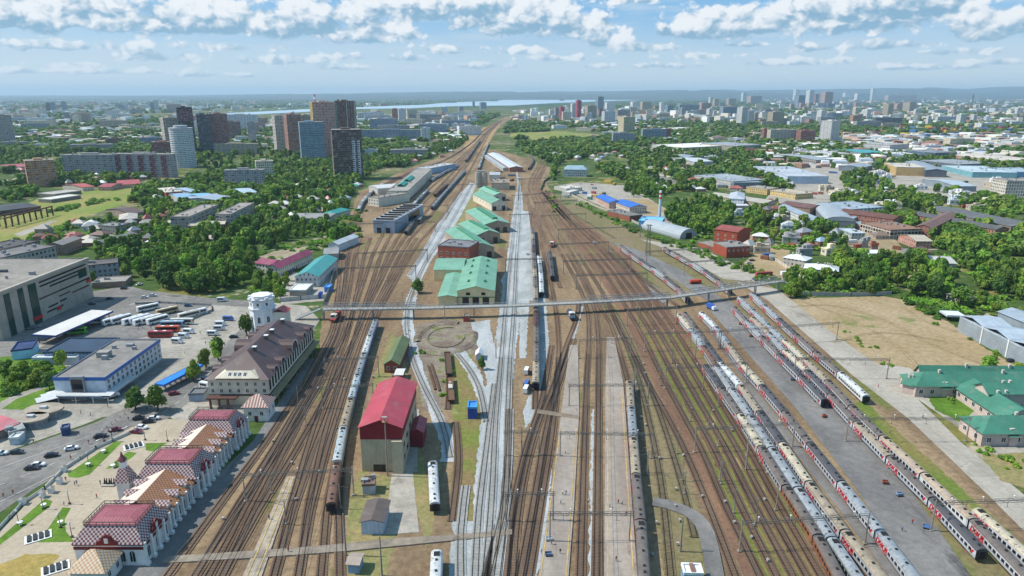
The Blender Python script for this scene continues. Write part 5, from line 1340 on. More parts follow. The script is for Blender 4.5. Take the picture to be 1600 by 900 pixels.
b = MB(); b.gable(6, 12.5, -2, 5, 12.5, 1.6, 'y', .4); b.build('annex_roof', M['seam'], t, color=lin('a8403a'))
# ---------- red-roofed shed
RS = ribbed('beige_siding', 1.0, .7, .1)
t, W, D = bld('tall_shed', 'tall beige-clad shed with bright red roof and dark red upper wall', 'industrial building', ('w', -49.5, -36, 201, 236), 16.2, wall=RS, wc='b5a68a', roof='gy', rc='a63c48', rh=2.6, ov=.6)
b = MB(); b.box(-W/2-.06, W/2+.06, -D/2-.06, D/2+.06, 11.8, 16.2, top=False); b.face([(-W/2, -D/2-.07, 16.2), (W/2, -D/2-.07, 16.2), (0, -D/2-.07, 18.7)]); b.build('upper_cladding', flat('dark_red_cladding', '7a1a24', .6), t)
b = MB(); b.box(-3.0, 1.0, -D/2-.12, -D/2+.02, 0, 2.6); b.build('door', M['glass'], t)
b = MB(); b.box(W/2-3.2, W/2+.2, -D/2-1.6, -D/2+2, 0, 11.8); b.build('stair_tower', M['plaster'], t, color=lin('b3a58a'))
windows(t, 'R', W, D, 5, (3.5, 8.0), WB)
bld('shed_annex', 'low maroon-roofed annex on the right flank of the tall shed', 'annex', ('w', -35.8, -31.4, 217, 227), 6.0, wc='7d2c30', roof='gy', rc='9a3340', rh=1.3)
# ---------- small near huts
bld('grey_cabin', 'small flat-roofed grey cabin in front of the tall red-roofed shed', 'hut', ('g', (567, 773), (586, 772), (569, 760)), 3.2, wc='a7a9ac', rc='6f5a50')
t, W, D = bld('store_building', 'pale blue store with brown ribbed roof by the level crossing', 'hut', ('r', (564, 815), (598, 815), (567, 783)), 4.2, wall='siding', wc='a9b6c6', roof='gy', rc='5d5049', rh=.8)
bld('crossing_hut', 'little hut with rusty pale roof below the level crossing', 'hut', ('g', (544, 896), (561, 897), (548, 880)), 3.0, wc='7d92a6', roof='gx', rc='9c8d80', rh=.5)
t, W, D = bld('track_shelter', 'shelter with white and brown striped roof by the curved path', 'hut', ('r', (1069, 897), (1099, 898), (1069, 882)), 3.0, wc='6d8cb0', roof='flat', rc='d2d3d2', vents=0)
b = MB(); b.box(-.5, .5, -D/2+.1, D/2-.1, 3.08, 3.62); b.build('roof_panel', flat('panel_brown', '7a5b48', .7), t)
bld('switch_cabin', 'dark blue tall cabin on the scrub beside the grey curve', 'cabin', ('g', (731, 655), (745, 655), (732, 645)), 4.6, wall='siding', wc='27489a', roof='flat', rc='3f86c4', vents=0)
bld('red_cabin', 'small dark red cabin with white roof behind the tall shed', 'cabin', ('g', (618, 595), (629, 595), (619, 586)), 2.8, wc='8a3038', roof='gx', rc='c9c5bf', rh=.4)
t, W, D = bld('olive_roof_hut', 'long brick hut with olive green roof beside the blue-sided train', 'hut', ('r', (600, 569), (623, 569), (606, 530)), 4.2, wc='8a4a38', roof='gy', rc='5f6b3c', rh=2.0)
windows(t, 'F', W, D, 2, (2.2,), WS)
bld('white_hut', 'tiny white gabled hut near the conifer by the pit', 'hut', ('g', (744, 563), (753, 563), (745, 556)), 2.8, wc='b9c3c8', roof='gy', rc='d6dadb', rh=1.2)
bld('red_booth', 'narrow red booth under the footbridge by the green depot', 'booth', ('g', (724, 503), (733, 503), (724, 499)), 3.0, wc='a34a40', roof='flat', rc='8a7f74', vents=0)
# ---------- green-roofed depots
GRN = '6c9c80'
t, W, D = bld('depot_hall', 'cream depot hall with big green roof right behind the footbridge', 'depot', ('w', -32.5, -10.5, 388, 466), 8.5, wc='dccd9e', roof='gy', rc=GRN, rh=2.8)
windows(t, 'F', W, D, 2, (6.6,), WB, -4.5, 4.5); windows(t, 'L', W, D, 12, (7.2,), WS)
b = MB(); b.box(-W/2-.2, W/2+.2, -D/2-.25, -D/2+.02, 4.4, 4.8); b.build('eave_band', flat('green_band', '2f6a4a', .6), t)
for i in range(3): child('door', DOOR, t, (-6+i*6, -D/2, 2.2), (0, 0, 0))
for y in (-24, -4, 14, 30):
    for sg in (-1, 1):
        b = MB(); x = sg*5; z0 = 8.5+2.8*(1-abs(x)/(W/2))+.2
        b.face([(x-1.2, y-1.4, z0-.4), (x+1.2, y-1.4, z0-.4), (x, y-1.4, z0+1.6)]); b.face([(x-1.2, y-1.4, z0-.4), (x, y-1.4, z0+1.6), (x, y+3.5, z0+.6)]); b.face([(x+1.2, y-1.4, z0-.4), (x, y+3.5, z0+.6), (x, y-1.4, z0+1.6)])
        b.build('roof_monitor', M['paint'], t, color=lin('3f8a66'))
bld('depot_aisle', 'lower green-roofed side aisle on the left of the cream depot hall', 'depot', ('w', -43.5, -32.7, 386, 440), 5.4, wc='d8ca9c', roof='gy', rc='70a085', rh=1.0)
bld('depot_crossing_hall', 'green cross-gabled rear part of the cream depot', 'depot', ('w', -52, -32.7, 441, 474), 7.8, wc='d6c89c', roof='gx', rc='729f86', rh=2.6)
t, W, D = bld('brick_office', 'tall red brick workshop office with flat grey roof among the green depots', 'office', ('r', (684, 384), (733, 387), (680, 373)), 13, wc='9a5540', roof='flat', rc='77777a')
windows(t, 'F', W, D, 5, (4, 8), WM); windows(t, 'L', W, D, 4, (4, 8), WM)
for i, (q, H, l) in enumerate((((('l', (733, 389), (695, 361), 20)), 8, 'brick-fronted green-roofed engine shed next to the red brick office'), ((('l', (746, 367), (716, 350), 20)), 8, 'second green-roofed engine shed counting from the brick office'), ((('l', (757, 351), (727, 330), 24)), 8, 'third green-roofed engine shed counting from the brick office'), ((('l', (768, 318), (739, 303), 17)), 8, 'cream-walled engine shed with green roof before the silos'), ((('l', (772, 305), (748, 295), 15)), 7, 'smallest green-roofed shed right below the silos'))):
    t, W, D = bld('engine_shed', l, 'engine shed', q, H, wc='a8937c' if i < 3 else 'cfc4ae', roof='gy', rc=('6a9a80', '70a085', '74a389', '68977d', '78a78d')[i], rh=W*.16)
    for k in range(3 if W > 20 else 2): child('door', DOOR, t, (-W*.3+k*W*.6/(2 if W > 20 else 1), -D/2, 2.4))
    windows(t, 'L', W, D, 6, (5.2,), WM)
    b = MB(); b.box(-W*.09, W*.09, -D*.4, D*.4, 8+W*.14, 8+W*.2); b.build('roof_monitor', M['paint'], t, color=lin('3f7f60'))
# ---------- workshops west of the depots
t, W, D = bld('blue_shed', 'pale blue-grey shed with saw-tooth white roof and two dark gates', 'shed', ('g', (584, 364), (617, 365), (613, 336)), 11.5, wall='siding', wc='8f9dad', roof='flat', rc='b9bcc0', vents=0)
b = MB()
for k in range(8):
    y = -D/2+D*(k+.3)/8.2; w_ = W*.42
    b.face([(-w_, y, 11.6), (w_, y, 11.6), (w_, y+.2, 13.3), (-w_, y+.2, 13.3)], 1); b.face([(-w_, y+.2, 13.3), (w_, y+.2, 13.3), (w_, y+D/10, 11.6), (-w_, y+D/10, 11.6)], 0); b.face([(-w_, y, 11.6), (-w_, y+.2, 13.3), (-w_, y+D/10, 11.6)], 0); b.face([(w_, y, 11.6), (w_, y+D/10, 11.6), (w_, y+.2, 13.3)], 0)
b.build('skylight', [M['metal'], M['dark']], t, color=lin('c3c6c8'))
for x in (-W*.24, W*.18): child('door', DOOR, t, (x, -D/2, 2.6))
b = MB(); b.box(W/2-.02, W/2+.08, -D*.05, D*.35, 3, 10); b.build('glazing', M['glass'], t)
t, W, D = bld('workshop', 'long cream workshop with green rooflights', 'workshop', ('r', (604, 299), (637, 299), (647, 264)), 11, wc='c9c2ae', roof='flat', rc='8f8a82', vents=4)
b = MB()
for k in range(2): b.gable(-W*.26, W*.06, -D*.34+k*D*.2, -D*.2+k*D*.25, 12.4, 2.2, 'y', .3); b.box(-W*.25, W*.05, -D*.335+k*D*.2, -D*.205+k*D*.25, 11, 12.4)
b.build('rooflight', M['paint'], t, color=lin('2f8a78'))
for k in range(3): child('door', DOOR, t, (-W*.3+k*W*.27, -D/2, 2.6))
windows(t, 'R', W, D, 14, (7,), WM)
t, W, D = bld('workshop_annex', 'cream two-storey annex at the near left corner of the long workshop', 'workshop', ('r', (575, 308), (591, 310), (602, 298)), 9.5, wc='cbc4b2', roof='flat', rc='8d867c')
windows(t, 'F', W, D, 4, (3, 6.6), WM)
bld('pale_roof_shed', 'shed with pale rounded roof behind the curved train', 'shed', ('r', (576, 291), (590, 295), (600, 280)), 7, wc='b8b4ac', roof='archy', rc='c4c4c0', rh=2.2)
bld('glazed_annex', 'low grey shed row stretching behind the long workshop', 'shed', ('r', (648, 263), (668, 264), (668, 254)), 9, wc='8fa3b8', roof='flat', rc='a6a7a6')
t = empty('concrete_silo', *P(753, 294)); tag(t, 'pair of concrete silos joined by a low block above the green sheds', 'silo')
for x in (-5, 3.5):
    b = MB(); b.tube((x, 2, 0), (x, 2, 21), 4.2, n=14); b.build('drum', M['plaster'], t, color=lin('a59e90'))
b = MB(); b.box(-6, 5, -.5, 4, 21, 23.5); b.build('head_house', M['plaster'], t, color=lin('b1aa9c'))
bld('sand_plant', 'pale block with rusty top right of the silos', 'plant building', ('g', (768, 297), (796, 297), (770, 290)), 9, wc='b3a792', roof='flat', rc='8c7f70')
bld('white_plant', 'white block behind the silos', 'plant building', ('g', (765, 282), (781, 282), (766, 277)), 8, wc='c7c4bc', roof='gx', rc='a9aeb0', rh=1.5)
bld('long_white_shed', 'long white shed where the right-hand tracks bend', 'shed', ('l', (796, 262), (762, 240), 22), 7, wc='9b6a58', roof='gy', rc='c2c6c8', rh=2.2)
bld('long_grey_shed', 'narrow grey shed left of the long white shed', 'shed', ('l', (786, 263), (757, 243), 8), 5, wc='a4a39e', roof='gy', rc='9ba2a6', rh=1.2)
# ---------- mall, bus station and their neighbours
t, W, D = bld('shopping_centre', 'large beige shopping centre with dark horizontal window strips and flat roof', 'shopping centre', ('w', -322, -258, 326, 404), 24, wc='a59a8c', roof='flat', rc='857f76', vents=6)
fr = 1
for (y0, y1, z) in ((-6, 36, 21.4), (-6, 36, 19.2), (2, 28, 17.2), (-8, 38, 12.6), (8, 18, 9.6), (20, 36, 8.4), (-2, 6, 6.2), (8, 14, 6.6), (-4, 10, 3.8)):
    b = MB(); b.box(W/2-.02, W/2+.14, y0, y1, z-.45, z+.45); b.build('window_strip', M['glass'], t)
b = MB(); b.box(W/2-.02, W/2+.16, 28, 36, 14.6, 18.6); b.build('window', flat('green_glass', '1f3b36', .1), t)
b = MB()
for y0, y1 in ((-15, -9), (-23, -19), (-33, -29)): b.box(W/2-.02, W/2+.3, y0, y1, 0, 22.5)
b.build('glazing', flat('teal_glazing', '24433c', .12), t)
b = MB(); b.box(W/2-.5, W/2+1.2, -D/2, D/2, 23.6, 25.0); b.box(W/2-.3, W/2+.6, -D/2, D/2, 22.6, 23.6); b.build('cornice', flat('cornice_beige', 'a89f92', .8), t)
b = MB()
for (y, z, l) in ((36, 11.2, 3.5), (6, 3.2, 3.5), (-12, 3.4, 7)): b.box(W/2+.1, W/2+.5, y-l/2, y+l/2, z-.9, z+.9)
b.build('sign', flat('red_sign', 'c0281f', .5), t)
b = MB(); b.tube((-4, 5, 24), (-4, 5, 26.2), 3.0, 2.6, 12); b.box(2, 6, 6, 8, 24, 25.4); b.box(-14, -10, -8, -4, 24, 25.8); b.build('rooftop_plant', flat('plant_grey', '4d5258', .6), t)
bld('long_office', 'long grey office with small square windows behind the shopping centre', 'office', ('r', (0, 404), (87, 385), (-10, 394)), 15, wall='foffice', wc='9d9a98', rc='6d6a68')
bld('dark_roof_office', 'dark-roofed office behind the long grey office', 'office', ('r', (0, 391), (62, 377), (-10, 381)), 14, wall='foffice', wc='8e8a86', rc='4d4a48')
bld('brown_office', 'brownish two-storey building with grey roof beside the long office', 'building', ('r', (97, 383), (127, 372), (86, 378)), 8, wall='fhouse', wc='a07e6c', roof='gx', rc='857c74', rh=2)
bld('side_office', 'grey glazed office block between the shopping centre and the grove', 'office', ('r', (134, 416), (184, 411), (134, 408)), 10, wall='foffice', wc='8f979c', rc='5f5b58')
bld('brick_block', 'low brick block with flat roof behind the white cars', 'building', ('r', (144, 443), (196, 440), (150, 434)), 3.5, wc='8d7767', rc='8e8880')
t, W, D = bld('bus_station', 'white bus station block with blue roof edge and rows of paired windows', 'bus station', ('w', -186.5, -165.5, 257, 302), 9, wc='b9c3cc', roof='flat', rc='7f7b76', vents=4)
b = MB()
for q in ((-W/2-.25, W/2+.25, -D/2-.25, -D/2-.13), (-W/2-.25, W/2+.25, D/2+.13, D/2+.25), (-W/2-.25, -W/2-.13, -D/2-.13, D/2+.13), (W/2+.13, W/2+.25, -D/2-.13, D/2+.13)): b.box(*q, 8.2, 9.7)
b.build('blue_fascia', flat('fascia_blue', '2d62a8', .5), t)
windows(t, 'R', W, D, 13, (7.0, 4.5, 2.0), WM, -20.5, 20.5)
b = MB(); b.box(-3, 2.4, -D/2-1.4, -D/2-.1, .1, 10.4); b.build('entrance_portal', flat('portal_grey', '8d8f92', .6), t)
b = MB(); b.box(-2.6, 2.0, -D/2-1.46, -D/2-1.38, 2.8, 9.2); b.build('glazing', M['glass'], t)
b = MB(); b.box(-W/2+3, W/2+4, -D/2-4.5, -D/2-1.5, 3.0, 3.5); b.box(W/2+.3, W/2+3.6, -D/2-4.5, -6, 3.0, 3.45)
for x in (-7, 0, 7, 13): b.bar((x, -D/2-4.2, 0), (x, -D/2-4.2, 3), .3)
b.build('entrance_canopy', flat('canopy_white', 'b9bcbc', .6), t)
b = MB(); b.box(-6, -1, 0, 3.5, 9.1, 11.6); b.build('roof_hut', M['plaster'], t, color=lin('8f8b86'))
def canopy(name, label, s, H, rc, edge, n=6):
    cx, cy, a, W, D = spec(s, H); FOOT.append((cx, cy, a, W, D))
    t = empty(name, cx, cy, 0, a); tag(t, label, 'canopy')
    b = MB(); b.box(-W/2, W/2, -D/2, D/2, H-.15, H+.2); b.build('roof', M['metal'], t, color=lin(rc))
    b = MB()
    for q in ((-W/2-.1, W/2+.1, -D/2-.1, -D/2-.005), (-W/2-.1, W/2+.1, D/2+.005, D/2+.1), (-W/2-.1, -W/2-.005, -D/2, D/2), (W/2+.005, W/2+.1, -D/2, D/2)): b.box(*q, H-.7, H+.3)
    b.build('fascia', M['paint'], t, color=lin(edge))
    for i in range(n):
        for sg in (-1, 1):
            u = (-.45+.9*i/(n-1)); c = MB()
            if W > D: c.bar((u*W, sg*D*.4, 0), (u*W, sg*D*.4, H-.15), .3)
            else: c.bar((sg*W*.4, u*D, 0), (sg*W*.4, u*D, H-.15), .3)
            c.build('post', M['steel'], t)
canopy('bus_canopy', 'long white canopy with blue edge in front of the shopping centre', ('r', (50, 523), (87, 525), (131, 484)), 5, 'c9c6bf', '2b3f7a')
canopy('bay_canopy', 'bright blue strip canopy beside the bus station lane', ('r', (242, 600), (256, 602), (283, 566)), 3.4, '2f7fd0', '2569b4', 8)
bld('waiting_hall', 'low dark-roofed waiting hall between the white canopy and the bus station', 'hall', ('r', (68, 551), (152, 551), (112, 529)), 5, wall='fglass', wc='7f97ad', rc='2f4256', vents=0)
bld('hall_entrance', 'light blue corner pavilion at the left end of the dark-roofed hall', 'pavilion', ('r', (17, 549), (50, 545), (40, 534)), 4.5, wc='8fc0d8', rc='2d3f66', vents=0)
bld('white_gallery', 'low white gallery along the park side of the dark hall', 'gallery', ('r', (50, 560), (118, 560), (56, 556)), 3.2, wc='c6ccd2', rc='c4c8cc', vents=0)
bld('guard_cabin', 'blue-grey cabin with dark roof in front of the cream station', 'cabin', ('g', (296, 628), (320, 627), (298, 619)), 3.2, wc='8796a4', roof='flat', rc='6a6d70', vents=0)
bld('market_row', 'long market row with faded red roof at the left edge', 'market building', ('r', (-25, 682), (28, 662), (-8, 652)), 3.4, wc='8d8078', roof='gx', rc='b5636a', rh=.7)
bld('glass_kiosk', 'blue-grey square kiosk with flat roof below the round kiosk', 'kiosk', ('g', (17, 690), (42, 683), (23, 676)), 3.2, wc='9fb2b8', rc='8c908e', vents=1)
bld('small_kiosk', 'small pale kiosk standing before the blue-grey one', 'kiosk', ('g', (16, 696), (31, 695), (19, 688)), 2.6, wc='a9bac0', rc='b7bab8', vents=0)
bld('blue_booth', 'dark blue booth on the pavement edge of the station road', 'kiosk', ('g', (97, 682), (109, 680), (98, 676)), 2.8, wc='3a4a72', rc='4a5878', vents=0)
for (px, py, r_, l) in ((51, 664, 5.4, 'round-fronted kiosk with flat tan roof beside the faded red market row'), (71, 650, 6.2, 'wider round kiosk with grey roof behind the tan one')):
    x, y = P(px, py)
    t = empty('round_kiosk', x, y); tag(t, l, 'kiosk'); FOOT.append((x, y, 0, 2*r_, 2*r_))
    pts = [(r_*math.cos(2*math.pi*k/16), r_*.75*math.sin(2*math.pi*k/16)) for k in range(16)]
    b = MB(); b.prism(pts, 0, 2.6); b.build('wall', M['fglass'], t, color=lin('8d8f90'))
    b = MB(); b.prism([(x_*1.15, y_*1.15) for x_, y_ in pts], 2.6, 3.3); b.build('roof', M['bitumen'], t, color=lin('9a8f80'))
    b = MB(); b.box(-1.2, 1.2, -.8, .8, 3.3, 4.2); b.build('roof_vent', M['metal'], t, color=lin('b5b7b8'))
for i, (px, py, l) in enumerate(((74, 632, 'white gabled market tent nearest the round kiosks'), (82, 626, 'white market tent, second from the round kiosks'), (92, 622, 'white market tent, third from the round kiosks'), (104, 622, 'white market tent beside the bus station steps'))):
    x, y = P(px, py); t = empty('market_tent', x, y, 0, .75); tag(t, l, 'tent')
    b = MB(); b.gable(-3.4, 3.4, -2.4, 2.4, 2.6, 1.0, 'x', .2); b.build('canopy', M['white'], t)
    b = MB()
    for sx in (-3.2, 3.2):
        for sy in (-2.2, 2.2): b.bar((sx, sy, 0), (sx, sy, 2.6), .12)
    b.box(-3.3, 3.3, 2.2, 2.3, .1, 2.4); b.build('frame', M['steel'], t)
# ---------- left middle
bld('teal_roof_house', 'white two-storey house with bright teal roof beside the left tracks', 'house', ('r', (461, 432), (497, 432), (486, 404)), 7, wall='fhouse', wc='c6c4c0', roof='gy', rc='3d8f8c', rh=3)
bld('maroon_roof_house', 'long house with maroon-pink roof left of the teal roof', 'house', ('r', (417, 418), (434, 419), (444, 393)), 6.5, wall='fhouse', wc='c9c2b4', roof='gy', rc='8f3550', rh=2.6)
bld('maroon_roof_wing', 'smaller maroon-roofed wing at the end of the long maroon house', 'house', ('r', (399, 411), (424, 414), (408, 404)), 6.5, wall='fhouse', wc='c9c2b4', roof='gx', rc='883450', rh=2.2)
bld('white_roof_shed', 'low shed with white roof before the teal-roofed house', 'shed', ('r', (452, 454), (478, 454), (454, 444)), 3.6, wc='8f8a80', roof='flat', rc='cfcfc8', vents=0)
bld('blue_booth', 'small blue booth at the fence by the left tracks', 'booth', ('g', (507, 457), (515, 457), (509, 452)), 3, wc='3f7ac0', rc='4a8ed0', vents=0)
bld('blue_toilet', 'narrow upright blue cabin in the yard below the white-roofed shed', 'booth', ('g', (498, 467), (502, 467), (498, 464)), 3, wc='2d56b0', rc='2d56b0', vents=0)
t, W, D = bld('grey_roof_block', 'two-storey block with weathered grey hip roof in the grove', 'house', ('r', (452, 341), (512, 341), (455, 333)), 6.5, wall='fhouse', wc='a59c90', roof='hip', rc='8e8a84', rh=2.2, chim=2)
bld('teal_hip_house', 'house with teal hip roof behind the grey-roofed block', 'house', ('r', (503, 334), (520, 335), (508, 325)), 6, wall='fhouse', wc='b9b2a6', roof='hip', rc='2f8f86', rh=2.6)
bld('white_gable_house', 'pale gabled building at the end of the fence by the left tracks', 'house', ('r', (513, 381), (528, 382), (521, 367)), 6, wc='c3c5c6', roof='gy', rc='b4b9bc', rh=2)
bld('ruined_shed', 'grey weathered shed below the pale gabled building', 'shed', ('r', (506, 397), (528, 396), (510, 388)), 5, wc='9b968e', roof='gx', rc='8d8b88', rh=1.6)
t, W, D = bld('apartment_house', 'four-storey panel house nearest the arched brick hall', 'apartment house', ('r', (295, 339), (341, 320), (274, 336)), 13, wall='fslab', wc='a39c92', rc='8f887e')
bld('apartment_house', 'four-storey panel house right of the first one, end wall lit', 'apartment house', ('r', (361, 335), (397, 317), (341, 333)), 13, wall='fslab', wc='a59e94', rc='8f887e')
t, W, D = bld('arched_hall', 'brick hall with arched openings below the two panel houses', 'hall', ('r', (294, 354), (351, 351), (300, 347)), 7, wc='8a5038', rc='a59c8e')
windows(t, 'F', W, D, 8, (3,), WA)
bld('red_wall_shed', 'white-roofed shed with red walls at the edge of the olive field', 'shed', ('r', (259, 301), (285, 299), (250, 294)), 8, wc='8f3b34', rc='c9bfae')
for (A, B_, D_, c, l) in (((278, 311), (303, 309), (267, 303), '86a6c0', 'pale blue-roofed shed nearest the red-walled shed'), ((298, 300), (312, 298), (287, 292), '9fb0bf', 'smaller blue-grey shed behind the pale blue one'), ((325, 310), (345, 307), (314, 301), '7fb0cf', 'bright pale-blue roof shed in the middle of the yard'), ((340, 313), (362, 307), (328, 300), '9aa7b2', 'grey-blue roof shed at the right of the yard'), ((381, 302), (402, 300), (378, 294), 'a9bcc4', 'pale shed right of the shed yard')):
    bld('storage_shed', l, 'shed', ('r', A, B_, D_), 7, wc='b5b1a8', roof='gx', rc=c, rh=2.4)
bld('platform_shed', 'long white-roofed open shed by the olive field, nearer one', 'shed', ('r', (80, 312), (126, 305), (78, 308)), 4, wc='77736a', rc='cdc8bc', vents=0)
bld('platform_shed', 'long grey-roofed shed behind the white-roofed one', 'shed', ('r', (84, 304), (127, 298), (82, 299)), 4, wc='77736a', rc='a9a49a', vents=0)
bld('dark_shed', 'long black-roofed shed at the left edge beyond the field', 'shed', ('r', (-8, 331), (62, 322), (-8, 322)), 5, wc='5a5048', roof='gx', rc='3a3532', rh=1.5)
p0, p1 = P(0, 357), P(74, 337); L = math.dist(p0, p1)
t = empty('crane_trestle', *p0, 0, math.atan2(p1[1]-p0[1], p1[0]-p0[0])); tag(t, 'rusty concrete trestle frame standing in the olive field', 'trestle')
for k in range(9):
    b = MB()
    for yy in (-6, 6): b.box(k*L/8-.5, k*L/8+.5, yy-.5, yy+.5, 0, 9)
    b.build('column', M['rust'], t)
for yy in (-6, 6):
    b = MB(); b.box(-1, L+1, yy-.6, yy+.6, 9, 10.2); b.build('beam', M['rust'], t)
# ---------- right side
t, W, D = bld('grey_warehouse', 'three-bay grey metal warehouse right of the bare field', 'warehouse', ('r', (1500, 495), (1622, 556), (1535, 491)), 8, wall='siding', wc='8b959c', roof='flat', rc='9aa5ae', vents=0)
for k in range(3):
    b = MB(); w_ = W/3; x0 = -W/2+k*w_; b.gable(x0+.15, x0+w_-.15, -D/2, D/2, 8.6, 1.8, 'y', .0); b.build('bay_roof', M['seam'], t, color=lin('a3afb8'))
    b = MB(); b.box(x0+w_-.5, x0+w_+.3, -D/2-.3, -D/2-.02, 0, 8.8); b.build('bay_post', M['white'], t)
bld('far_warehouse', 'second grey warehouse roof behind the three-bay one', 'warehouse', ('r', (1560, 487), (1640, 520), (1590, 482)), 8, wall='siding', wc='8b959c', roof='gx', rc='8f9ba5', rh=2)
canopy('white_canopy', 'small white canopy at the corner of the three-bay warehouse', ('r', (1480, 493), (1508, 494), (1479, 486)), 3.5, 'cdd5da', 'b9c0c4', 3)
GR2 = '3d7660'
PINK = 'b8a69c'
def gbld(name, label, s, H, rh, roof='hip', win=True, **k):
    t, W, D = bld(name, label, 'house', s, H, wc=PINK, roof=roof, rc=GR2, rh=rh, ov=.8, chim=2, **k)
    if win: windows(t, 'F', W, D, max(2, int(W/4.5)), (2.4,), WM); windows(t, 'L', W, D, max(2, int(D/4.5)), (2.4,), WM)
    return t, W, D
gbld('green_roof_house', 'long pink house with green hip roof, upper wing of the green-roofed complex', ('r', (1432, 603), (1640, 603), (1432, 586)), 5, 4)
gbld('green_roof_house', 'gabled pink end block with white door, left end of the green-roofed complex', ('r', (1411, 598), (1432, 603), (1412, 588)), 4.6, 2.2, 'gx', False)
gbld('green_roof_house', 'green-roofed cross wing linking the two long pink houses', ('r', (1566, 652), (1625, 652), (1503, 605)), 4.6, 3.5, 'gy')
gbld('green_roof_house', 'two-storey gabled pink block standing above the cross wing', ('r', (1545, 614), (1610, 614), (1531, 601)), 8, 2.4, 'gx')
gbld('green_roof_house', 'lower pink house with green hip roof nearest the apron', ('r', (1536, 677), (1650, 677), (1518, 652)), 5, 4)
gbld('green_roof_porch', 'small green-roofed porch on the front of the upper pink house', ('r', (1473, 607), (1486, 607), (1473, 602)), 4, 1.2, 'hip', False)
gbld('green_roof_porch', 'small green-roofed porch on the front of the lower pink house', ('r', (1579, 682), (1592, 682), (1579, 677)), 4, 1.2, 'hip', False)
gbld('green_roof_house', 'far green-roofed row behind the upper pink house', ('r', (1440, 584), (1640, 586), (1440, 578)), 5, 3, 'gx', False)
t, W, D = bld('white_roof_house', 'small house with spotless white roof, left of the white-roofed pair', 'house', ('c', (1245, 414), 16, 13, -.75), 5.5, wall='fhouse', wc='b3ac9f', roof='hip', rc='d4d8da', rh=2.5, chim=4)
bld('white_roof_house', 'wider house with white roof and many chimneys, right of the white-roofed pair', 'house', ('c', (1282, 430), 21, 14, -.45), 5.5, wall='fhouse', wc='b3ac9f', roof='hip', rc='d9dcdd', rh=2.5, chim=6)
bld('flat_white_store', 'flat white-roofed store among trees beyond the white-roofed pair', 'store', ('r', (1322, 398), (1357, 401), (1323, 391)), 4, wc='bcc4c8', rc='d0d4d6', vents=0)
bld('flat_white_store', 'pale blue-walled store beside the flat white one', 'store', ('r', (1358, 397), (1383, 397), (1351, 391)), 6, wall='fhouse', wc='a9bccb', rc='cdd2d6', vents=0)
t, W, D = bld('brick_house', 'tall red brick works house with low slanted roof beside the dirt yard', 'brick building', ('r', (1117, 358), (1152, 363), (1124, 350)), 13, wc='96462f', roof='gx', rc='8f4436', rh=2.2)
windows(t, 'F', W, D, 3, (5, 9), WS)
t, W, D = bld('brick_annex', 'lower flat-roofed red brick block in front of the tall brick house', 'brick building', ('r', (1136, 387), (1172, 385), (1110, 379)), 8, wc='93452f', rc='807a74')
windows(t, 'F', W, D, 5, (5.4,), WS)
bld('brick_garage', 'low red brick garages left of the brick house', 'brick building', ('r', (1091, 378), (1116, 386), (1098, 373)), 3.5, wc='96503a', rc='8d857c', vents=0)
t, W, D = bld('quonset_hangar', 'rounded grey metal hangar beside the blue pump house', 'hangar', ('g', (1062, 374), (1089, 371), (1018, 356)), 1.0, wc='8d949a', roof='archy', rc='9aa1a5', rh=7.5, rmat='metal')
b = MB(); b.box(-3, 3, -D/2-.5, -D/2-.2, 0, 5); b.build('door', M['dark'], t)
bld('pump_house', 'sky-blue pump house at the foot of the striped chimney', 'pump house', ('r', (998, 345), (1034, 347), (1000, 338)), 5, wall='siding', wc='4f93c4', rc='6fb2dc', vents=2)
x, y = P(1030, 344)
def hfrom(base, top):
    x, y = P(*base); z = 0.0
    for _ in range(4000):
        if PX(x, y, z)[1] <= top: break
        z += .1
    return z
hh = hfrom((1030, 344), 298)
t = empty('boiler_chimney', x, y); tag(t, 'slim pale blue chimney with red and white top by the blue pump house', 'chimney')
b = MB(); b.tube((0, 0, 0), (0, 0, hh*.72), 1.5, 1.3, 12); b.build('shaft', M['paint'], t, color=lin('b4c6d2'))
for k in range(4):
    b = MB(); z0 = hh*(.72+.07*k); b.tube((0, 0, z0), (0, 0, z0+hh*.07), 1.32, 1.3, 12); b.build('band', M['paint'], t, color=lin('b33a34' if k % 2 == 0 else 'd6d4d0'))
bld('blue_roof_shop', 'salmon workshop with bright blue roof, left of two', 'workshop', ('r', (931, 307), (952, 317), (946, 304)), 6.5, wall='fhouse', wc='bfa090', roof='gx', rc='2a62b8', rh=2.6)
bld('blue_roof_shop', 'white workshop with bright blue roof, right of two', 'workshop', ('r', (959, 315), (984, 324), (973, 310)), 7, wall='fhouse', wc='c0b2a4', roof='gx', rc='2c64b4', rh=2.2)
bld('brick_stores', 'long low brick stores in front of the blue-roofed workshops', 'store', ('r', (984, 338), (1004, 336), (963, 328)), 5, wc='86503c', rc='74706c')
t, W, D = bld('glass_top_office', 'white four-storey office with glazed sloping top floor by the bending tracks', 'office', ('c', (899, 275), 34, 24, -.12), 11, wall='foffice', wc='c4c6c8', roof='hip', rc='8fa9b4', rh=4.5, ins=5)
bld('yard_store', 'low white yard stores below the glass-topped office', 'store', ('g', (866, 296), (885, 300), (870, 290)), 4, wc='b5b1a8', rc='b9b5ac')
bld('yard_store', 'pale small yard store nearest the portal, below the other store', 'store', ('g', (878, 305), (890, 306), (880, 300)), 4, wc='b5b1a8', rc='c4c0b6', vents=0)
bld('white_hostel', 'long white three-storey house with pale hip roof', 'hostel', ('r', (1140, 310), (1163, 311), (1111, 300)), 10, wall='fhouse', wc='d0cfcf', roof='hip', rc='aeb4ba', rh=3)
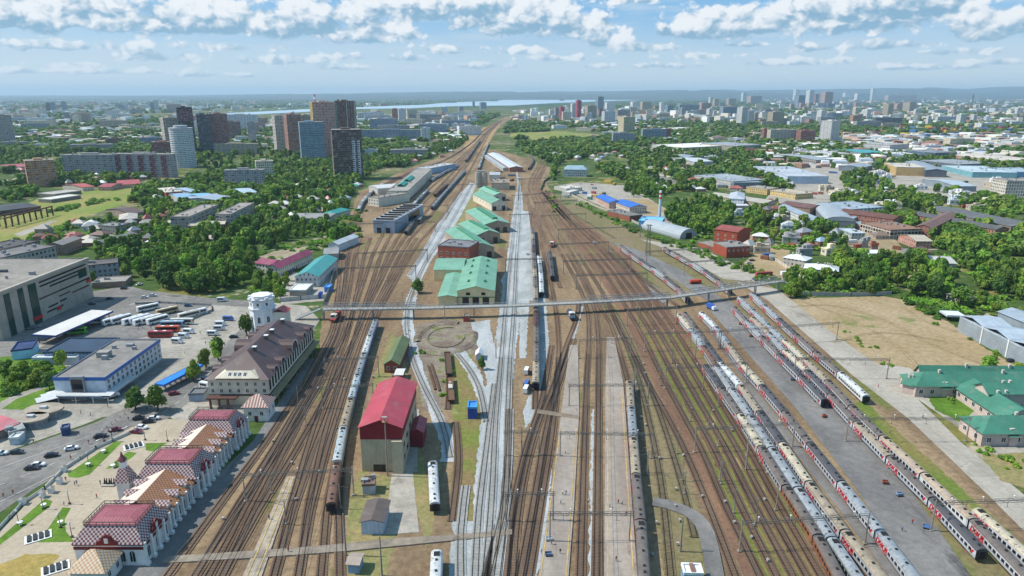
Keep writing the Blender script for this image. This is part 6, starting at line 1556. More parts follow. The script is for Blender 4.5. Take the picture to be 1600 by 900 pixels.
bld('pink_annex', 'low pale pink annex beside the long white three-storey house', 'annex', ('r', (1149, 322), (1172, 322), (1150, 318)), 4.5, wall='fhouse', wc='c6a8a0', rc='b9bcc0', vents=0)
MID = [('factory_hall', 'long grey-roofed works hall with pale walls behind the sports ground', ('r', (1085, 274), (1145, 284), (1092, 265)), 9, 'fhouse', 'b8b4aa', 'flat', '8f979c'),
 ('factory_hall', 'dark blue-grey shed next to the long works hall', ('r', (1147, 286), (1191, 285), (1150, 277)), 8, 'siding', '6b7780', 'flat', '7f8b93'),
 ('factory_hall', 'long beige-roofed shed behind the white three-storey house', ('r', (1195, 318), (1217, 315), (1156, 299)), 7, 'fhouse', 'b8a88e', 'gy', 'a9a294'),
 ('factory_hall', 'white-roofed factory spread above the middle trees', ('r', (1067, 231), (1150, 227), (1052, 225)), 9, 'fshed', 'b5b3ac', 'flat', 'd3d0c8'),
 ('factory_hall', 'grey block right of the white-roofed factory', ('r', (1152, 228), (1190, 226), (1150, 221)), 12, 'fshed', 'a0988a', 'flat', '8e959b'),
 ('storage_shed', 'small grey shed row left below the white-roofed factory', ('r', (1050, 243), (1072, 246), (1046, 238)), 6, 'fhouse', '9aa3aa', 'gx', '8b959c'),
 ('storage_shed', 'white shed row below the white-roofed factory', ('r', (1085, 253), (1114, 252), (1075, 246)), 6, 'fhouse', 'b9b7b0', 'gx', 'bfc3c4'),
 ('factory_hall', 'white and pale blue works hall with two dark gates', ('r', (1231, 276), (1295, 276), (1262, 260)), 10, 'plaster', 'aebccb', 'flat', 'a3aab0'),
 ('yard_office', 'yellow office between the pale blue hall and the trees', ('r', (1243, 304), (1271, 302), (1262, 293)), 6, 'fhouse', 'c9b078', 'flat', 'a89c88'),
 ('yard_office', 'small yellow block left of the yellow office', ('r', (1199, 296), (1216, 294), (1200, 288)), 7, 'fhouse', 'c8ab74', 'flat', '9a9488'),
 ('warehouse', 'huge beige warehouse with pale roof in the industrial quarter', ('r', (1401, 261), (1446, 262), (1365, 254)), 13, 'siding', 'b99b68', 'flat', 'b9b2a6'),
 ('warehouse', 'dark grey gabled hall attached to the huge beige warehouse', ('r', (1446, 266), (1480, 267), (1430, 253)), 10, 'siding', '515a64', 'gy', '8a929a'),
 ('factory_hall', 'white-walled shed with grey-blue roof in the brick works', ('r', (1272, 345), (1290, 345), (1245, 322)), 8, 'fhouse', 'c9c9c6', 'gy', '8795a0'),
 ('factory_hall', 'grey arched hall between the white-walled sheds', ('r', (1291, 344), (1337, 346), (1266, 322)), 8, 'siding', '6f7880', 'archy', '9aa1a5'),
 ('factory_hall', 'brown-roofed shed behind the grey arched hall', ('r', (1266, 326), (1290, 322), (1252, 314)), 9, 'plaster', '8a7460', 'gy', '6b473a'),
 ('factory_hall', 'white hall with blue-grey roof and tall windows', ('r', (1325, 328), (1382, 324), (1306, 316)), 9, 'fshed', 'cdccc8', 'flat', '8c99a3'),
 ('factory_hall', 'lower blue-grey shed in front of the white hall', ('r', (1334, 341), (1358, 339), (1323, 328)), 7, 'siding', '8496a6', 'gy', '8fa0ad'),
 ('brick_works', 'brick works with long brown roof and white window row', ('r', (1395, 343), (1412, 339), (1353, 323)), 10, 'fhouse', '9d6a58', 'gy', '69402f'),
 ('brick_works', 'second brown-roofed works shed right of the white window row', ('r', (1430, 354), (1456, 357), (1378, 323)), 9, 'fhouse', '98604c', 'gy', '73503f'),
 ('brick_works', 'half-demolished pale works with rubble in front', ('r', (1392, 360), (1441, 358), (1386, 346)), 8, 'fframe', 'c4b6a6', 'flat', '8a6a58'),
 ('gate_house', 'pink brick gable house with pale roof below the works', ('r', (1432, 377), (1457, 377), (1425, 367)), 6, 'fhouse', 'b88878', 'gx', 'b5a994'),
 ('gate_house', 'grey shed with brown roof in the works yard', ('r', (1439, 395), (1456, 394), (1430, 386)), 5, 'siding', '888d90', 'gx', '6a4a3c'),
 ('gate_house', 'low pale-roofed shed at the lower end of the works yard', ('r', (1461, 411), (1495, 412), (1453, 400)), 4, 'plaster', '8a95a0', 'gx', 'b5b2a8'),
 ('gate_house', 'small glazed hut with grey roof beside the works trees', ('r', (1331, 365), (1352, 365), (1329, 357)), 6, 'fhouse', '9aa5a0', 'flat', 'a5b0b4'),
 ('gate_house', 'small pinkish hut with blue-grey roof in the works', ('r', (1355, 353), (1369, 352), (1346, 346)), 5, 'plaster', 'b5958a', 'flat', '9aa8b0'),
 ('brick_barracks', 'long pink-brick barracks with dark flat roof', ('r', (1556, 359), (1577, 357), (1497, 327)), 7, 'fhouse', 'a87860', 'gy', '55524f'),
 ('brick_barracks', 'wide dark-roofed sheds right of the pink-brick barracks', ('r', (1580, 354), (1630, 352), (1537, 323)), 7, 'fhouse', '9a8878', 'gy', '5f5c59'),
 ('white_office', 'six-storey cream office near the right edge', ('r', (1574, 283), (1630, 283), (1556, 279)), 22, 'foffice', 'c6beae', 'flat', '989389'),
 ('factory_hall', 'light grey gabled metal hall below the beige warehouse', ('r', (1495, 291), (1526, 291), (1482, 280)), 7, 'siding', '7f8a92', 'gx', 'a5b0b8'),
 ('factory_hall', 'long dark factory hall right of the beige warehouse', ('r', (1500, 257), (1552, 255), (1479, 249)), 8, 'fshed', '55606a', 'flat', '8a8f92'),
 ('factory_hall', 'long teal-walled hall in the industrial quarter', ('r', (1520, 269), (1590, 270), (1505, 259)), 8, 'siding', '6fa3ac', 'flat', 'a5b5ba'),
 ('factory_hall', 'blue hall at the right edge behind the cream office', ('r', (1585, 269), (1640, 269), (1573, 262)), 8, 'siding', '4f87a8', 'flat', '93a3ad'),
 ('factory_hall', 'very long salmon-walled hall in the industrial quarter', ('r', (1568, 251), (1630, 250), (1497, 240)), 9, 'fshed', 'b08a78', 'flat', 'bab0a4'),
 ('factory_hall', 'white-roofed flat hall behind the beige warehouse', ('r', (1415, 242), (1446, 241), (1391, 238)), 8, 'fshed', '6d7e90', 'flat', 'c6c6c2'),
 ('office_block', 'dark blue glass office with red corner', ('r', (1462, 239), (1496, 238), (1448, 234)), 13, 'fglass', '38506a', 'flat', '7b8086'),
 ('storage_shed', 'grey hipped shed left of the beige warehouse', ('r', (1347, 262), (1364, 258), (1328, 256)), 7, 'siding', '6d7880', 'gx', '8f999f'),
 ('storage_shed', 'broad grey-roofed sheds above the pale blue hall', ('r', (1275, 250), (1302, 249), (1255, 240)), 7, 'fshed', '8d8a84', 'gx', '959ca0'),
 ('storage_shed', 'flat grey sheds behind the broad grey-roofed ones', ('r', (1295, 241), (1330, 240), (1281, 235)), 7, 'fshed', '8d8a84', 'flat', 'a8aaa8'),
 ('storage_shed', 'teal-roofed long shed in the middle of the industrial quarter', ('r', (1345, 239), (1381, 238), (1342, 233)), 7, 'fshed', '8a8f90', 'gx', '3f9496'),
 ('office_block', 'pale five-storey block behind the teal-roofed shed', ('r', (1391, 227), (1421, 225), (1388, 222)), 14, 'foffice', 'b5b5b2', 'flat', '9c9a96'),
 ('red_roof_house', 'long red-roofed house before the red and white apartment slab', ('r', (184, 289), (219, 287), (183, 282)), 5, 'fhouse', 'c4a08c', 'gx', 'a84a4a'),
 ('red_roof_house', 'shorter red-roofed house left of the long one', ('r', (153, 292), (173, 292), (155, 287)), 5, 'fhouse', 'c4a08c', 'gx', 'a04448'),
 ('red_roof_house', 'pink gabled house at the far end of the olive field', ('r', (129, 293), (147, 291), (129, 286)), 5, 'fhouse', 'cfc0b0', 'gx', 'b05048'),
 ('red_roof_house', 'red-roofed house left of the orange tower block', ('r', (11, 262), (43, 260), (10, 257)), 6, 'fhouse', 'b5a898', 'gx', 'a34a52'),
 ('long_row_house', 'long grey house with windows in the trees left of the grove', ('r', (166, 381), (216, 367), (163, 375)), 6, 'fhouse', 'a59a8c', 'gx', '7d7874'),
 ('barn', 'brown-roofed barn in the grove below the olive field', ('r', (203, 334), (225, 331), (206, 322)), 5, 'plaster', '9a8878', 'gx', '5d4238'),
 ('barn', 'house with white and brown roof in front of the brown-roofed barn', ('r', (186, 343), (214, 341), (190, 335)), 6, 'fhouse', '8a6048', 'hip', 'b5ab9e'),
 ('barn', 'grey flat house beside the white-brown roof', ('r', (180, 354), (200, 350), (178, 347)), 6, 'fhouse', '8f8a86', 'flat', '83827f')]
for nm, lab, sp, H, wl, wc, rf, rc in MID:
    bld(nm, lab, nm.replace('_', ' '), sp, H, wall=wl, wc=wc, roof=rf, rc=rc, rh=2.4 if rf != 'archy' else 4)
# small houses among the gardens
SM = [(272, 352, 'a59c8e'), (331, 378, 'b0a292'), (350, 386, '7a4a3c'), (430, 322, 'b5b0a6'), (498, 301, 'c4c0b8'), (455, 296, '8d8a86'), (376, 326, '9a9690'), (470, 292, 'c0b4a4'), (415, 345, '6a5048'), (437, 330, 'a8a49c'), (118, 372, '8a4a40'), (150, 362, 'b0a898'), (158, 371, '6e4a40'), (140, 378, 'a59a8a'), (205, 372, '7d5a4a'), (495, 345, 'b9b2a6'), (250, 342, '9a5a4c'), (232, 352, '8d8880'), (1203, 318, '7a4a3a'), (1212, 330, '84493a'), (1230, 372, '8f8a80'), (1120, 340, 'b5aca0'), (960, 240, 'a87868'), (972, 246, 'b9b4ac'), (690, 246, 'a04a48'), (705, 238, '9fb0a8'), (655, 246, '8f959a'), (640, 236, '9a4f52'), (612, 243, 'b4b8ba'), (668, 232, '8a8d92'), (590, 246, 'b5b0a6'), (560, 252, '2f9a7a'), (548, 288, 'b5b5b0'), (552, 294, '2f9a78'), (1500, 470, '8a8078'), (1375, 372, '7d6a5a')]
for i, (px, py, c) in enumerate(SM):
    s_ = R.uniform(7, 11)
    x, y = P(px, py); a = R.uniform(-.5, .5)
    FOOT.append((x, y, a, s_*1.3, s_))
    t = empty('garden_house', x, y, 0, a)
    hue = {'a': 'pale', 'b': 'pale', 'c': 'whitish', '7': 'brown', '6': 'dark brown', '8': 'weathered', '9': 'grey-red', '2': 'green', 'f': 'white'}.get(c[0], 'grey')
    q = 'left grove' if px < 520 else 'garden quarter behind the workshop' if px < 760 else 'right-hand trees'
    tag(t, 'small low house with %s roof half hidden in the %s' % (hue, q), 'house', 'small %s-roofed houses of the %s' % (hue, q))
    b = MB(); b.box(-s_*.65, s_*.65, -s_*.5, s_*.5, 0, 3.4, bottom=False, top=False); b.build('wall', M['fhouse'], t, color=lin('a89c8c'))
    b = MB(); b.hip(-s_*.65, s_*.65, -s_*.5, s_*.5, 3.4, 2.6, .5); b.build('roof', M['seam'], t, color=lin(c))
# ---------- fences and walls
def fence(name, label, px, h, col, th=.15, world=None):
    pts = world or [P(*q) for q in px]; o = empty(name, *pts[0]); tag(o, label, 'fence')
    pts = [(x-pts[0][0], y-pts[0][1]) for x, y in pts]
    b = MB()
    for a, c in zip(pts, pts[1:]): b.bar((*a, h/2), (*c, h/2), th, h)
    b.build('panel', M['plaster'], o, color=lin(col))
    b = MB()
    for a, c in zip(pts, pts[1:]):
        l = math.dist(a, c); n = max(1, int(l/5))
        for k in range(n+1): x, y = a[0]+(c[0]-a[0])*k/n, a[1]+(c[1]-a[1])*k/n; b.box(x-.17, x+.17, y-.17, y+.17, 0, h+.25)
    b.build('fence_post', M['conc'], o)
fence('concrete_wall', 'pale concrete wall along the left edge of the tracks', [(505, 478), (515, 455), (523, 420), (527, 392), (530, 380)], 2.6, '9b978e')
fence('concrete_wall', 'pale wall behind the courtyard below the teal roof', [(438, 472), (470, 469), (510, 466)], 2.6, 'b5b2aa')
fence('yard_fence', 'low fence round the bus parking lot', [(212, 476), (250, 474), (330, 478), (332, 486), (300, 500), (262, 522)], 1.3, '8d8f8e', .08)
fence('concrete_wall', 'grey wall behind the bare field at the tree line', [(1255, 462), (1330, 463), (1392, 461)], 2.5, '9d9a92')
fence('concrete_wall', 'white wall along the grey warehouse drive', [(1497, 512), (1560, 550), (1620, 584)], 1.6, 'b5b0a6')
fence('concrete_wall', 'pale wall in front of the white-roofed pair', [(1202, 402), (1230, 420), (1256, 437)], 2.5, 'bdb4a4')
fence('concrete_wall', 'long pale wall round the blue-roofed workshops', [(893, 306), (935, 325), (975, 340), (1015, 360)], 2.2, 'aea697')
fence('concrete_wall', 'pale wall beside the sports ground', [(1030, 274), (1060, 281), (1085, 291)], 2.5, 'c0bab0')
fence('green_fence', 'dark green fence curving beside the bending tracks', [(845, 298), (850, 285), (862, 276), (876, 268)], 2.5, '4a5c48')
# plaza balustrade
pts = [(-8, 835), (36, 788), (70, 765), (100, 735), (150, 702), (203, 678)]
fence('plaza_balustrade', 'white balustrade between the plaza and the station road', pts, 1.1, 'b9bbb8', .12)
for i, q in enumerate(((36, 788), (67, 777), (81, 770), (94, 756), (100, 737))):
    x, y = P(*q); t = empty('gate_pillar', x, y); tag(t, 'stocky white balustrade pillar at the plaza gate', 'pillar', 'pillars of the plaza gate')
    b = MB(); b.box(-.7, .7, -.7, .7, 0, 2.0); b.build('shaft', M['white'], t); b = MB(); b.hip(-.75, .75, -.75, .75, 2.0, .6, .1); b.build('cap', M['conc'], t)
# plaza furniture
def statue(px, py, label):
    x, y = P(px, py); t = empty('bronze_sculpture', x, y, .2); tag(t, label, 'sculpture')
    b = MB(); b.box(-2, 2, -1.2, 1.2, 0, .3); b.build('plinth', M['conc'], t)
    b = MB()
    for k in range(5):
        u = -1.5+k*.75; b.tube((u, 0, .3), (u+.1, .2*(-1)**k, 1.3), .3, .22, 7); b.tube((u+.1, .2*(-1)**k, 1.3), (u+.2, .1, 1.9), .24, .14, 7); b.tube((u+.15, .1, 1.95), (u+.15, .1, 2.3), .15, .12, 7); b.tube((u, 0, 1.5), (u+.55, -.4, 1.0), .09, .07, 5)
    b.build('figure_group', flat('bronze_dark', '20231f', .45, .1, .8, .5), t)
statue(171, 758, 'dark bronze figure group in the middle of the beige plaza')
statue(196, 763, 'smaller dark bronze figures close to the old station wall')
for i, (px, py) in enumerate(((109, 788), (113, 840), (176, 690), (262, 690), (139, 727), (30, 820), (163, 690), (227, 688), (68, 796), (95, 825))):
    x, y = P(px, py); t = empty('plaza_lamp', x, y, .2); tag(t, 'slender dark plaza lamp with a round lantern', 'lamp post', 'lamp posts on the plaza')
    b = MB(); b.tube((0, 0, 0), (0, 0, 4.2), .12, .07, 6); b.box(-.3, .3, -.3, .3, 0, .4); b.build('pole', IRON, t)
    b = MB(); b.tube((0, 0, 4.2), (0, 0, 4.5), .2, .35, 8); b.tube((0, 0, 4.5), (0, 0, 4.9), .35, .12, 8); b.build('lantern', M['white'], t)
def bedstones(px, py, label):
    x, y = P(px, py); t = empty('stone_seat_row', x, y, .2, .6); tag(t, label, 'stone seats')
    b = MB(); b.box(-3.2, 3.2, -2.2, 2.2, 0, .12); b.build('slab', M['white'], t)
    for k in range(4):
        b = MB(); b.box(-2.6+k*1.4, -1.7+k*1.4, -1.6, 1.6, .12, .55); b.build('seat', flat('seat_dark', '2a2c2c', .6), t)
bedstones(60, 840, 'black and white stone seat row by the near lawn'); bedstones(209, 698, 'black and white stone seat row near the turret'); bedstones(87, 889, 'dark seat row on the dry lawn')
for i, (px, py) in enumerate(((32, 821), (69, 793), (95, 820), (138, 729), (162, 708), (177, 731))):
    x, y = P(px, py); t = empty('flower_urn', x, y, .2); tag(t, 'white stone flower urn on the plaza lawn edge', 'flower urn', 'white urns along the plaza lawns')
    b = MB(); b.tube((0, 0, 0), (0, 0, .5), .4, .3, 10); b.tube((0, 0, .5), (0, 0, 1.0), .35, .8, 10); b.build('urn', M['white'], t)
for i in range(9):
    x, y = P(160+i*7, 674-i*5.2); t = empty('bollard', x, y, .2); tag(t, 'short grey bollard along the kerb of the bus station lane', 'bollard', 'bollards by the bus station lane')
    b = MB(); b.tube((0, 0, 0), (0, 0, .9), .14, n=8); b.build('shaft', M['conc'], t)
# trackside clutter
CAB = None
for i in range(52):
    px, py = R.choice([(R.uniform(300, 520), R.uniform(600, 880)), (R.uniform(1000, 1070), R.uniform(560, 880)), (R.uniform(520, 640), R.uniform(400, 600)), (R.uniform(1050, 1200), R.uniform(620, 880))])
    x, y = P(px, py); o = empty('relay_cabinet', x, y, .3, R.uniform(0, 3)); tag(o, 'small pale relay box on the ballast between tracks', 'relay box', 'relay boxes beside the tracks')
    if CAB is None:
        b = MB(); b.box(-.35, .35, -.28, .28, .12, .7, 0); b.box(-.4, .4, -.33, .33, .7, .76, 0); b.box(-.3, .3, -.25, .25, 0, .12, 1); CAB = b.build('casing', [M['conc'], M['dark']], o).data
    else: child('casing', CAB, o)
# ------------------------------------------------------------------ skyline
def zat(x, y, py):
    k = (py-450)/FL
    return CH-y*(SP+k*CP)/(CP-k*SP)
ROOFG = flat('far_roof', '85807a', .9, .15, .05)
def tower(x0, x1, yt, yb, rot, ratio, wall, col, label, name='tower_block', roof=None, group=None, cat='tower block', xy=None):
    x, y = P((x0+x1)/2, yb)
    d = depth_of(x, y); H = max(5, zat(x, y, yt)); Sw = (x1-x0)*d/FL
    va = math.atan2(x, y)
    a = rot
    c_, s_ = abs(math.cos(a+va)), abs(math.sin(a+va))
    W = Sw/(c_+ratio*s_); D = W*ratio
    y += D*.3
    FOOT.append((x, y, a, W, D))
    b = MB(); b.box(-W/2, W/2, -D/2, D/2, 0, H, 0, mt=1, bottom=False)
    rq = random.Random(int(x*7+y)); b.box(-W*.18, W*.12, -D*.2, D*.2, H, H+3.0, 2)
    for _ in range(3):
        u, v_ = rq.uniform(-.4, .4)*W, rq.uniform(-.35, .35)*D; s_ = rq.uniform(.8, 2.0); b.box(u-s_, u+s_, v_-s_, v_+s_, H, H+rq.uniform(1.2, 4), 2)
    if H > 24 and not group and x1-x0 > 12:
        st = 3.0 if wall != 'fslab' else 2.9
        for k in range(1, int(H/st)): b.box(-W/2-.22, W/2+.22, -D/2-.22, D/2+.22, k*st-.1, k*st+.16, 2)
    n = max(1, int(W/14))
    if H > 14:
        for i in range(n+1):
            u = -W/2+W*i/n; b.box(u-.25 if i else u, u+.25 if i < n else u+.01, -D/2-.35, -D/2-.002, 0, H+.4, 2)
    b.box(-W/2-.3, W/2+.3, -D/2-.3, D/2+.3, H-.02, H+.7, 2)
    b.face([(-W/2+.5, -D/2+.5, H+.72), (W/2-.5, -D/2+.5, H+.72), (W/2-.5, D/2-.5, H+.72), (-W/2+.5, D/2-.5, H+.72)], 1)
    o = b.build(name, [M[wall], M[roof] if roof else ROOFG, M['plaster']], None, lin(col), (x, y, 0)); o.rotation_euler = (0, 0, a)
    tag(o, label, cat, group)
    return o, W, D, H
CN = {'white': 'e2e0dc', 'cream': 'd6cbb0', 'grey': '9a9a9a', 'bluegrey': '8193a3', 'brown': '7d5f50', 'crimson': 'b02a40', 'dark': '3f4248', 'beige': 'b5a68e', 'pink': 'bd9a8c', 'orange': 'b8764a', 'brick': '9a5a44', 'pale': 'c8cdd2'}
CW = {'bluegrey': 'blue-grey', 'dark': 'dark grey'}
def many(lst, where, group=None):
    for i, q in enumerate(lst):
        x0, x1, yt, yb, rot, ratio, wall, c = q[:8]
        lab = q[8] if len(q) > 8 else '%s %s, %s from the left among the %s' % (CW.get(c, c), 'tower' if (yb-yt) > (x1-x0) else 'slab block', ORD[i] if i < 22 else 'last', where)
        tower(x0, x1, yt, yb, rot, ratio, wall, CN.get(c, c), lab, 'tower_block' if (yb-yt) > (x1-x0) else 'slab_block')
tower(0, 21, 180, 223, .5, .6, 'ftower', 'aaa49e', 'grey-beige tower standing alone at the left edge')
many([(73, 79, 161, 175, .4, .8, 'ftower', 'dark'), (79, 87, 160, 175, .4, .8, 'ftower', 'bluegrey'), (97, 104, 159, 174, .3, .8, 'ftower', 'bluegrey'), (194, 200, 165, 174, .2, .8, 'ftower', 'pale'), (236, 242, 160, 175, .3, .8, 'ftower', 'bluegrey'), (241, 248, 157, 175, .3, .8, 'ftower', 'pale'), (262, 282, 163, 176, .2, .5, 'ftower', 'pink'), (306, 312, 176, 192, .2, .8, 'ftower', 'white')], 'faint far-left towers')
tower(112, 138, 177, 191, .35, .8, 'fslab', 'b09a88', 'brownish hall with a shining white roof on the far left', 'market_hall', cat='hall')
tower(256, 285, 184, 240, .7, .7, 'ftower', 'c2b6a4', 'cream tower with orange-topped roof behind the round white tower', roof=None)
# round tower
x, y = P(285, 262); H = zat(x, y, 201); r_ = 17*depth_of(x, y)/FL
y += r_*.6
FOOT.append((x, y, 0, 2*r_, 2*r_))
t = empty('round_tower', x, y); tag(t, 'round white tower with ringed balconies, left of the dark towers', 'tower block')
b = MB(); n = 24; pts = [(r_*math.cos(2*math.pi*k/n), r_*math.sin(2*math.pi*k/n)) for k in range(n)]; u = 0
for k in range(n):
    a, c = pts[k], pts[(k+1) % n]; b.wall(a, c, 0, H, 0, u); u += math.dist(a, c)
b.build('wall', M['ftower'], t, color=lin('c4c8cc'))
b = MB(); b.prism([(x_*1.04, y_*1.04) for x_, y_ in pts], H, H+1); b.prism([(x_*.6, y_*.6) for x_, y_ in pts], H+1, H+5); b.build('roof', M['plaster'], t, color=lin('a5a8ab'))
b = MB()
for k in range(int(H/3)): b.prism([(x_*1.02, y_*1.02) for x_, y_ in pts], k*3+2.6, k*3+3.4)
b.build('balcony_ring', M['white'], t)
o, W, D, H = tower(282, 305, 168, 242, .5, .9, 'fframe', '33373d', 'dark unfinished tower with red-panelled upper floors'); 
b = MB(); b.box(-W/2-.15, W/2+.15, -D/2-.5, -D/2-.36, H*.72, H*.97); b.build('red_panel', M['ftower'], o, color=lin('7d3a3a'))
tower(311, 331, 179, 240, .5, .9, 'fframe', '6c6f75', 'dark gridded tower right of the red-panelled one')
tower(328, 357, 178, 238, .5, .8, 'ftower', 'a06a5c', 'brick-red tower right of the dark gridded tower')
many([(350, 376, 190, 216, .3, .5, 'ftower', 'brown'), (352, 402, 179, 206, .1, .2, 'fslab', 'pale'), (388, 400, 191, 223, .4, .7, 'ftower', 'grey'), (336, 402, 225, 241, .1, .2, 'fslab', 'beige'), (400, 426, 252, 279, .4, .7, 'foffice', 'cream', 'cream yellow five-storey block behind the grey panel slab'), (353, 413, 266, 293, .12, .25, 'fslab', 'grey', 'grey panel slab facing the shed yard'), (238, 270, 222, 242, .4, .6, 'ftower', 'brick')], 'blocks behind the round white tower')
many([(112, 172, 226, 236, .25, .2, 'foffice', 'grey'), (167, 190, 216, 229, .3, .6, 'foffice', 'brown'), (48, 74, 226, 233, .2, .4, 'foffice', 'pale'), (220, 262, 215, 226, .3, .3, 'foffice', 'bluegrey'), (5, 40, 222, 231, .2, .3, 'foffice', 'grey')], 'low blocks in the left woods')
tower(42, 81, 251, 291, .65, .8, 'fslab', 'b88a64', 'orange and grey nine-storey tower block in the trees on the left')
tower(106, 187, 242, 277, .12, .2, 'fslab', 'a6a39f', 'long grey nine-storey slab, left part of the bent apartment house')
o, W, D, H = tower(184, 271, 241, 277, -.1, .16, 'fslab', 'a8a3a0', 'red and white striped nine-storey slab, right part of the bent apartment house')
for k in range(5):
    b = MB(); u = -W*.46+k*W*.2; b.box(u, u+W*.085, -D/2-.9, -D/2-.37, 1, H*.97); b.build('red_bay', M['ftower'], o, color=lin('7a3038'))
tower(428, 451, 181, 236, .6, .8, 'ftower', 'c9c0b2', 'cream tower, leftmost of the cream and brown trio')
tower(446, 472, 179, 238, .6, .8, 'ftower', 'ab7c68', 'brown-striped tower in the middle of the cream and brown trio')
tower(466, 493, 180, 234, .6, .8, 'ftower', 'bda896', 'beige tower at the right of the cream and brown trio')
tower(469, 506, 191, 250, .35, .7, 'fglass', '8da3b3', 'blue-grey glazed tower in front of the pink high-rise')
o, W, D, H = tower(489, 526, 160, 246, .45, .7, 'ftower', 'cf9d8c', 'pink high-rise with a yellow left face')
b = MB(); b.box(-W/2-.5, -W/2-.32, -D/2, D/2, 0, H); b.build('yellow_face', M['ftower'], o, color=lin('b89a3c'))
tower(516, 530, 162, 240, .3, .8, 'ftower', '7f8d86', 'slim grey-green stair tower between pink and brown high-rises')
o, W, D, H = tower(526, 558, 158, 232, .15, .8, 'ftower', '84523c', 'tall brown high-rise with thin white stripes')
b = MB()
for u in (-.5, .08, .46): b.box(W*u, W*u+W*.04, -D/2-.6, -D/2-.37, 0, H)
b.build('white_stripe', M['plaster'], o, color=lin('b9b2aa'))
o, W, D, H = tower(520, 566, 203, 280, .3, .7, 'fframe', '6d5a50', 'unfinished concrete frame tower with orange and white infill')
b = MB()
for k in range(int(H/3.2)):
    b.box(-W/2-.5, W/2+.5, -D/2-.5, D/2+.5, k*3.2, k*3.2+.35)
b.build('floor_slab', M['plaster'], o, color=lin('8a7a70'))
b = MB(); b.box(W*.15, W*.26, -D/2-.55, -D/2-.37, 0, H*.8); b.box(W*.33, W*.42, -D/2-.55, -D/2-.37, 0, H*.8); b.build('white_strip', M['ftower'], o, color=lin('cfcfd2'))
t = empty('striped_chimney', *P(493, 172)); tag(t, 'red and white chimney top rising behind the pink high-rise', 'chimney')
x, y = P(493, 172); H = zat(x, y, 147); k_ = depth_of(x, y)/FL*1.7
for i in range(6):
    b = MB(); b.tube((0, 0, H*i/6), (0, 0, H*(i+1)/6), k_*(1.25-.08*i), k_*(1.25-.08*(i+1)), 10); b.build('band', M['paint'], t, color=lin('a8423c' if i % 2 else 'd8d4d0'))
many([(565, 662, 203, 219, .06, .12, 'fslab', 'bluegrey'), (578, 622, 186, 204, .1, .2, 'fslab', 'bluegrey'), (560, 600, 176, 188, .2, .2, 'fslab', 'pale'), (612, 622, 170, 192, .3, .8, 'ftower', 'orange'), (622, 634, 170, 193, .3, .8, 'ftower', 'pale'), (635, 652, 171, 190, .3, .6, 'ftower', 'cream'), (655, 698, 194, 209, .08, .2, 'fslab', 'bluegrey'), (640, 690, 179, 190, .1, .15, 'fslab', 'grey'), (690, 735, 189, 201, .1, .15, 'fslab', 'bluegrey'), (700, 736, 177, 186, .1, .15, 'fslab', 'pale'), (738, 742, 159, 168, .3, .9, 'ftower', 'bluegrey'), (749, 760, 160, 170, .3, .8, 'ftower', 'bluegrey'), (714, 752, 197, 211, .4, .3, 'foffice', 'white'), (590, 640, 196, 210, .1, .15, 'fslab', 'grey'), (658, 672, 200, 220, .2, .5, 'fslab', 'white'), (610, 668, 234, 244, .1, .3, 'foffice', 'grey'), (570, 590, 234, 246, .2, .4, 'foffice', 'pale')], 'blocks left of the railway corridor')
many([(866, 874, 168, 186, .3, .8, 'ftower', 'grey'), (873, 882, 167, 189, .5, .8, 'ftower', 'crimson'), (882, 893, 175, 189, .2, .7, 'ftower', 'pale'), (891, 900, 162, 188, .4, .8, 'ftower', 'white'), (899, 908, 157, 189, .4, .8, 'ftower', 'crimson', 'tall crimson tower in the centre skyline'), (914, 932, 165, 188, .3, .7, 'ftower', 'beige'), (930, 943, 151, 176, .4, .8, 'ftower', 'bluegrey', 'tall blue-grey tower overlapping the lake'), (935, 941, 170, 182, .2, .8, 'ftower', 'brick'), (940, 961, 174, 193, .3, .6, 'ftower', 'pale'), (961, 984, 172, 188, .3, .5, 'ftower', 'grey'), (945, 960, 160, 173, .3, .6, 'ftower', 'white'), (985, 1000, 159, 171, .3, .6, 'ftower', 'white'), (1000, 1017, 159, 172, .3, .6, 'ftower', 'beige'), (985, 996, 175, 189, .3, .6, 'ftower', 'beige'), (1030, 1042, 160, 175, .3, .6, 'ftower', 'white'), (1040, 1052, 165, 177, .3, .6, 'ftower', 'bluegrey'), (1060, 1092, 164, 178, .1, .2, 'fslab', 'bluegrey'), (1092, 1110, 161, 175, .3, .5, 'ftower', 'pink'), (1107, 1114, 152, 164, .3, .8, 'ftower', 'white'), (1113, 1123, 155, 171, .3, .7, 'ftower', 'beige'), (1125, 1151, 167, 185, .2, .5, 'ftower', 'bluegrey')], 'centre-right skyline towers')
tower(966, 992, 183, 209, .4, .8, 'ftower', 'cdbf98', 'cream yellow tower above the middle woods')
tower(956, 992, 208, 223, .1, .25, 'fslab', '9aa0a5', 'grey slab at the foot of the cream yellow tower')
o, W, D, H = tower(1002, 1047, 202, 218, .1, .22, 'fslab', '8a97a2', 'blue-grey slab with a red brick right end')
b = MB(); b.box(W*.36, W*.5+.2, -D/2-.6, D/2+.2, 0, H+1); b.build('red_end', M['fslab'], o, color=lin('9a4038'))
tower(1151, 1168, 168, 196, .5, .8, 'ftower', 'd4d3cf', 'bright white tower, taller of a white pair')
tower(1163, 1178, 173, 192, .4, .8, 'ftower', 'cfcecb', 'white tower, lower of a white pair')
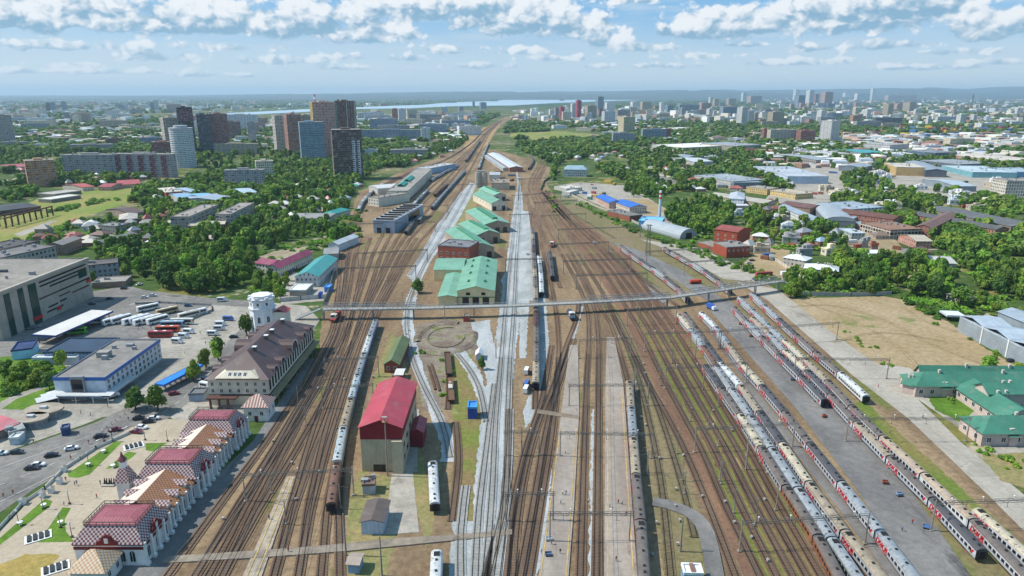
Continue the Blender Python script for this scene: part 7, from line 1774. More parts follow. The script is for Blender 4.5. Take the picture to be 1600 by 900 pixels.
many([(1158, 1165, 145, 160, .3, .8, 'ftower', 'white'), (1135, 1150, 154, 165, .3, .5, 'ftower', 'beige'), (1168, 1190, 150, 162, .3, .5, 'ftower', 'pink'), (1187, 1201, 175, 186, .3, .5, 'ftower', 'white'), (1190, 1201, 202, 219, .3, .6, 'fslab', 'brick'), (1200, 1224, 175, 197, .3, .6, 'ftower', 'beige'), (1239, 1248, 140, 157, .4, .8, 'ftower', 'white'), (1241, 1257, 149, 171, .4, .7, 'ftower', 'bluegrey'), (1259, 1271, 141, 163, .4, .8, 'ftower', 'white'), (1270, 1279, 147, 162, .4, .8, 'ftower', 'brick'), (1283, 1300, 144, 166, .3, .6, 'ftower', 'pink'), (1300, 1306, 139, 153, .4, .8, 'ftower', 'white'), (1317, 1327, 145, 155, .3, .7, 'ftower', 'white'), (1328, 1336, 144, 154, .3, .7, 'ftower', 'bluegrey'), (1336, 1358, 146, 158, .2, .3, 'fslab', 'white'), (1359, 1366, 138, 157, .4, .9, 'ftower', 'white', 'slender white tower, tallest of the right far skyline'), (1371, 1377, 144, 154, .3, .8, 'ftower', 'white'), (1379, 1386, 144, 154, .3, .8, 'ftower', 'beige'), (1386, 1430, 149, 157, .1, .2, 'fslab', 'pink')], 'right-hand hilltop skyline')
many([(1233, 1241, 162, 172, .3, .7, 'ftower', 'beige'), (1248, 1257, 161, 172, .3, .7, 'ftower', 'pink'), (1260, 1270, 161, 172, .3, .7, 'ftower', 'beige'), (1275, 1289, 161, 172, .2, .4, 'ftower', 'pale'), (1290, 1304, 162, 172, .2, .4, 'ftower', 'bluegrey'), (1255, 1275, 178, 190, .3, .4, 'ftower', 'white'), (1276, 1290, 173, 192, .5, .7, 'ftower', 'white'), (1290, 1315, 177, 187, .1, .25, 'fslab', 'bluegrey'), (1313, 1330, 174, 184, .2, .3, 'fslab', 'white'), (1332, 1342, 168, 182, .4, .7, 'ftower', 'cream'), (1350, 1382, 171, 177, .1, .2, 'fslab', 'white'), (1380, 1395, 163, 181, .5, .7, 'ftower', 'beige'), (1397, 1413, 162, 173, .3, .5, 'ftower', 'pink'), (1412, 1430, 160, 176, .5, .7, 'ftower', 'beige'), (1205, 1232, 185, 196, .3, .3, 'ftower', 'grey')], 'right-hand lower skyline blocks')
tower(1283, 1311, 189, 221, .6, .8, 'fslab', 'c9c7c2', 'broad white tower above the industrial quarter')
tower(1200, 1248, 203, 222, .12, .25, 'fslab', 'c0b6a6', 'long cream slab with balconies left of the broad white tower')
tower(1245, 1273, 204, 223, .2, .5, 'fslab', '9a6255', 'brick-red end of the slab beside the broad white tower')
tower(1368, 1409, 184, 196, -.3, .6, 'fshed', '4f5a66', 'dark sports hall with a sloping grey roof on the right', 'sports_hall', cat='hall')
tower(1479, 1520, 217, 228, .2, .3, 'foffice', 'c9c0a6', 'cream saw-edged block in the right distance', 'slab_block')
t = empty('radio_mast', *P(1517, 172)); tag(t, 'thin grey lattice radio mast in the right distance', 'mast')
x, y = P(1517, 172); H = zat(x, y, 147); b = MB()
for sx, sy in ((-1, -1), (1, -1), (1, 1), (-1, 1)): b.bar((sx*7, sy*7, 0), (sx*1.5, sy*1.5, H), 1.6)
for k in range(9): r_ = 7-5.5*k/9; b.box(-r_, r_, -r_, r_, H*k/9, H*k/9+1.2)
b.build('lattice', LAT, t)
# container market: rows of coloured boxes
cols = ['a8483c', '3f62a0', '8f9aa5', 'c9c2b4', '4a7ab0', 'b8703a', 'c8a83a', '7a3a3a']
for i in range(110):
    px, py = R.uniform(1355, 1595), R.uniform(199, 213)
    x, y = P(px, py); c = R.choice(cols)
    o = None
    b = MB(); L = R.uniform(8, 26); b.box(-L/2, L/2, -4, 4, 0, R.uniform(4, 9), 0, mt=0, bottom=False); b.box(-L/2-.4, L/2+.4, -4.4, 4.4, 3.8, 4.0, 0)
    o = b.build('market_box', M['paint'], None, lin(c), (x, y, 0)); o.rotation_euler = (0, 0, R.choice((.1, .1, -.9)))
    hue = {'a8483c': 'red', '3f62a0': 'blue', '8f9aa5': 'grey', 'c9c2b4': 'cream', '4a7ab0': 'light blue', 'b8703a': 'orange', 'c8a83a': 'yellow', '7a3a3a': 'maroon'}[c]
    tag(o, '%s box in the far container market on the right' % hue, 'container', '%s boxes of the far container market' % hue)
# yard clutter: containers and lorries in the industrial yards
KC = {'red': '96463c', 'blue': '3c5f98', 'white': 'd5d6d4', 'grey': '80868a', 'rusty': '7d5238', 'green': '4c7058', 'yellow': 'c09a3e'}
for (x0, x1, y0, y1, n, wh) in ((1320, 1402, 262, 292, 26, 'yard left of the huge beige warehouse'), (1455, 1600, 272, 330, 34, 'yards below the huge beige warehouse'), (1210, 1330, 262, 312, 22, 'yard of the pale blue hall'), (1290, 1450, 352, 415, 26, 'brick works yard'), (1190, 1260, 385, 432, 10, 'dirt yard by the brick house'), (770, 812, 268, 300, 14, 'ground around the silos'), (880, 960, 285, 312, 14, 'depot yard')):
    for i in range(n):
        px, py = R.uniform(x0, x1), R.uniform(y0, y1); x, y = P(px, py)
        if any(abs(x-f[0]) < (f[3]+f[4])/2.2 and abs(y-f[1]) < (f[3]+f[4])/2.2 for f in FOOT): continue
        hue = R.choice(list(KC)); t = empty('cargo_container', x, y, .2, R.choice((.2, 1.2, -.7))); tag(t, '%s container standing in the %s' % (hue, wh), 'container', '%s containers of the %s' % (hue, wh))
        b = MB(); L = R.choice((6, 6, 12)); b.box(-L/2, L/2, -1.22, 1.22, .1, 2.7)
        for k in range(int(L)): b.box(-L/2+k+.2, -L/2+k+.6, -1.27, 1.27, .25, 2.55)
        b.build('shell', M['paint'], t, color=lin(KC[hue]))
        b = MB(); b.box(L/2-.02, L/2+.06, -1.1, 1.1, .2, 2.6); b.build('door', M['paint'], t, color=lin(KC[hue]))
# ---- loose town fabric between the landmarks: one object per building up to 300, labels by look and district
def inpoly(px, py, poly):
    c = False; j = len(poly)-1
    for i in range(len(poly)):
        (xi, yi), (xj, yj) = poly[i], poly[j]
        if (yi > py) != (yj > py) and px < (xj-xi)*(py-yi)/(yj-yi)+xi: c = not c
        j = i
    return c
RAILZ = [(225, 905), (400, 690), (498, 560), (505, 470), (520, 400), (535, 350), (552, 300), (640, 258), (690, 241), (712, 226), (730, 208), (780, 180), (806, 180), (785, 205), (815, 236), (865, 258), (862, 285), (885, 312), (1010, 372), (1100, 395), (1190, 432), (1640, 800), (1640, 905)]
CLEAR = [RAILZ, [(-20, 905), (-20, 575), (60, 545), (-20, 545), (-20, 430), (140, 390), (150, 470), (480, 468), (505, 480), (500, 560), (225, 905)],
         [(1215, 470), (1250, 462), (1400, 462), (1500, 508), (1640, 590), (1640, 905), (1500, 760)],
         [(-20, 360), (-20, 345), (60, 310), (140, 296), (230, 287), (240, 292), (205, 315), (130, 340), (60, 368), (20, 380), (-20, 392)],
         [(862, 300), (868, 262), (885, 250), (925, 252), (935, 268), (985, 285), (1000, 308), (1050, 330), (1050, 350), (1000, 365), (930, 330)], [(1000, 276), (1030, 274), (1084, 290), (1060, 296), (1010, 284)],
         lake_px, [(800, 208), (870, 205), (940, 210), (930, 216), (850, 220), (795, 214)], [(1180, 400), (1215, 400), (1260, 430), (1220, 445), (1180, 425)]]
def clear(px, py):
    return any(inpoly(px, py, q) for q in CLEAR)
def nearlake(px, py): return py < 194 and any(inpoly(px, py-o, lake_px) for o in (1.5, 3, 4.5, 6, 7.5, 9))
CELL = {}
for f in FOOT:
    k = (int(f[0]//120), int(f[1]//120))
    for dx in (-1, 0, 1):
        for dy in (-1, 0, 1): CELL.setdefault((k[0]+dx, k[1]+dy), []).append(f)
def hits(x, y, m=0.0):
    for cx, cy, a, W, D in CELL.get((int(x//120), int(y//120)), ()):
        dx, dy = x-cx, y-cy; c, s = math.cos(a), math.sin(a)
        if abs(dx*c+dy*s) < W/2+m and abs(-dx*s+dy*c) < D/2+m: return True
    return False
def vnoise(x, y):
    def h(i, j):
        n = (i*374761393+j*668265263) & 0xffffffff; n = (n ^ (n >> 13))*1274126177 & 0xffffffff
        return ((n ^ (n >> 16)) & 0xffff)/65535
    i, j = math.floor(x), math.floor(y); u, v = x-i, y-j; u = u*u*(3-2*u); v = v*v*(3-2*v)
    return (h(i, j)*(1-u)+h(i+1, j)*u)*(1-v)+(h(i, j+1)*(1-u)+h(i+1, j+1)*u)*v
rb = random.Random(11)
FILLZ = [(0, 250, 168, 205, 30, 'left far town', 1), (560, 740, 172, 205, 34, 'blocks before the lake', 1), (300, 480, 184, 226, 34, 'left middle town', 1), (830, 1200, 166, 192, 54, 'centre far town', 1), (1200, 1600, 152, 172, 70, 'right far town', 1), (1180, 1600, 172, 200, 52, 'right middle town', 1), (1190, 1600, 214, 250, 40, 'industrial quarter', 0), (1320, 1600, 255, 330, 26, 'warehouse yards', 0), (1150, 1420, 296, 400, 16, 'brick works yards', 0), (1040, 1200, 205, 250, 18, 'garden quarter above the works', 0), (860, 960, 196, 220, 8, 'open ground right of the corridor', 0)]
for (x0, x1, y0, y1, n, dist, hi) in FILLZ:
    for i in range(n):
        for _ in range(20):
            px, py = rb.uniform(x0, x1), rb.uniform(y0, y1)
            x, y = P(px, py)
            if not clear(px, py) and not hits(x, y, 10) and not nearlake(px, py): break
        else: continue
        k = depth_of(x, y)/FL
        c = rb.choice(['white', 'white', 'cream', 'grey', 'pink', 'beige', 'pale', 'white', 'pale', 'cream'] + (['brick'] if not hi else []))
        if hi and rb.random() < .8:
            tall = rb.random() < .35
            w = rb.uniform(6, 13) if tall else rb.uniform(14, 42); h = rb.uniform(9, 14)*min(1.2, 4200/y) if tall else rb.uniform(4, 8)*min(1.2, 4200/y)
            tower(px-w/2, px+w/2, py-h, py, rb.uniform(-.2, .6), .6 if tall else .2, 'ftower' if tall else 'fslab', CN[c], '%s %s in the %s' % (CW.get(c, c), 'tower' if tall else 'long slab', dist), 'tower_block' if tall else 'slab_block', group='%s %ss of the %s' % (CW.get(c, c), 'tower' if tall else 'long slab', dist))
        else:
            w = rb.uniform(8, 30); h = rb.uniform(2.5, 5)
            tower(px-w/2, px+w/2, py-h, py, rb.uniform(-.3, .5), .5, 'fshed', CN[c], '%s low shed standing in the %s' % (CW.get(c, c), dist), 'low_shed', group='%s low sheds of the %s' % (CW.get(c, c), dist), cat='shed')
        x, y = P(px, py); k = (int(x//120), int(y//120))
for f in FOOT[-400:]:
    k = (int(f[0]//120), int(f[1]//120))
    for dx in (-1, 0, 1):
        for dy in (-1, 0, 1): CELL.setdefault((k[0]+dx, k[1]+dy), []).append(f)
# small houses in the garden quarters, one object each, then the faintest roofs as one mass
RC = {'pale': 'b5aea2', 'whitish': 'cfcdc8', 'brown': '7a5244', 'dark grey': '6d6a68', 'red': 'a2524a', 'grey': '97989a', 'bluish': '93a5b3'}
HW = []
for c in RC:
    b = MB(); b.box(-5, 5, -4, 4, 0, 3.6, bottom=False, top=False); HW.append(b)
hwall = HW[0].build('wall', M['fhouse']); HWM = hwall.data; bpy.data.objects.remove(hwall)
b = MB(); b.hip(-5, 5, -4, 4, 3.6, 2.8, .5); o = b.build('roof', M['seam']); HRM = o.data; bpy.data.objects.remove(o)
for (x0, x1, y0, y1, n, wh) in ((240, 560, 286, 350, 46, 'left garden quarter'), (60, 250, 345, 388, 16, 'gardens below the olive field'), (1000, 1240, 206, 300, 60, 'right garden quarter'), (560, 735, 222, 262, 30, 'streets behind the workshop'), (1165, 1320, 325, 400, 14, 'trees around the brick works'), (800, 1000, 222, 290, 22, 'woods right of the corridor'), (0, 240, 262, 292, 18, 'far left gardens')):
    for i in range(n):
        for _ in range(30):
            px, py = rb.uniform(x0, x1), rb.uniform(y0, y1); x, y = P(px, py)
            if not clear(px, py) and not hits(x, y, 6): break
        else: continue
        hue = rb.choice(list(RC)); a = rb.choice((.1, -.4, .9, .5))
        t = empty('garden_house', x, y, 0, a); tag(t, 'small house with %s roof in the %s' % (hue, wh), 'house', '%s-roofed small houses of the %s' % (hue, wh))
        w_ = child('wall', HWM, t); w_.color = lin(rb.choice(('b8ae9e', 'a08a78', 'c9c4ba', '9a6a58'))); r_ = child('roof', HRM, t); r_.color = lin(RC[hue])
        k = rb.uniform(.65, 1.0); t.scale = (k*rb.uniform(1, 1.6), k, rb.uniform(.9, 1.5))
        f = (x, y, a, 13*k, 9*k); FOOT.append(f); kk = (int(x//120), int(y//120)); CELL.setdefault(kk, []).append(f)
m, nt, b_ = newmat('distant_wall'); g_ = G(nt)
rp = g_.n('NewGeometry').outputs['Random Per Island']; rr = g_.n('ValToRGB'); cr = rr.color_ramp; cr.interpolation = 'CONSTANT'
for i, h in enumerate(('e2e0dc', 'b8b4ac', 'a8b2ba', 'd5ccb8', '9a7868', 'eceae6', 'c9c4ba', 'bf9a8a')):
    e = cr.elements[i] if i < 2 else cr.elements.new(i/8)
    e.position = i/8; e.color = lin(h)
nt.links.new(rp, rr.inputs[0]); nt.links.new(rr.outputs[0], b_.inputs['Base Color']); b_.inputs['Roughness'].default_value = .85
db = MB()
for (x0, x1, y0, y1, n, th) in ((-40, 560, 164, 228, 560, .33), (560, 740, 165, 220, 230, .3), (800, 1200, 163, 205, 330, .42), (1180, 1640, 150, 200, 620, .35), (1180, 1640, 196, 262, 300, .42), (0, 400, 157, 180, 260, .4)):
    k = 0; tr_ = 0
    while k < n and tr_ < n*12:
        tr_ += 1
        px, py = rb.uniform(x0, x1), rb.uniform(y0, y1); x, y = P(px, py)
        if clear(px, py) or hits(x, y, 8) or nearlake(px, py) or vnoise(x/420+9, y/900+4) < th: continue
        s_ = depth_of(x, y)/FL; low = py > 193; w_ = min(90, rb.uniform(4, 12)*s_)*(1.7 if low else 1); d_ = min(60, rb.uniform(3, 8)*s_*2)*(1.6 if low else 1); h_ = (rb.choice((4, 5, 6, 7)) if low else rb.choice((6, 9, 9, 15, 15, 27)))*rb.uniform(.8, 1.2)
        db.T = (rb.choice((.1, -.3, .5)), x, y, 0); db.box(-w_/2, w_/2, -d_/2, d_/2, 0, h_, bottom=False); k += 1
        f = (x, y, 0, w_+8, d_+8); kk = (int(x//120), int(y//120)); CELL.setdefault(kk, []).append(f)
db.T = None
me_ = db.build('distant_buildings', m)
# weld each box so that its faces share one tint
import bmesh
bm = bmesh.new(); bm.from_mesh(me_.data); bmesh.ops.remove_doubles(bm, verts=bm.verts, dist=.01); bm.to_mesh(me_.data); bm.free()
tag(me_, kind='stuff')
# ------------------------------------------------------------------ trees
LEAF = leafmat('foliage', '435f21', '547529', '70893a')
LEAFL = leafmat('foliage_light', '547f24', '6a962e', '8cae48')
LEAFD = leafmat('foliage_far', '3e5e2a', '4b6e32', '62853c')
BARK = flat('bark', '4a3c30', .9, .2)
def crown_np(seed, nl, nq, leaf, zb=.28, squash=.95, core=True):
    """unit crown (radius 1, height about 2): lobed cloud of leaf clumps. returns verts, quads"""
    r = np.random.RandomState(seed)
    V = []; Q = []
    lobes = []
    for i in range(nl):
        a = r.uniform(0, 6.28); rr = r.uniform(0, .62)**.8; z = r.uniform(.35, 1.55)
        k = 1-abs(z-.85)/1.3
        lobes.append((math.cos(a)*rr*k, math.sin(a)*rr*k, z, r.uniform(.32, .55)*(.6+.4*k)))
    for i in range(nq):
        lx, ly, lz, lr = lobes[r.randint(nl)]
        d = r.normal(size=3); d /= np.linalg.norm(d)+1e-6
        if d[2] < -.5: d[2] *= -.6
        p = np.array([lx, ly, lz*squash])+d*lr*r.uniform(.8, 1.08)
        nrm = d+r.normal(size=3)*.45; nrm /= np.linalg.norm(nrm)
        t = np.cross(nrm, [0, 0, 1] if abs(nrm[2]) < .9 else [1, 0, 0]); t /= np.linalg.norm(t); bt = np.cross(nrm, t)
        s = leaf*r.uniform(.6, 1.25); a = r.uniform(0, 6.28)
        t2 = t*math.cos(a)+bt*math.sin(a); b2 = -t*math.sin(a)+bt*math.cos(a)
        o = len(V)
        V += [p-t2*s-b2*s*.6, p+t2*s*.8-b2*s*.8, p+t2*s+b2*s*.7, p-t2*s*.7+b2*s*.9]
        Q.append([o, o+1, o+2, o+3])
    if core:
        for (lx, ly, lz, lr) in lobes[:max(3, nl*2//3)]:
            o = len(V); k = .78*lr
            V += [np.array([lx+dx*k, ly+dy*k, lz*squash+dz*k]) for dx, dy, dz in ((1, 0, 0), (0, 1, 0), (-1, 0, 0), (0, -1, 0), (0, 0, 1), (0, 0, -1))]
            for i in range(4):
                j = (i+1) % 4; Q.append([o+i, o+j, o+4, o+4]); Q.append([o+j, o+i, o+5, o+5])
    return np.array(V), Q
def np_mesh(name, V, Q, mat):
    me = bpy.data.meshes.new(name)
    F4 = [q if q[2] != q[3] else q[:3] for q in Q]
    me.from_pydata([tuple(v) for v in V], [], F4); me.materials.append(mat); me.update(); return me
CROWNS = [np_mesh('crown', *crown_np(s, 15, 1350, .092), m) for s, m in ((1, LEAF), (2, LEAF), (3, LEAFL), (4, LEAF), (5, LEAFL), (6, LEAF))]
CROWNB = [np_mesh('foliage', *crown_np(s, 8, 420, .15, squash=.6), LEAFL) for s in (21, 22, 23)]
CONIF = None
def trunk_mesh(seed):
    r = random.Random(seed); b = MB()
    b.tube((0, 0, 0), (.03, .02, .55), .07, .05, 7); b.tube((.03, .02, .55), (.0, .05, 1.2), .05, .025, 6)
    for k in range(6):
        a = r.uniform(0, 6.28); z = r.uniform(.35, .9); l = r.uniform(.35, .6)
        b.tube((.02, .02, z), (math.cos(a)*l, math.sin(a)*l, z+r.uniform(.2, .5)), .03, .01, 5)
    o = b.build('trunk', BARK); me = o.data; bpy.data.objects.remove(o); return me
TRUNKS = [trunk_mesh(s) for s in (1, 2, 3)]
def tree(x, y, h, r, i, label, group=None, cat='tree', name='tree'):
    t = empty(name, x, y, 0, (i*1.7) % 6.28); tag(t, label, cat, group)
    sc = h/2.15
    c = child('crown', CROWNS[i % 6], t, (0, 0, h*.10)); c.scale = (r, r, sc)
    k = child('trunk', TRUNKS[i % 3], t); k.scale = (h*.42, h*.42, sc)
    return t
rt = random.Random(5)
GROVES = [  # outline, spacing, height lo-hi, description
 ([(150, 392), (170, 375), (225, 368), (238, 330), (300, 345), (345, 345), (400, 335), (440, 335), (450, 345), (470, 350), (470, 372), (440, 380), (400, 400), (395, 440), (330, 462), (265, 458), (215, 440), (200, 420), (160, 425)], 8.5, 9, 15, 'leafy tree of the big grove behind the bus yard'),
 ([(395, 440), (432, 436), (455, 440), (440, 462), (395, 465)], 7, 6, 9, 'round green tree by the courtyard wall'),
 ([(400, 300), (440, 285), (520, 280), (555, 290), (545, 320), (530, 350), (545, 372), (525, 378), (500, 372), (470, 372), (470, 335), (440, 330), (405, 325)], 8.5, 8, 13, 'leafy tree of the grove left of the blue shed'),
 ([(205, 300), (250, 290), (262, 312), (300, 320), (300, 335), (245, 330), (215, 325)], 9, 8, 13, 'leafy tree at the end of the olive field'),
 ([(60, 385), (130, 350), (205, 330), (240, 330), (225, 365), (165, 372), (100, 385)], 11, 5, 10, 'small garden tree below the olive field'),
 ([(1225, 470), (1232, 440), (1275, 425), (1330, 425), (1395, 440), (1400, 465), (1330, 462), (1255, 463)], 7, 7, 11, 'bushy tree along the upper edge of the bare field'),
 ([(1280, 435), (1300, 395), (1345, 405), (1400, 405), (1455, 410), (1490, 450), (1505, 480), (1470, 480), (1425, 462), (1395, 445)], 8.5, 9, 14, 'tall leafy tree behind the bare field'),
 ([(1490, 470), (1530, 462), (1620, 500), (1620, 540), (1560, 490)], 7, 6, 10, 'bushy tree behind the grey warehouse'),
 ([(1500, 400), (1555, 400), (1625, 430), (1625, 475), (1560, 465), (1510, 440)], 9, 10, 15, 'tall leafy tree above the grey warehouse'),
 ([(1310, 275), (1345, 270), (1440, 310), (1485, 330), (1520, 365), (1520, 400), (1460, 390), (1450, 365), (1440, 335), (1380, 320), (1320, 300)], 9.5, 10, 15, 'leafy tree in the belt between brick works and beige warehouse'),
 ([(1165, 330), (1215, 320), (1235, 350), (1290, 350), (1330, 365), (1320, 400), (1270, 395), (1215, 385), (1165, 360)], 9.5, 9, 14, 'leafy tree between the brick works and the dirt yard'),
 ([(1040, 345), (1050, 322), (1105, 312), (1145, 328), (1145, 350), (1115, 370), (1080, 368)], 8, 9, 14, 'leafy tree beside the rounded hangar'),
 ([(975, 300), (985, 278), (1030, 280), (1055, 300), (1020, 312), (990, 305)], 8.5, 8, 12, 'leafy tree between the sports ground and blue roofs'),
 ([(560, 285), (600, 262), (660, 250), (700, 238), (722, 228), (735, 215), (700, 222), (640, 236), (560, 262)], 11, 7, 12, 'tree along the far left side of the tracks'),
]
def wpoly(poly): return [P(*q) for q in poly]
CAND = []
for poly, sp, h0, h1, lab in GROVES:
    wp = wpoly(poly); xs = [q[0] for q in wp]; ys = [q[1] for q in wp]
    pts = []; tries = 0
    nx = int((max(xs)-min(xs))/sp)+1; ny = int((max(ys)-min(ys))/sp)+1
    for i in range(nx):
        for j in range(ny):
            x = min(xs)+(i+rt.uniform(.05, .95))*sp; y = min(ys)+(j+rt.uniform(.05, .95))*sp
            if inpoly(x, y, wp) and not hits(x, y, 3.5) and rt.random() < .9 and vnoise(x/26+5, y/34+2) > .13:
                h = rt.uniform(h0*.72, h1*1.1); CAND.append((x, y, h, h*rt.uniform(.3, .5), lab))
# single trees and rows
SINGLE = [(212, 640, 11, 4.8, 'bright green round tree beside the blue canopy strip'), (247, 642, 11, 5.2, 'dark spreading tree by the station road, next to the bright round one'), (303, 596, 11, 3.6, 'slim tree at the corner of the cream station'), (322, 575, 10, 4.0, 'middle tree left of the brown station roof'), (341, 562, 12, 4.4, 'tall tree left of the brown station roof, behind the middle one'), (386, 525, 13, 4.2, 'tall poplar-like tree beside the white water tower'), (654, 458, 11, 4.4, 'lone dark tree left of the cream depot hall'), (753, 578, 7, 2.2, 'small conifer-like tree by the tiny white hut'), (438, 468, 11, 4.4, 'dark tree right behind the white water tower'), (197, 433, 10, 4.6, 'round tree at the glazed office corner'), (144, 440, 8, 3.6, 'small tree at the corner of the shopping centre'), (97, 575, 10, 3.4, 'dark fir-like tree in front of the waiting hall'), (60, 602, 8, 4.5, 'bushy tree in the little park, nearest the path'), (78, 608, 8, 4.5, 'bushy tree in the little park beside the bus station'), (35, 595, 9, 5.0, 'bushy tree in the little park on its left side'), (12, 590, 9, 5.0, 'leafy tree at the left edge of the little park'), (1545, 578, 7, 4.6, 'round bush-like tree at the end of the bare field'), (990, 308, 11, 4.5, 'tree standing left of the striped chimney'), (1047, 330, 12, 5, 'dense tree right of the striped chimney'), (1375, 415, 13, 5.5, 'big dark tree in front of the flat white stores')]
for i, (px, py, h, r_, lab) in enumerate(SINGLE):
    x, y = P(px, py); tree(x, y, h, r_, i, lab)
CAND.sort(key=lambda q: math.hypot(q[0], q[1]))
NIND = 275
for i, (x, y, h, r_, lab) in enumerate(CAND[:NIND]):
    tree(x, y, h, r_, i, lab, lab.replace('tree', 'trees', 1))
rest = [(x, y, h, r_) for x, y, h, r_, _ in CAND[NIND:]]
# far woods
def woods(n, x0, x1, y0, y1, dens, smin):
    k = 0; tries = 0
    while k < n and tries < n*6:
        tries += 1
        px, py = rt.uniform(x0, x1), rt.uniform(y0, y1)
        if clear(px, py) or nearlake(px, py) or (py < 190 and inpoly(px, py-1.5, lake_px)): continue
        x, y = P(px, py)
        if vnoise(x/smin+3.3, y/(smin*2.2)+1.7)*.7+vnoise(x/(smin*.3), y/(smin*.66))*.3 < dens or hits(x, y, 4): continue
        h = max(rt.uniform(6, 15), min(22, depth_of(x, y)*.0045*rt.uniform(.6, 1.3)))
        rest.append((x, y, h, h*rt.uniform(.45, .7) if y < 1500 else h*rt.uniform(.7, 1.3))); k += 1
woods(650, -60, 560, 290, 345, .48, 60)
woods(1500, -60, 565, 236, 292, .42, 120)
woods(1600, -60, 560, 196, 240, .36, 240)
woods(420, 200, 520, 200, 262, .2, 160)
woods(700, -60, 560, 172, 198, .48, 500)
woods(900, 800, 1010, 212, 292, .38, 110)
woods(900, 1000, 1240, 205, 300, .45, 120)
woods(900, 790, 1240, 186, 212, .40, 300)
woods(700, 560, 735, 205, 262, .45, 130)
woods(500, 560, 780, 180, 206, .5, 300)
woods(900, 1180, 1660, 205, 262, .55, 160)
woods(1200, 1200, 1660, 172, 206, .46, 420)
woods(500, 1300, 1660, 262, 400, .62, 80)
woods(900, 800, 1660, 156, 174, .45, 900)
woods(900, -60, 800, 153, 174, .42, 900)
def mass(name, items, V, Q, mat):
    V = np.asarray(V); Q = np.array(Q); nv = len(V); N = len(items)
    A = np.array(items); ang = np.random.RandomState(3).uniform(0, 6.28, N)
    c, s = np.cos(ang), np.sin(ang)
    X = (V[None, :, 0]*c[:, None]-V[None, :, 1]*s[:, None])*A[:, 3:4]+A[:, 0:1]
    Y = (V[None, :, 0]*s[:, None]+V[None, :, 1]*c[:, None])*A[:, 3:4]+A[:, 1:2]
    Z = V[None, :, 2]*(A[:, 2:3]/2.05)
    co = np.stack([X, Y, Z], -1).reshape(-1, 3)
    q = (Q[None]+np.arange(N)[:, None, None]*nv).reshape(-1, 4)
    tri = Q[:, 2] == Q[:, 3]
    me = bpy.data.meshes.new(name)
    me.vertices.add(len(co)); me.vertices.foreach_set('co', co.astype(np.float32).ravel())
    lens = np.tile(np.where(tri, 3, 4), N); tot = lens.sum()
    keep = np.ones((len(q), 4), bool); keep[np.tile(tri, N), 3] = False
    me.loops.add(int(tot)); me.loops.foreach_set('vertex_index', q[keep].astype(np.int32))
    me.polygons.add(len(q)); st = np.concatenate([[0], np.cumsum(lens)[:-1]])
    me.polygons.foreach_set('loop_start', st.astype(np.int32)); me.polygons.foreach_set('loop_total', lens.astype(np.int32))
    me.materials.append(mat); me.update(calc_edges=True); me.validate()
    o = bpy.data.objects.new(name, me); COL.objects.link(o); tag(o, kind='stuff'); return o
mid = [q for q in rest if q[1] < 900]; farm = [q for q in rest if q[1] >= 900]
mass('woodland', mid, *crown_np(31, 11, 270, .155), LEAF)
f1 = farm[0::2]; f2 = farm[1::2]
mid2 = mid[1::2]; mid = mid[0::2]
mass('woodland', mid2, *crown_np(35, 9, 250, .165), LEAFL)
mass('far_woodland', f1, *crown_np(32, 7, 56, .29), LEAFD); mass('far_woodland', f2, *crown_np(33, 7, 56, .29), LEAF)
# bushes along fences and embankments
BUSH = []
for (p, q, n, s0, s1, lab) in (((905, 318), (1000, 365), 46, 1.5, 3, 'green bush on the bank above the right tracks'), ((1000, 366), (1100, 396), 40, 1.5, 3, 'green bush on the bank by the hangar'), ((1100, 398), (1215, 440), 34, 1.5, 3.2, 'green bush in front of the brick annex'), ((1500, 515), (1610, 575), 46, 1.4, 2.6, 'bush of the green strip before the grey warehouse'), ((1430, 468), (1500, 500), 34, 2, 4, 'bush by the white canopy'), ((1400, 455), (1480, 505), 30, 1.5, 3.5, 'low bush at the upper right of the bare field'), ((1405, 590), (1500, 618), 22, 1, 1.8, 'scrub in front of the upper pink house'), ((1440, 612), (1560, 645), 20, .8, 1.6, 'scrub between the pink houses'), ((1530, 700), (1610, 735), 20, .8, 1.6, 'scrub below the lower pink house'), ((230, 345), (260, 300), 20, 2, 4, 'bush at the end of the olive field'), ((90, 330), (170, 312), 46, 2, 5, 'bush in the middle of the olive field'), ((0, 392), (130, 345), 46, 2, 4, 'bush along the lower edge of the olive field'), ((545, 372), (555, 330), 20, 2.5, 5, 'bush along the left tracks'), ((870, 330), (850, 290), 16, 1.5, 3, 'bush by the bending tracks'), ((0, 585), (105, 565), 26, 1.5, 3, 'shrub in the little park'), ((0, 615), (80, 590), 20, 1.5, 3, 'shrub beside the park path'), ((690, 560), (706, 640), 10, .8, 1.6, 'weeds clump by the pit'), ((655, 545), (662, 560), 5, .8, 1.6, 'weeds clump beside the grey curve'), ((1305, 505), (1400, 580), 14, .7, 1.4, 'weeds clump along the edge of the bare field')):
    for i in range(n):
        u = rt.random(); x, y = P(p[0]+(q[0]-p[0])*u, p[1]+(q[1]-p[1])*u)
        x += rt.gauss(0, s1*1.2); y += rt.gauss(0, s1*2.0)
        if hits(x, y, 1.0): continue
        BUSH.append((x, y, rt.uniform(s0, s1), lab))
BUSH.sort(key=lambda q: math.hypot(q[0], q[1]))
for i, (x, y, s_, lab) in enumerate(BUSH[:290]):
    o = bpy.data.objects.new('bush', CROWNB[i % 3]); COL.objects.link(o); o.location = (x, y, -s_*.25); o.rotation_euler = (0, 0, i*1.3); o.scale = (s_*1.1, s_*1.1, s_*1.05)
    tag(o, lab, 'bush', lab.replace('bush', 'bushes', 1))
low = [(x, y, s_*1.6, s_*1.1) for x, y, s_, _ in BUSH[290:]]
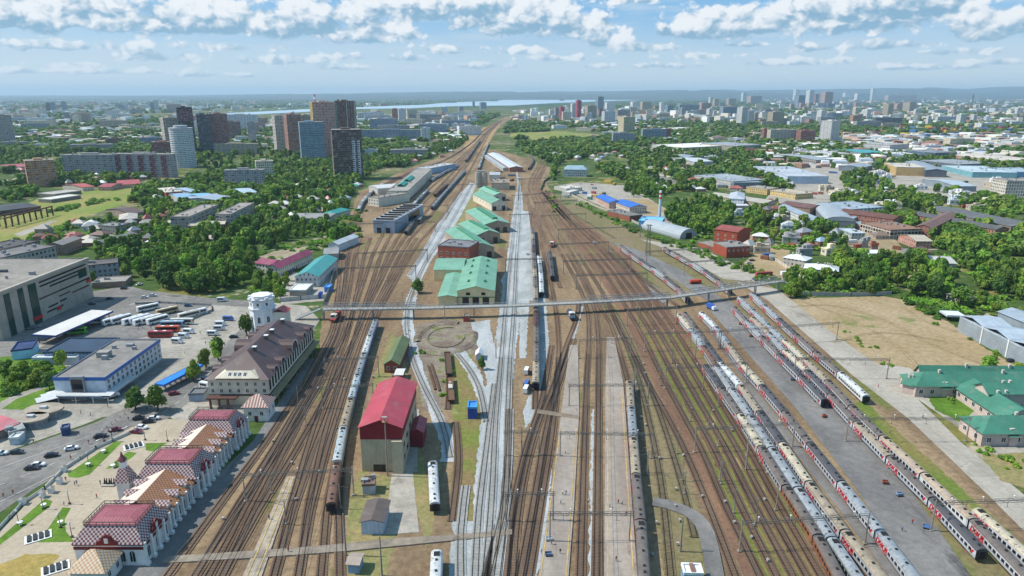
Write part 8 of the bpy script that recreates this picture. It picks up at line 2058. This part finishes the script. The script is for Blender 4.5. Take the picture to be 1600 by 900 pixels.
for poly, n in [(gp[0], 90) for gp in GROVES]+[([(1400, 395), (1500, 395), (1620, 425), (1620, 520), (1500, 490), (1430, 465)], 260), ([(60, 385), (240, 330), (300, 300), (400, 330), (560, 290), (545, 375), (470, 385), (395, 440), (200, 425), (130, 390)], 520), ([(1100, 395), (1040, 345), (1150, 320), (1320, 365), (1320, 405), (1215, 390)], 260), ([(395, 440), (500, 372), (530, 378), (470, 400)], 60), ([(820, 235), (1000, 225), (1240, 240), (1240, 300), (1000, 280), (900, 262)], 400)]:
    wp = wpoly(poly); xs = [q[0] for q in wp]; ys = [q[1] for q in wp]
    for _ in range(n*5):
        x, y = rt.uniform(min(xs), max(xs)), rt.uniform(min(ys), max(ys))
        if inpoly(x, y, wp) and not hits(x, y, 1.5) and vnoise(x/18, y/18) > .4:
            px, py = PX(x, y)
            if any(inpoly(px, py, q) for q in CLEAR[:5]): continue
            s_ = rt.uniform(1.0, 3.0); low.append((x, y, s_*1.7, s_*1.25)); n -= 1
            if n <= 0: break
mass('undergrowth', low, *crown_np(41, 7, 150, .2, squash=.6), LEAFL)
# ------------------------------------------------------------------ light, sky, air, camera
SUN_EL, SUN_AZ = math.radians(50), math.radians(-87)     # azimuth from +Y towards +X
w = bpy.data.worlds.new('World'); S.world = w; w.use_nodes = True
nt = w.node_tree; nt.nodes.clear(); g = G(nt)
sky = nt.nodes.new('ShaderNodeTexSky'); sky.sky_type = 'NISHITA'; sky.sun_disc = False
sky.sun_elevation = SUN_EL; sky.sun_rotation = SUN_AZ; sky.altitude = 300; sky.air_density = 1.0; sky.dust_density = .6; sky.ozone_density = 1.6
d = g.n('TexCoord').outputs['Generated']
dx, dy, dz = g.sep(d)
az = g.math('ARCTAN2', dx, dy); el = g.math('ARCSINE', dz)
def pxdir(px, py):
    a = (px-800)/FL; b = (py-450)/FL
    dn = b*CP+SP; f = CP-b*SP
    return math.atan2(a, f), math.asin(-dn/math.sqrt(a*a+dn*dn+f*f))
PUFF = [  # a cumulus each: px, py, half width, half height, strength
 (20, 22, 70, 34, 1), (130, 26, 80, 28, .95), (330, 32, 88, 36, 1), (480, 40, 52, 36, 1), (560, 22, 42, 28, .95), (590, 54, 48, 20, .9), (650, 16, 62, 28, 1), (800, 28, 92, 38, 1.05), (900, 45, 62, 24, .9), (946, 66, 30, 14, .85), (1010, 76, 40, 10, .7), (1130, 44, 72, 30, 1), (1050, 50, 24, 12, .75), (1200, 46, 34, 9, .75), (1350, 20, 118, 40, 1.1), (1470, 12, 44, 20, .95), (1545, 46, 44, 24, .95), (1520, 14, 18, 8, .6), (240, 90, 52, 11, .72), (90, 72, 120, 9, .62), (705, 78, 52, 10, .66), (1380, 72, 66, 10, .68), (1270, 76, 44, 8, .62), (440, 96, 74, 8, .6), (120, 102, 44, 6, .55), (880, 92, 64, 8, .6), (1500, 82, 54, 7, .6), (350, 74, 60, 10, .66), (540, 90, 50, 9, .6), (1100, 88, 60, 7, .58), (980, 2, 50, 9, .6), (240, 6, 30, 12, .5), (1160, 70, 60, 8, .62), (180, 112, 90, 7, .6), (560, 106, 80, 7, .6), (760, 104, 70, 7, .62), (1010, 104, 90, 6, .58), (1250, 98, 80, 7, .62), (1430, 106, 90, 6, .58), (30, 112, 50, 6, .55), (330, 118, 80, 5, .52), (1560, 98, 50, 6, .6), (640, 92, 40, 9, .68), (820, 80, 44, 9, .66), (940, 104, 40, 7, .6)]
def billow(p_):
    n = g.n('TexVoronoi'); n.voronoi_dimensions = '2D'; n.feature = 'SMOOTH_F1'; n.inputs['Scale'].default_value = 1.0; n.inputs['Smoothness'].default_value = .35
    n.inputs['Detail'].default_value = 2.0; n.inputs['Roughness'].default_value = .55; n.inputs['Lacunarity'].default_value = 2.3; n.normalize = True
    g.put(n.inputs['Vector'], p_)
    return g.math('SUBTRACT', 1.0, n.outputs['Distance'])
def addv(a, b):
    n = g.n('VectorMath'); n.operation = 'ADD'; g.put(n.inputs[0], a); g.put(n.inputs[1], b); return n.outputs[0]
q0 = g.comb(g.math('MULTIPLY', az, 27.0), g.math('MULTIPLY', el, 36.0), 0.0)
wv = g.scale(g.noise(q0, .8, 4, .6, 1), .9)
qw = addv(q0, wv)
b0 = billow(qw); b1 = billow(addv(qw, (-.16, .30, 0.0)))
nz = g.noise(q0, .55, 7, .6)
s_ = None; num = None; den = None
for px, py, hw, hh_, st in PUFF:
    a0, e0 = pxdir(px, py)
    u = g.math('MULTIPLY_ADD', az, FL/hw, -a0*FL/hw); v = g.math('MULTIPLY_ADD', el, FL/hh_, -e0*FL/hh_)
    vv = g.math('MAXIMUM', v, g.math('MULTIPLY', v, -1.9))
    r2 = g.math('ADD', g.math('MULTIPLY', u, u), g.math('MULTIPLY', vv, vv))
    e = g.math('MULTIPLY', g.math('EXPONENT', g.math('MULTIPLY', r2, -.75)), st)
    s_ = e if s_ is None else g.math('MAXIMUM', s_, e)
    num = g.math('MULTIPLY', e, v) if num is None else g.math('MULTIPLY_ADD', e, v, num)
    den = e if den is None else g.math('ADD', den, e)
hgt = g.math('DIVIDE', num, g.math('ADD', den, .02))
D0 = g.math('ADD', g.math('MULTIPLY', s_, .80), g.math('ADD', g.math('MULTIPLY', g.math('SUBTRACT', b0, .62), 1.05), g.math('MULTIPLY', g.math('SUBTRACT', nz, .5), .9)))
alpha = g.ramp(D0, .31, .50)
alpha = g.math('MULTIPLY', alpha, g.math('MULTIPLY_ADD', g.ramp(el, .03, .085), .36, .62))
lit = g.ramp(g.math('ADD', g.math('MULTIPLY', hgt, .55), g.math('ADD', g.math('MULTIPLY', g.math('SUBTRACT', b0, b1), 1.9), g.math('MULTIPLY', g.math('SUBTRACT', nz, .5), .8))), -.30, .42)
qs = g.comb(g.math('MULTIPLY', az, 7.0), g.math('MULTIPLY', el, 55.0), 5.0)
thin = g.math('MULTIPLY', g.ramp(g.noise(qs, 1.0, 6, .6), .42, .68), g.math('MULTIPLY', g.ramp(el, .008, .03), .62))
skyc = g.scale(sky.outputs[0], 1.0)
veil = g.mix(g.ramp(el, .012, .13), (3.1, 3.9, 4.6, 1), (.75, 2.35, 4.3, 1))
veil = g.mix(.8, skyc, veil)
shade = g.mix(g.math('MULTIPLY_ADD', lit, 1.0, 0.0), (1.45, 2.55, 3.5, 1), (5.4, 5.5, 5.6, 1))
veil = g.mix(thin, veil, (3.3, 4.05, 4.7, 1))
mx = g.mix(g.math('MULTIPLY', alpha, .95), veil, shade)
bg = nt.nodes.new('ShaderNodeBackground'); bg.inputs['Strength'].default_value = .125
nt.links.new(mx, bg.inputs[0])
out = nt.nodes.new('ShaderNodeOutputWorld'); nt.links.new(bg.outputs[0], out.inputs[0])
w.cycles.sampling_method = 'MANUAL'; w.cycles.sample_map_resolution = 512
sl = bpy.data.lights.new('sun', 'SUN'); sl.energy = 4.0; sl.angle = math.radians(.5); sl.color = (1, .955, .88)
so = bpy.data.objects.new('sun', sl); COL.objects.link(so)
v = (math.sin(SUN_AZ)*math.cos(SUN_EL), math.cos(SUN_AZ)*math.cos(SUN_EL), math.sin(SUN_EL))
from mathutils import Vector
so.rotation_euler = Vector(v).to_track_quat('Z', 'Y').to_euler(); so.location = (-200, 0, 300)
# haze
hb = MB(); hb.box(-42500, 42500, -300, 44500, -1.5, 480)
hm = bpy.data.materials.new('haze'); hm.use_nodes = True; hn = hm.node_tree; hn.nodes.clear()
ho = hn.nodes.new('ShaderNodeOutputMaterial'); hv = hn.nodes.new('ShaderNodeVolumePrincipled')
hv.inputs['Color'].default_value = (.62, .84, 1.0, 1); hv.inputs['Density'].default_value = HAZE if 'HAZE' in globals() else 4.6e-5; hv.inputs['Anisotropy'].default_value = .1
hn.links.new(hv.outputs[0], ho.inputs['Volume'])
o = hb.build('haze', hm); tag(o, kind='stuff')
hm.cycles.homogeneous_volume = True if hasattr(hm.cycles, 'homogeneous_volume') else False
# camera
cd = bpy.data.cameras.new('camera'); cd.sensor_width = 36; cd.lens = 36*FL/1600; cd.clip_start = 1; cd.clip_end = 90000
co = bpy.data.objects.new('camera', cd); COL.objects.link(co); co.location = (0, 0, CH); co.rotation_euler = (math.pi/2-PITCH, 0, 0)
S.camera = co
S.render.resolution_x, S.render.resolution_y = 1024, 576
S.view_settings.view_transform = 'Standard'; S.view_settings.look = 'None'; S.view_settings.exposure = 0.5; S.view_settings.gamma = 1.0
S.view_settings.use_curve_mapping = False
S.render.engine = 'CYCLES'
S.cycles.max_bounces = 5; S.cycles.diffuse_bounces = 2; S.cycles.glossy_bounces = 2; S.cycles.transmission_bounces = 3; S.cycles.volume_bounces = 0
S.cycles.use_denoising = True
try: S.cycles.denoiser = 'OPENIMAGEDENOISE'; S.cycles.denoising_prefilter = 'ACCURATE'
except Exception: pass
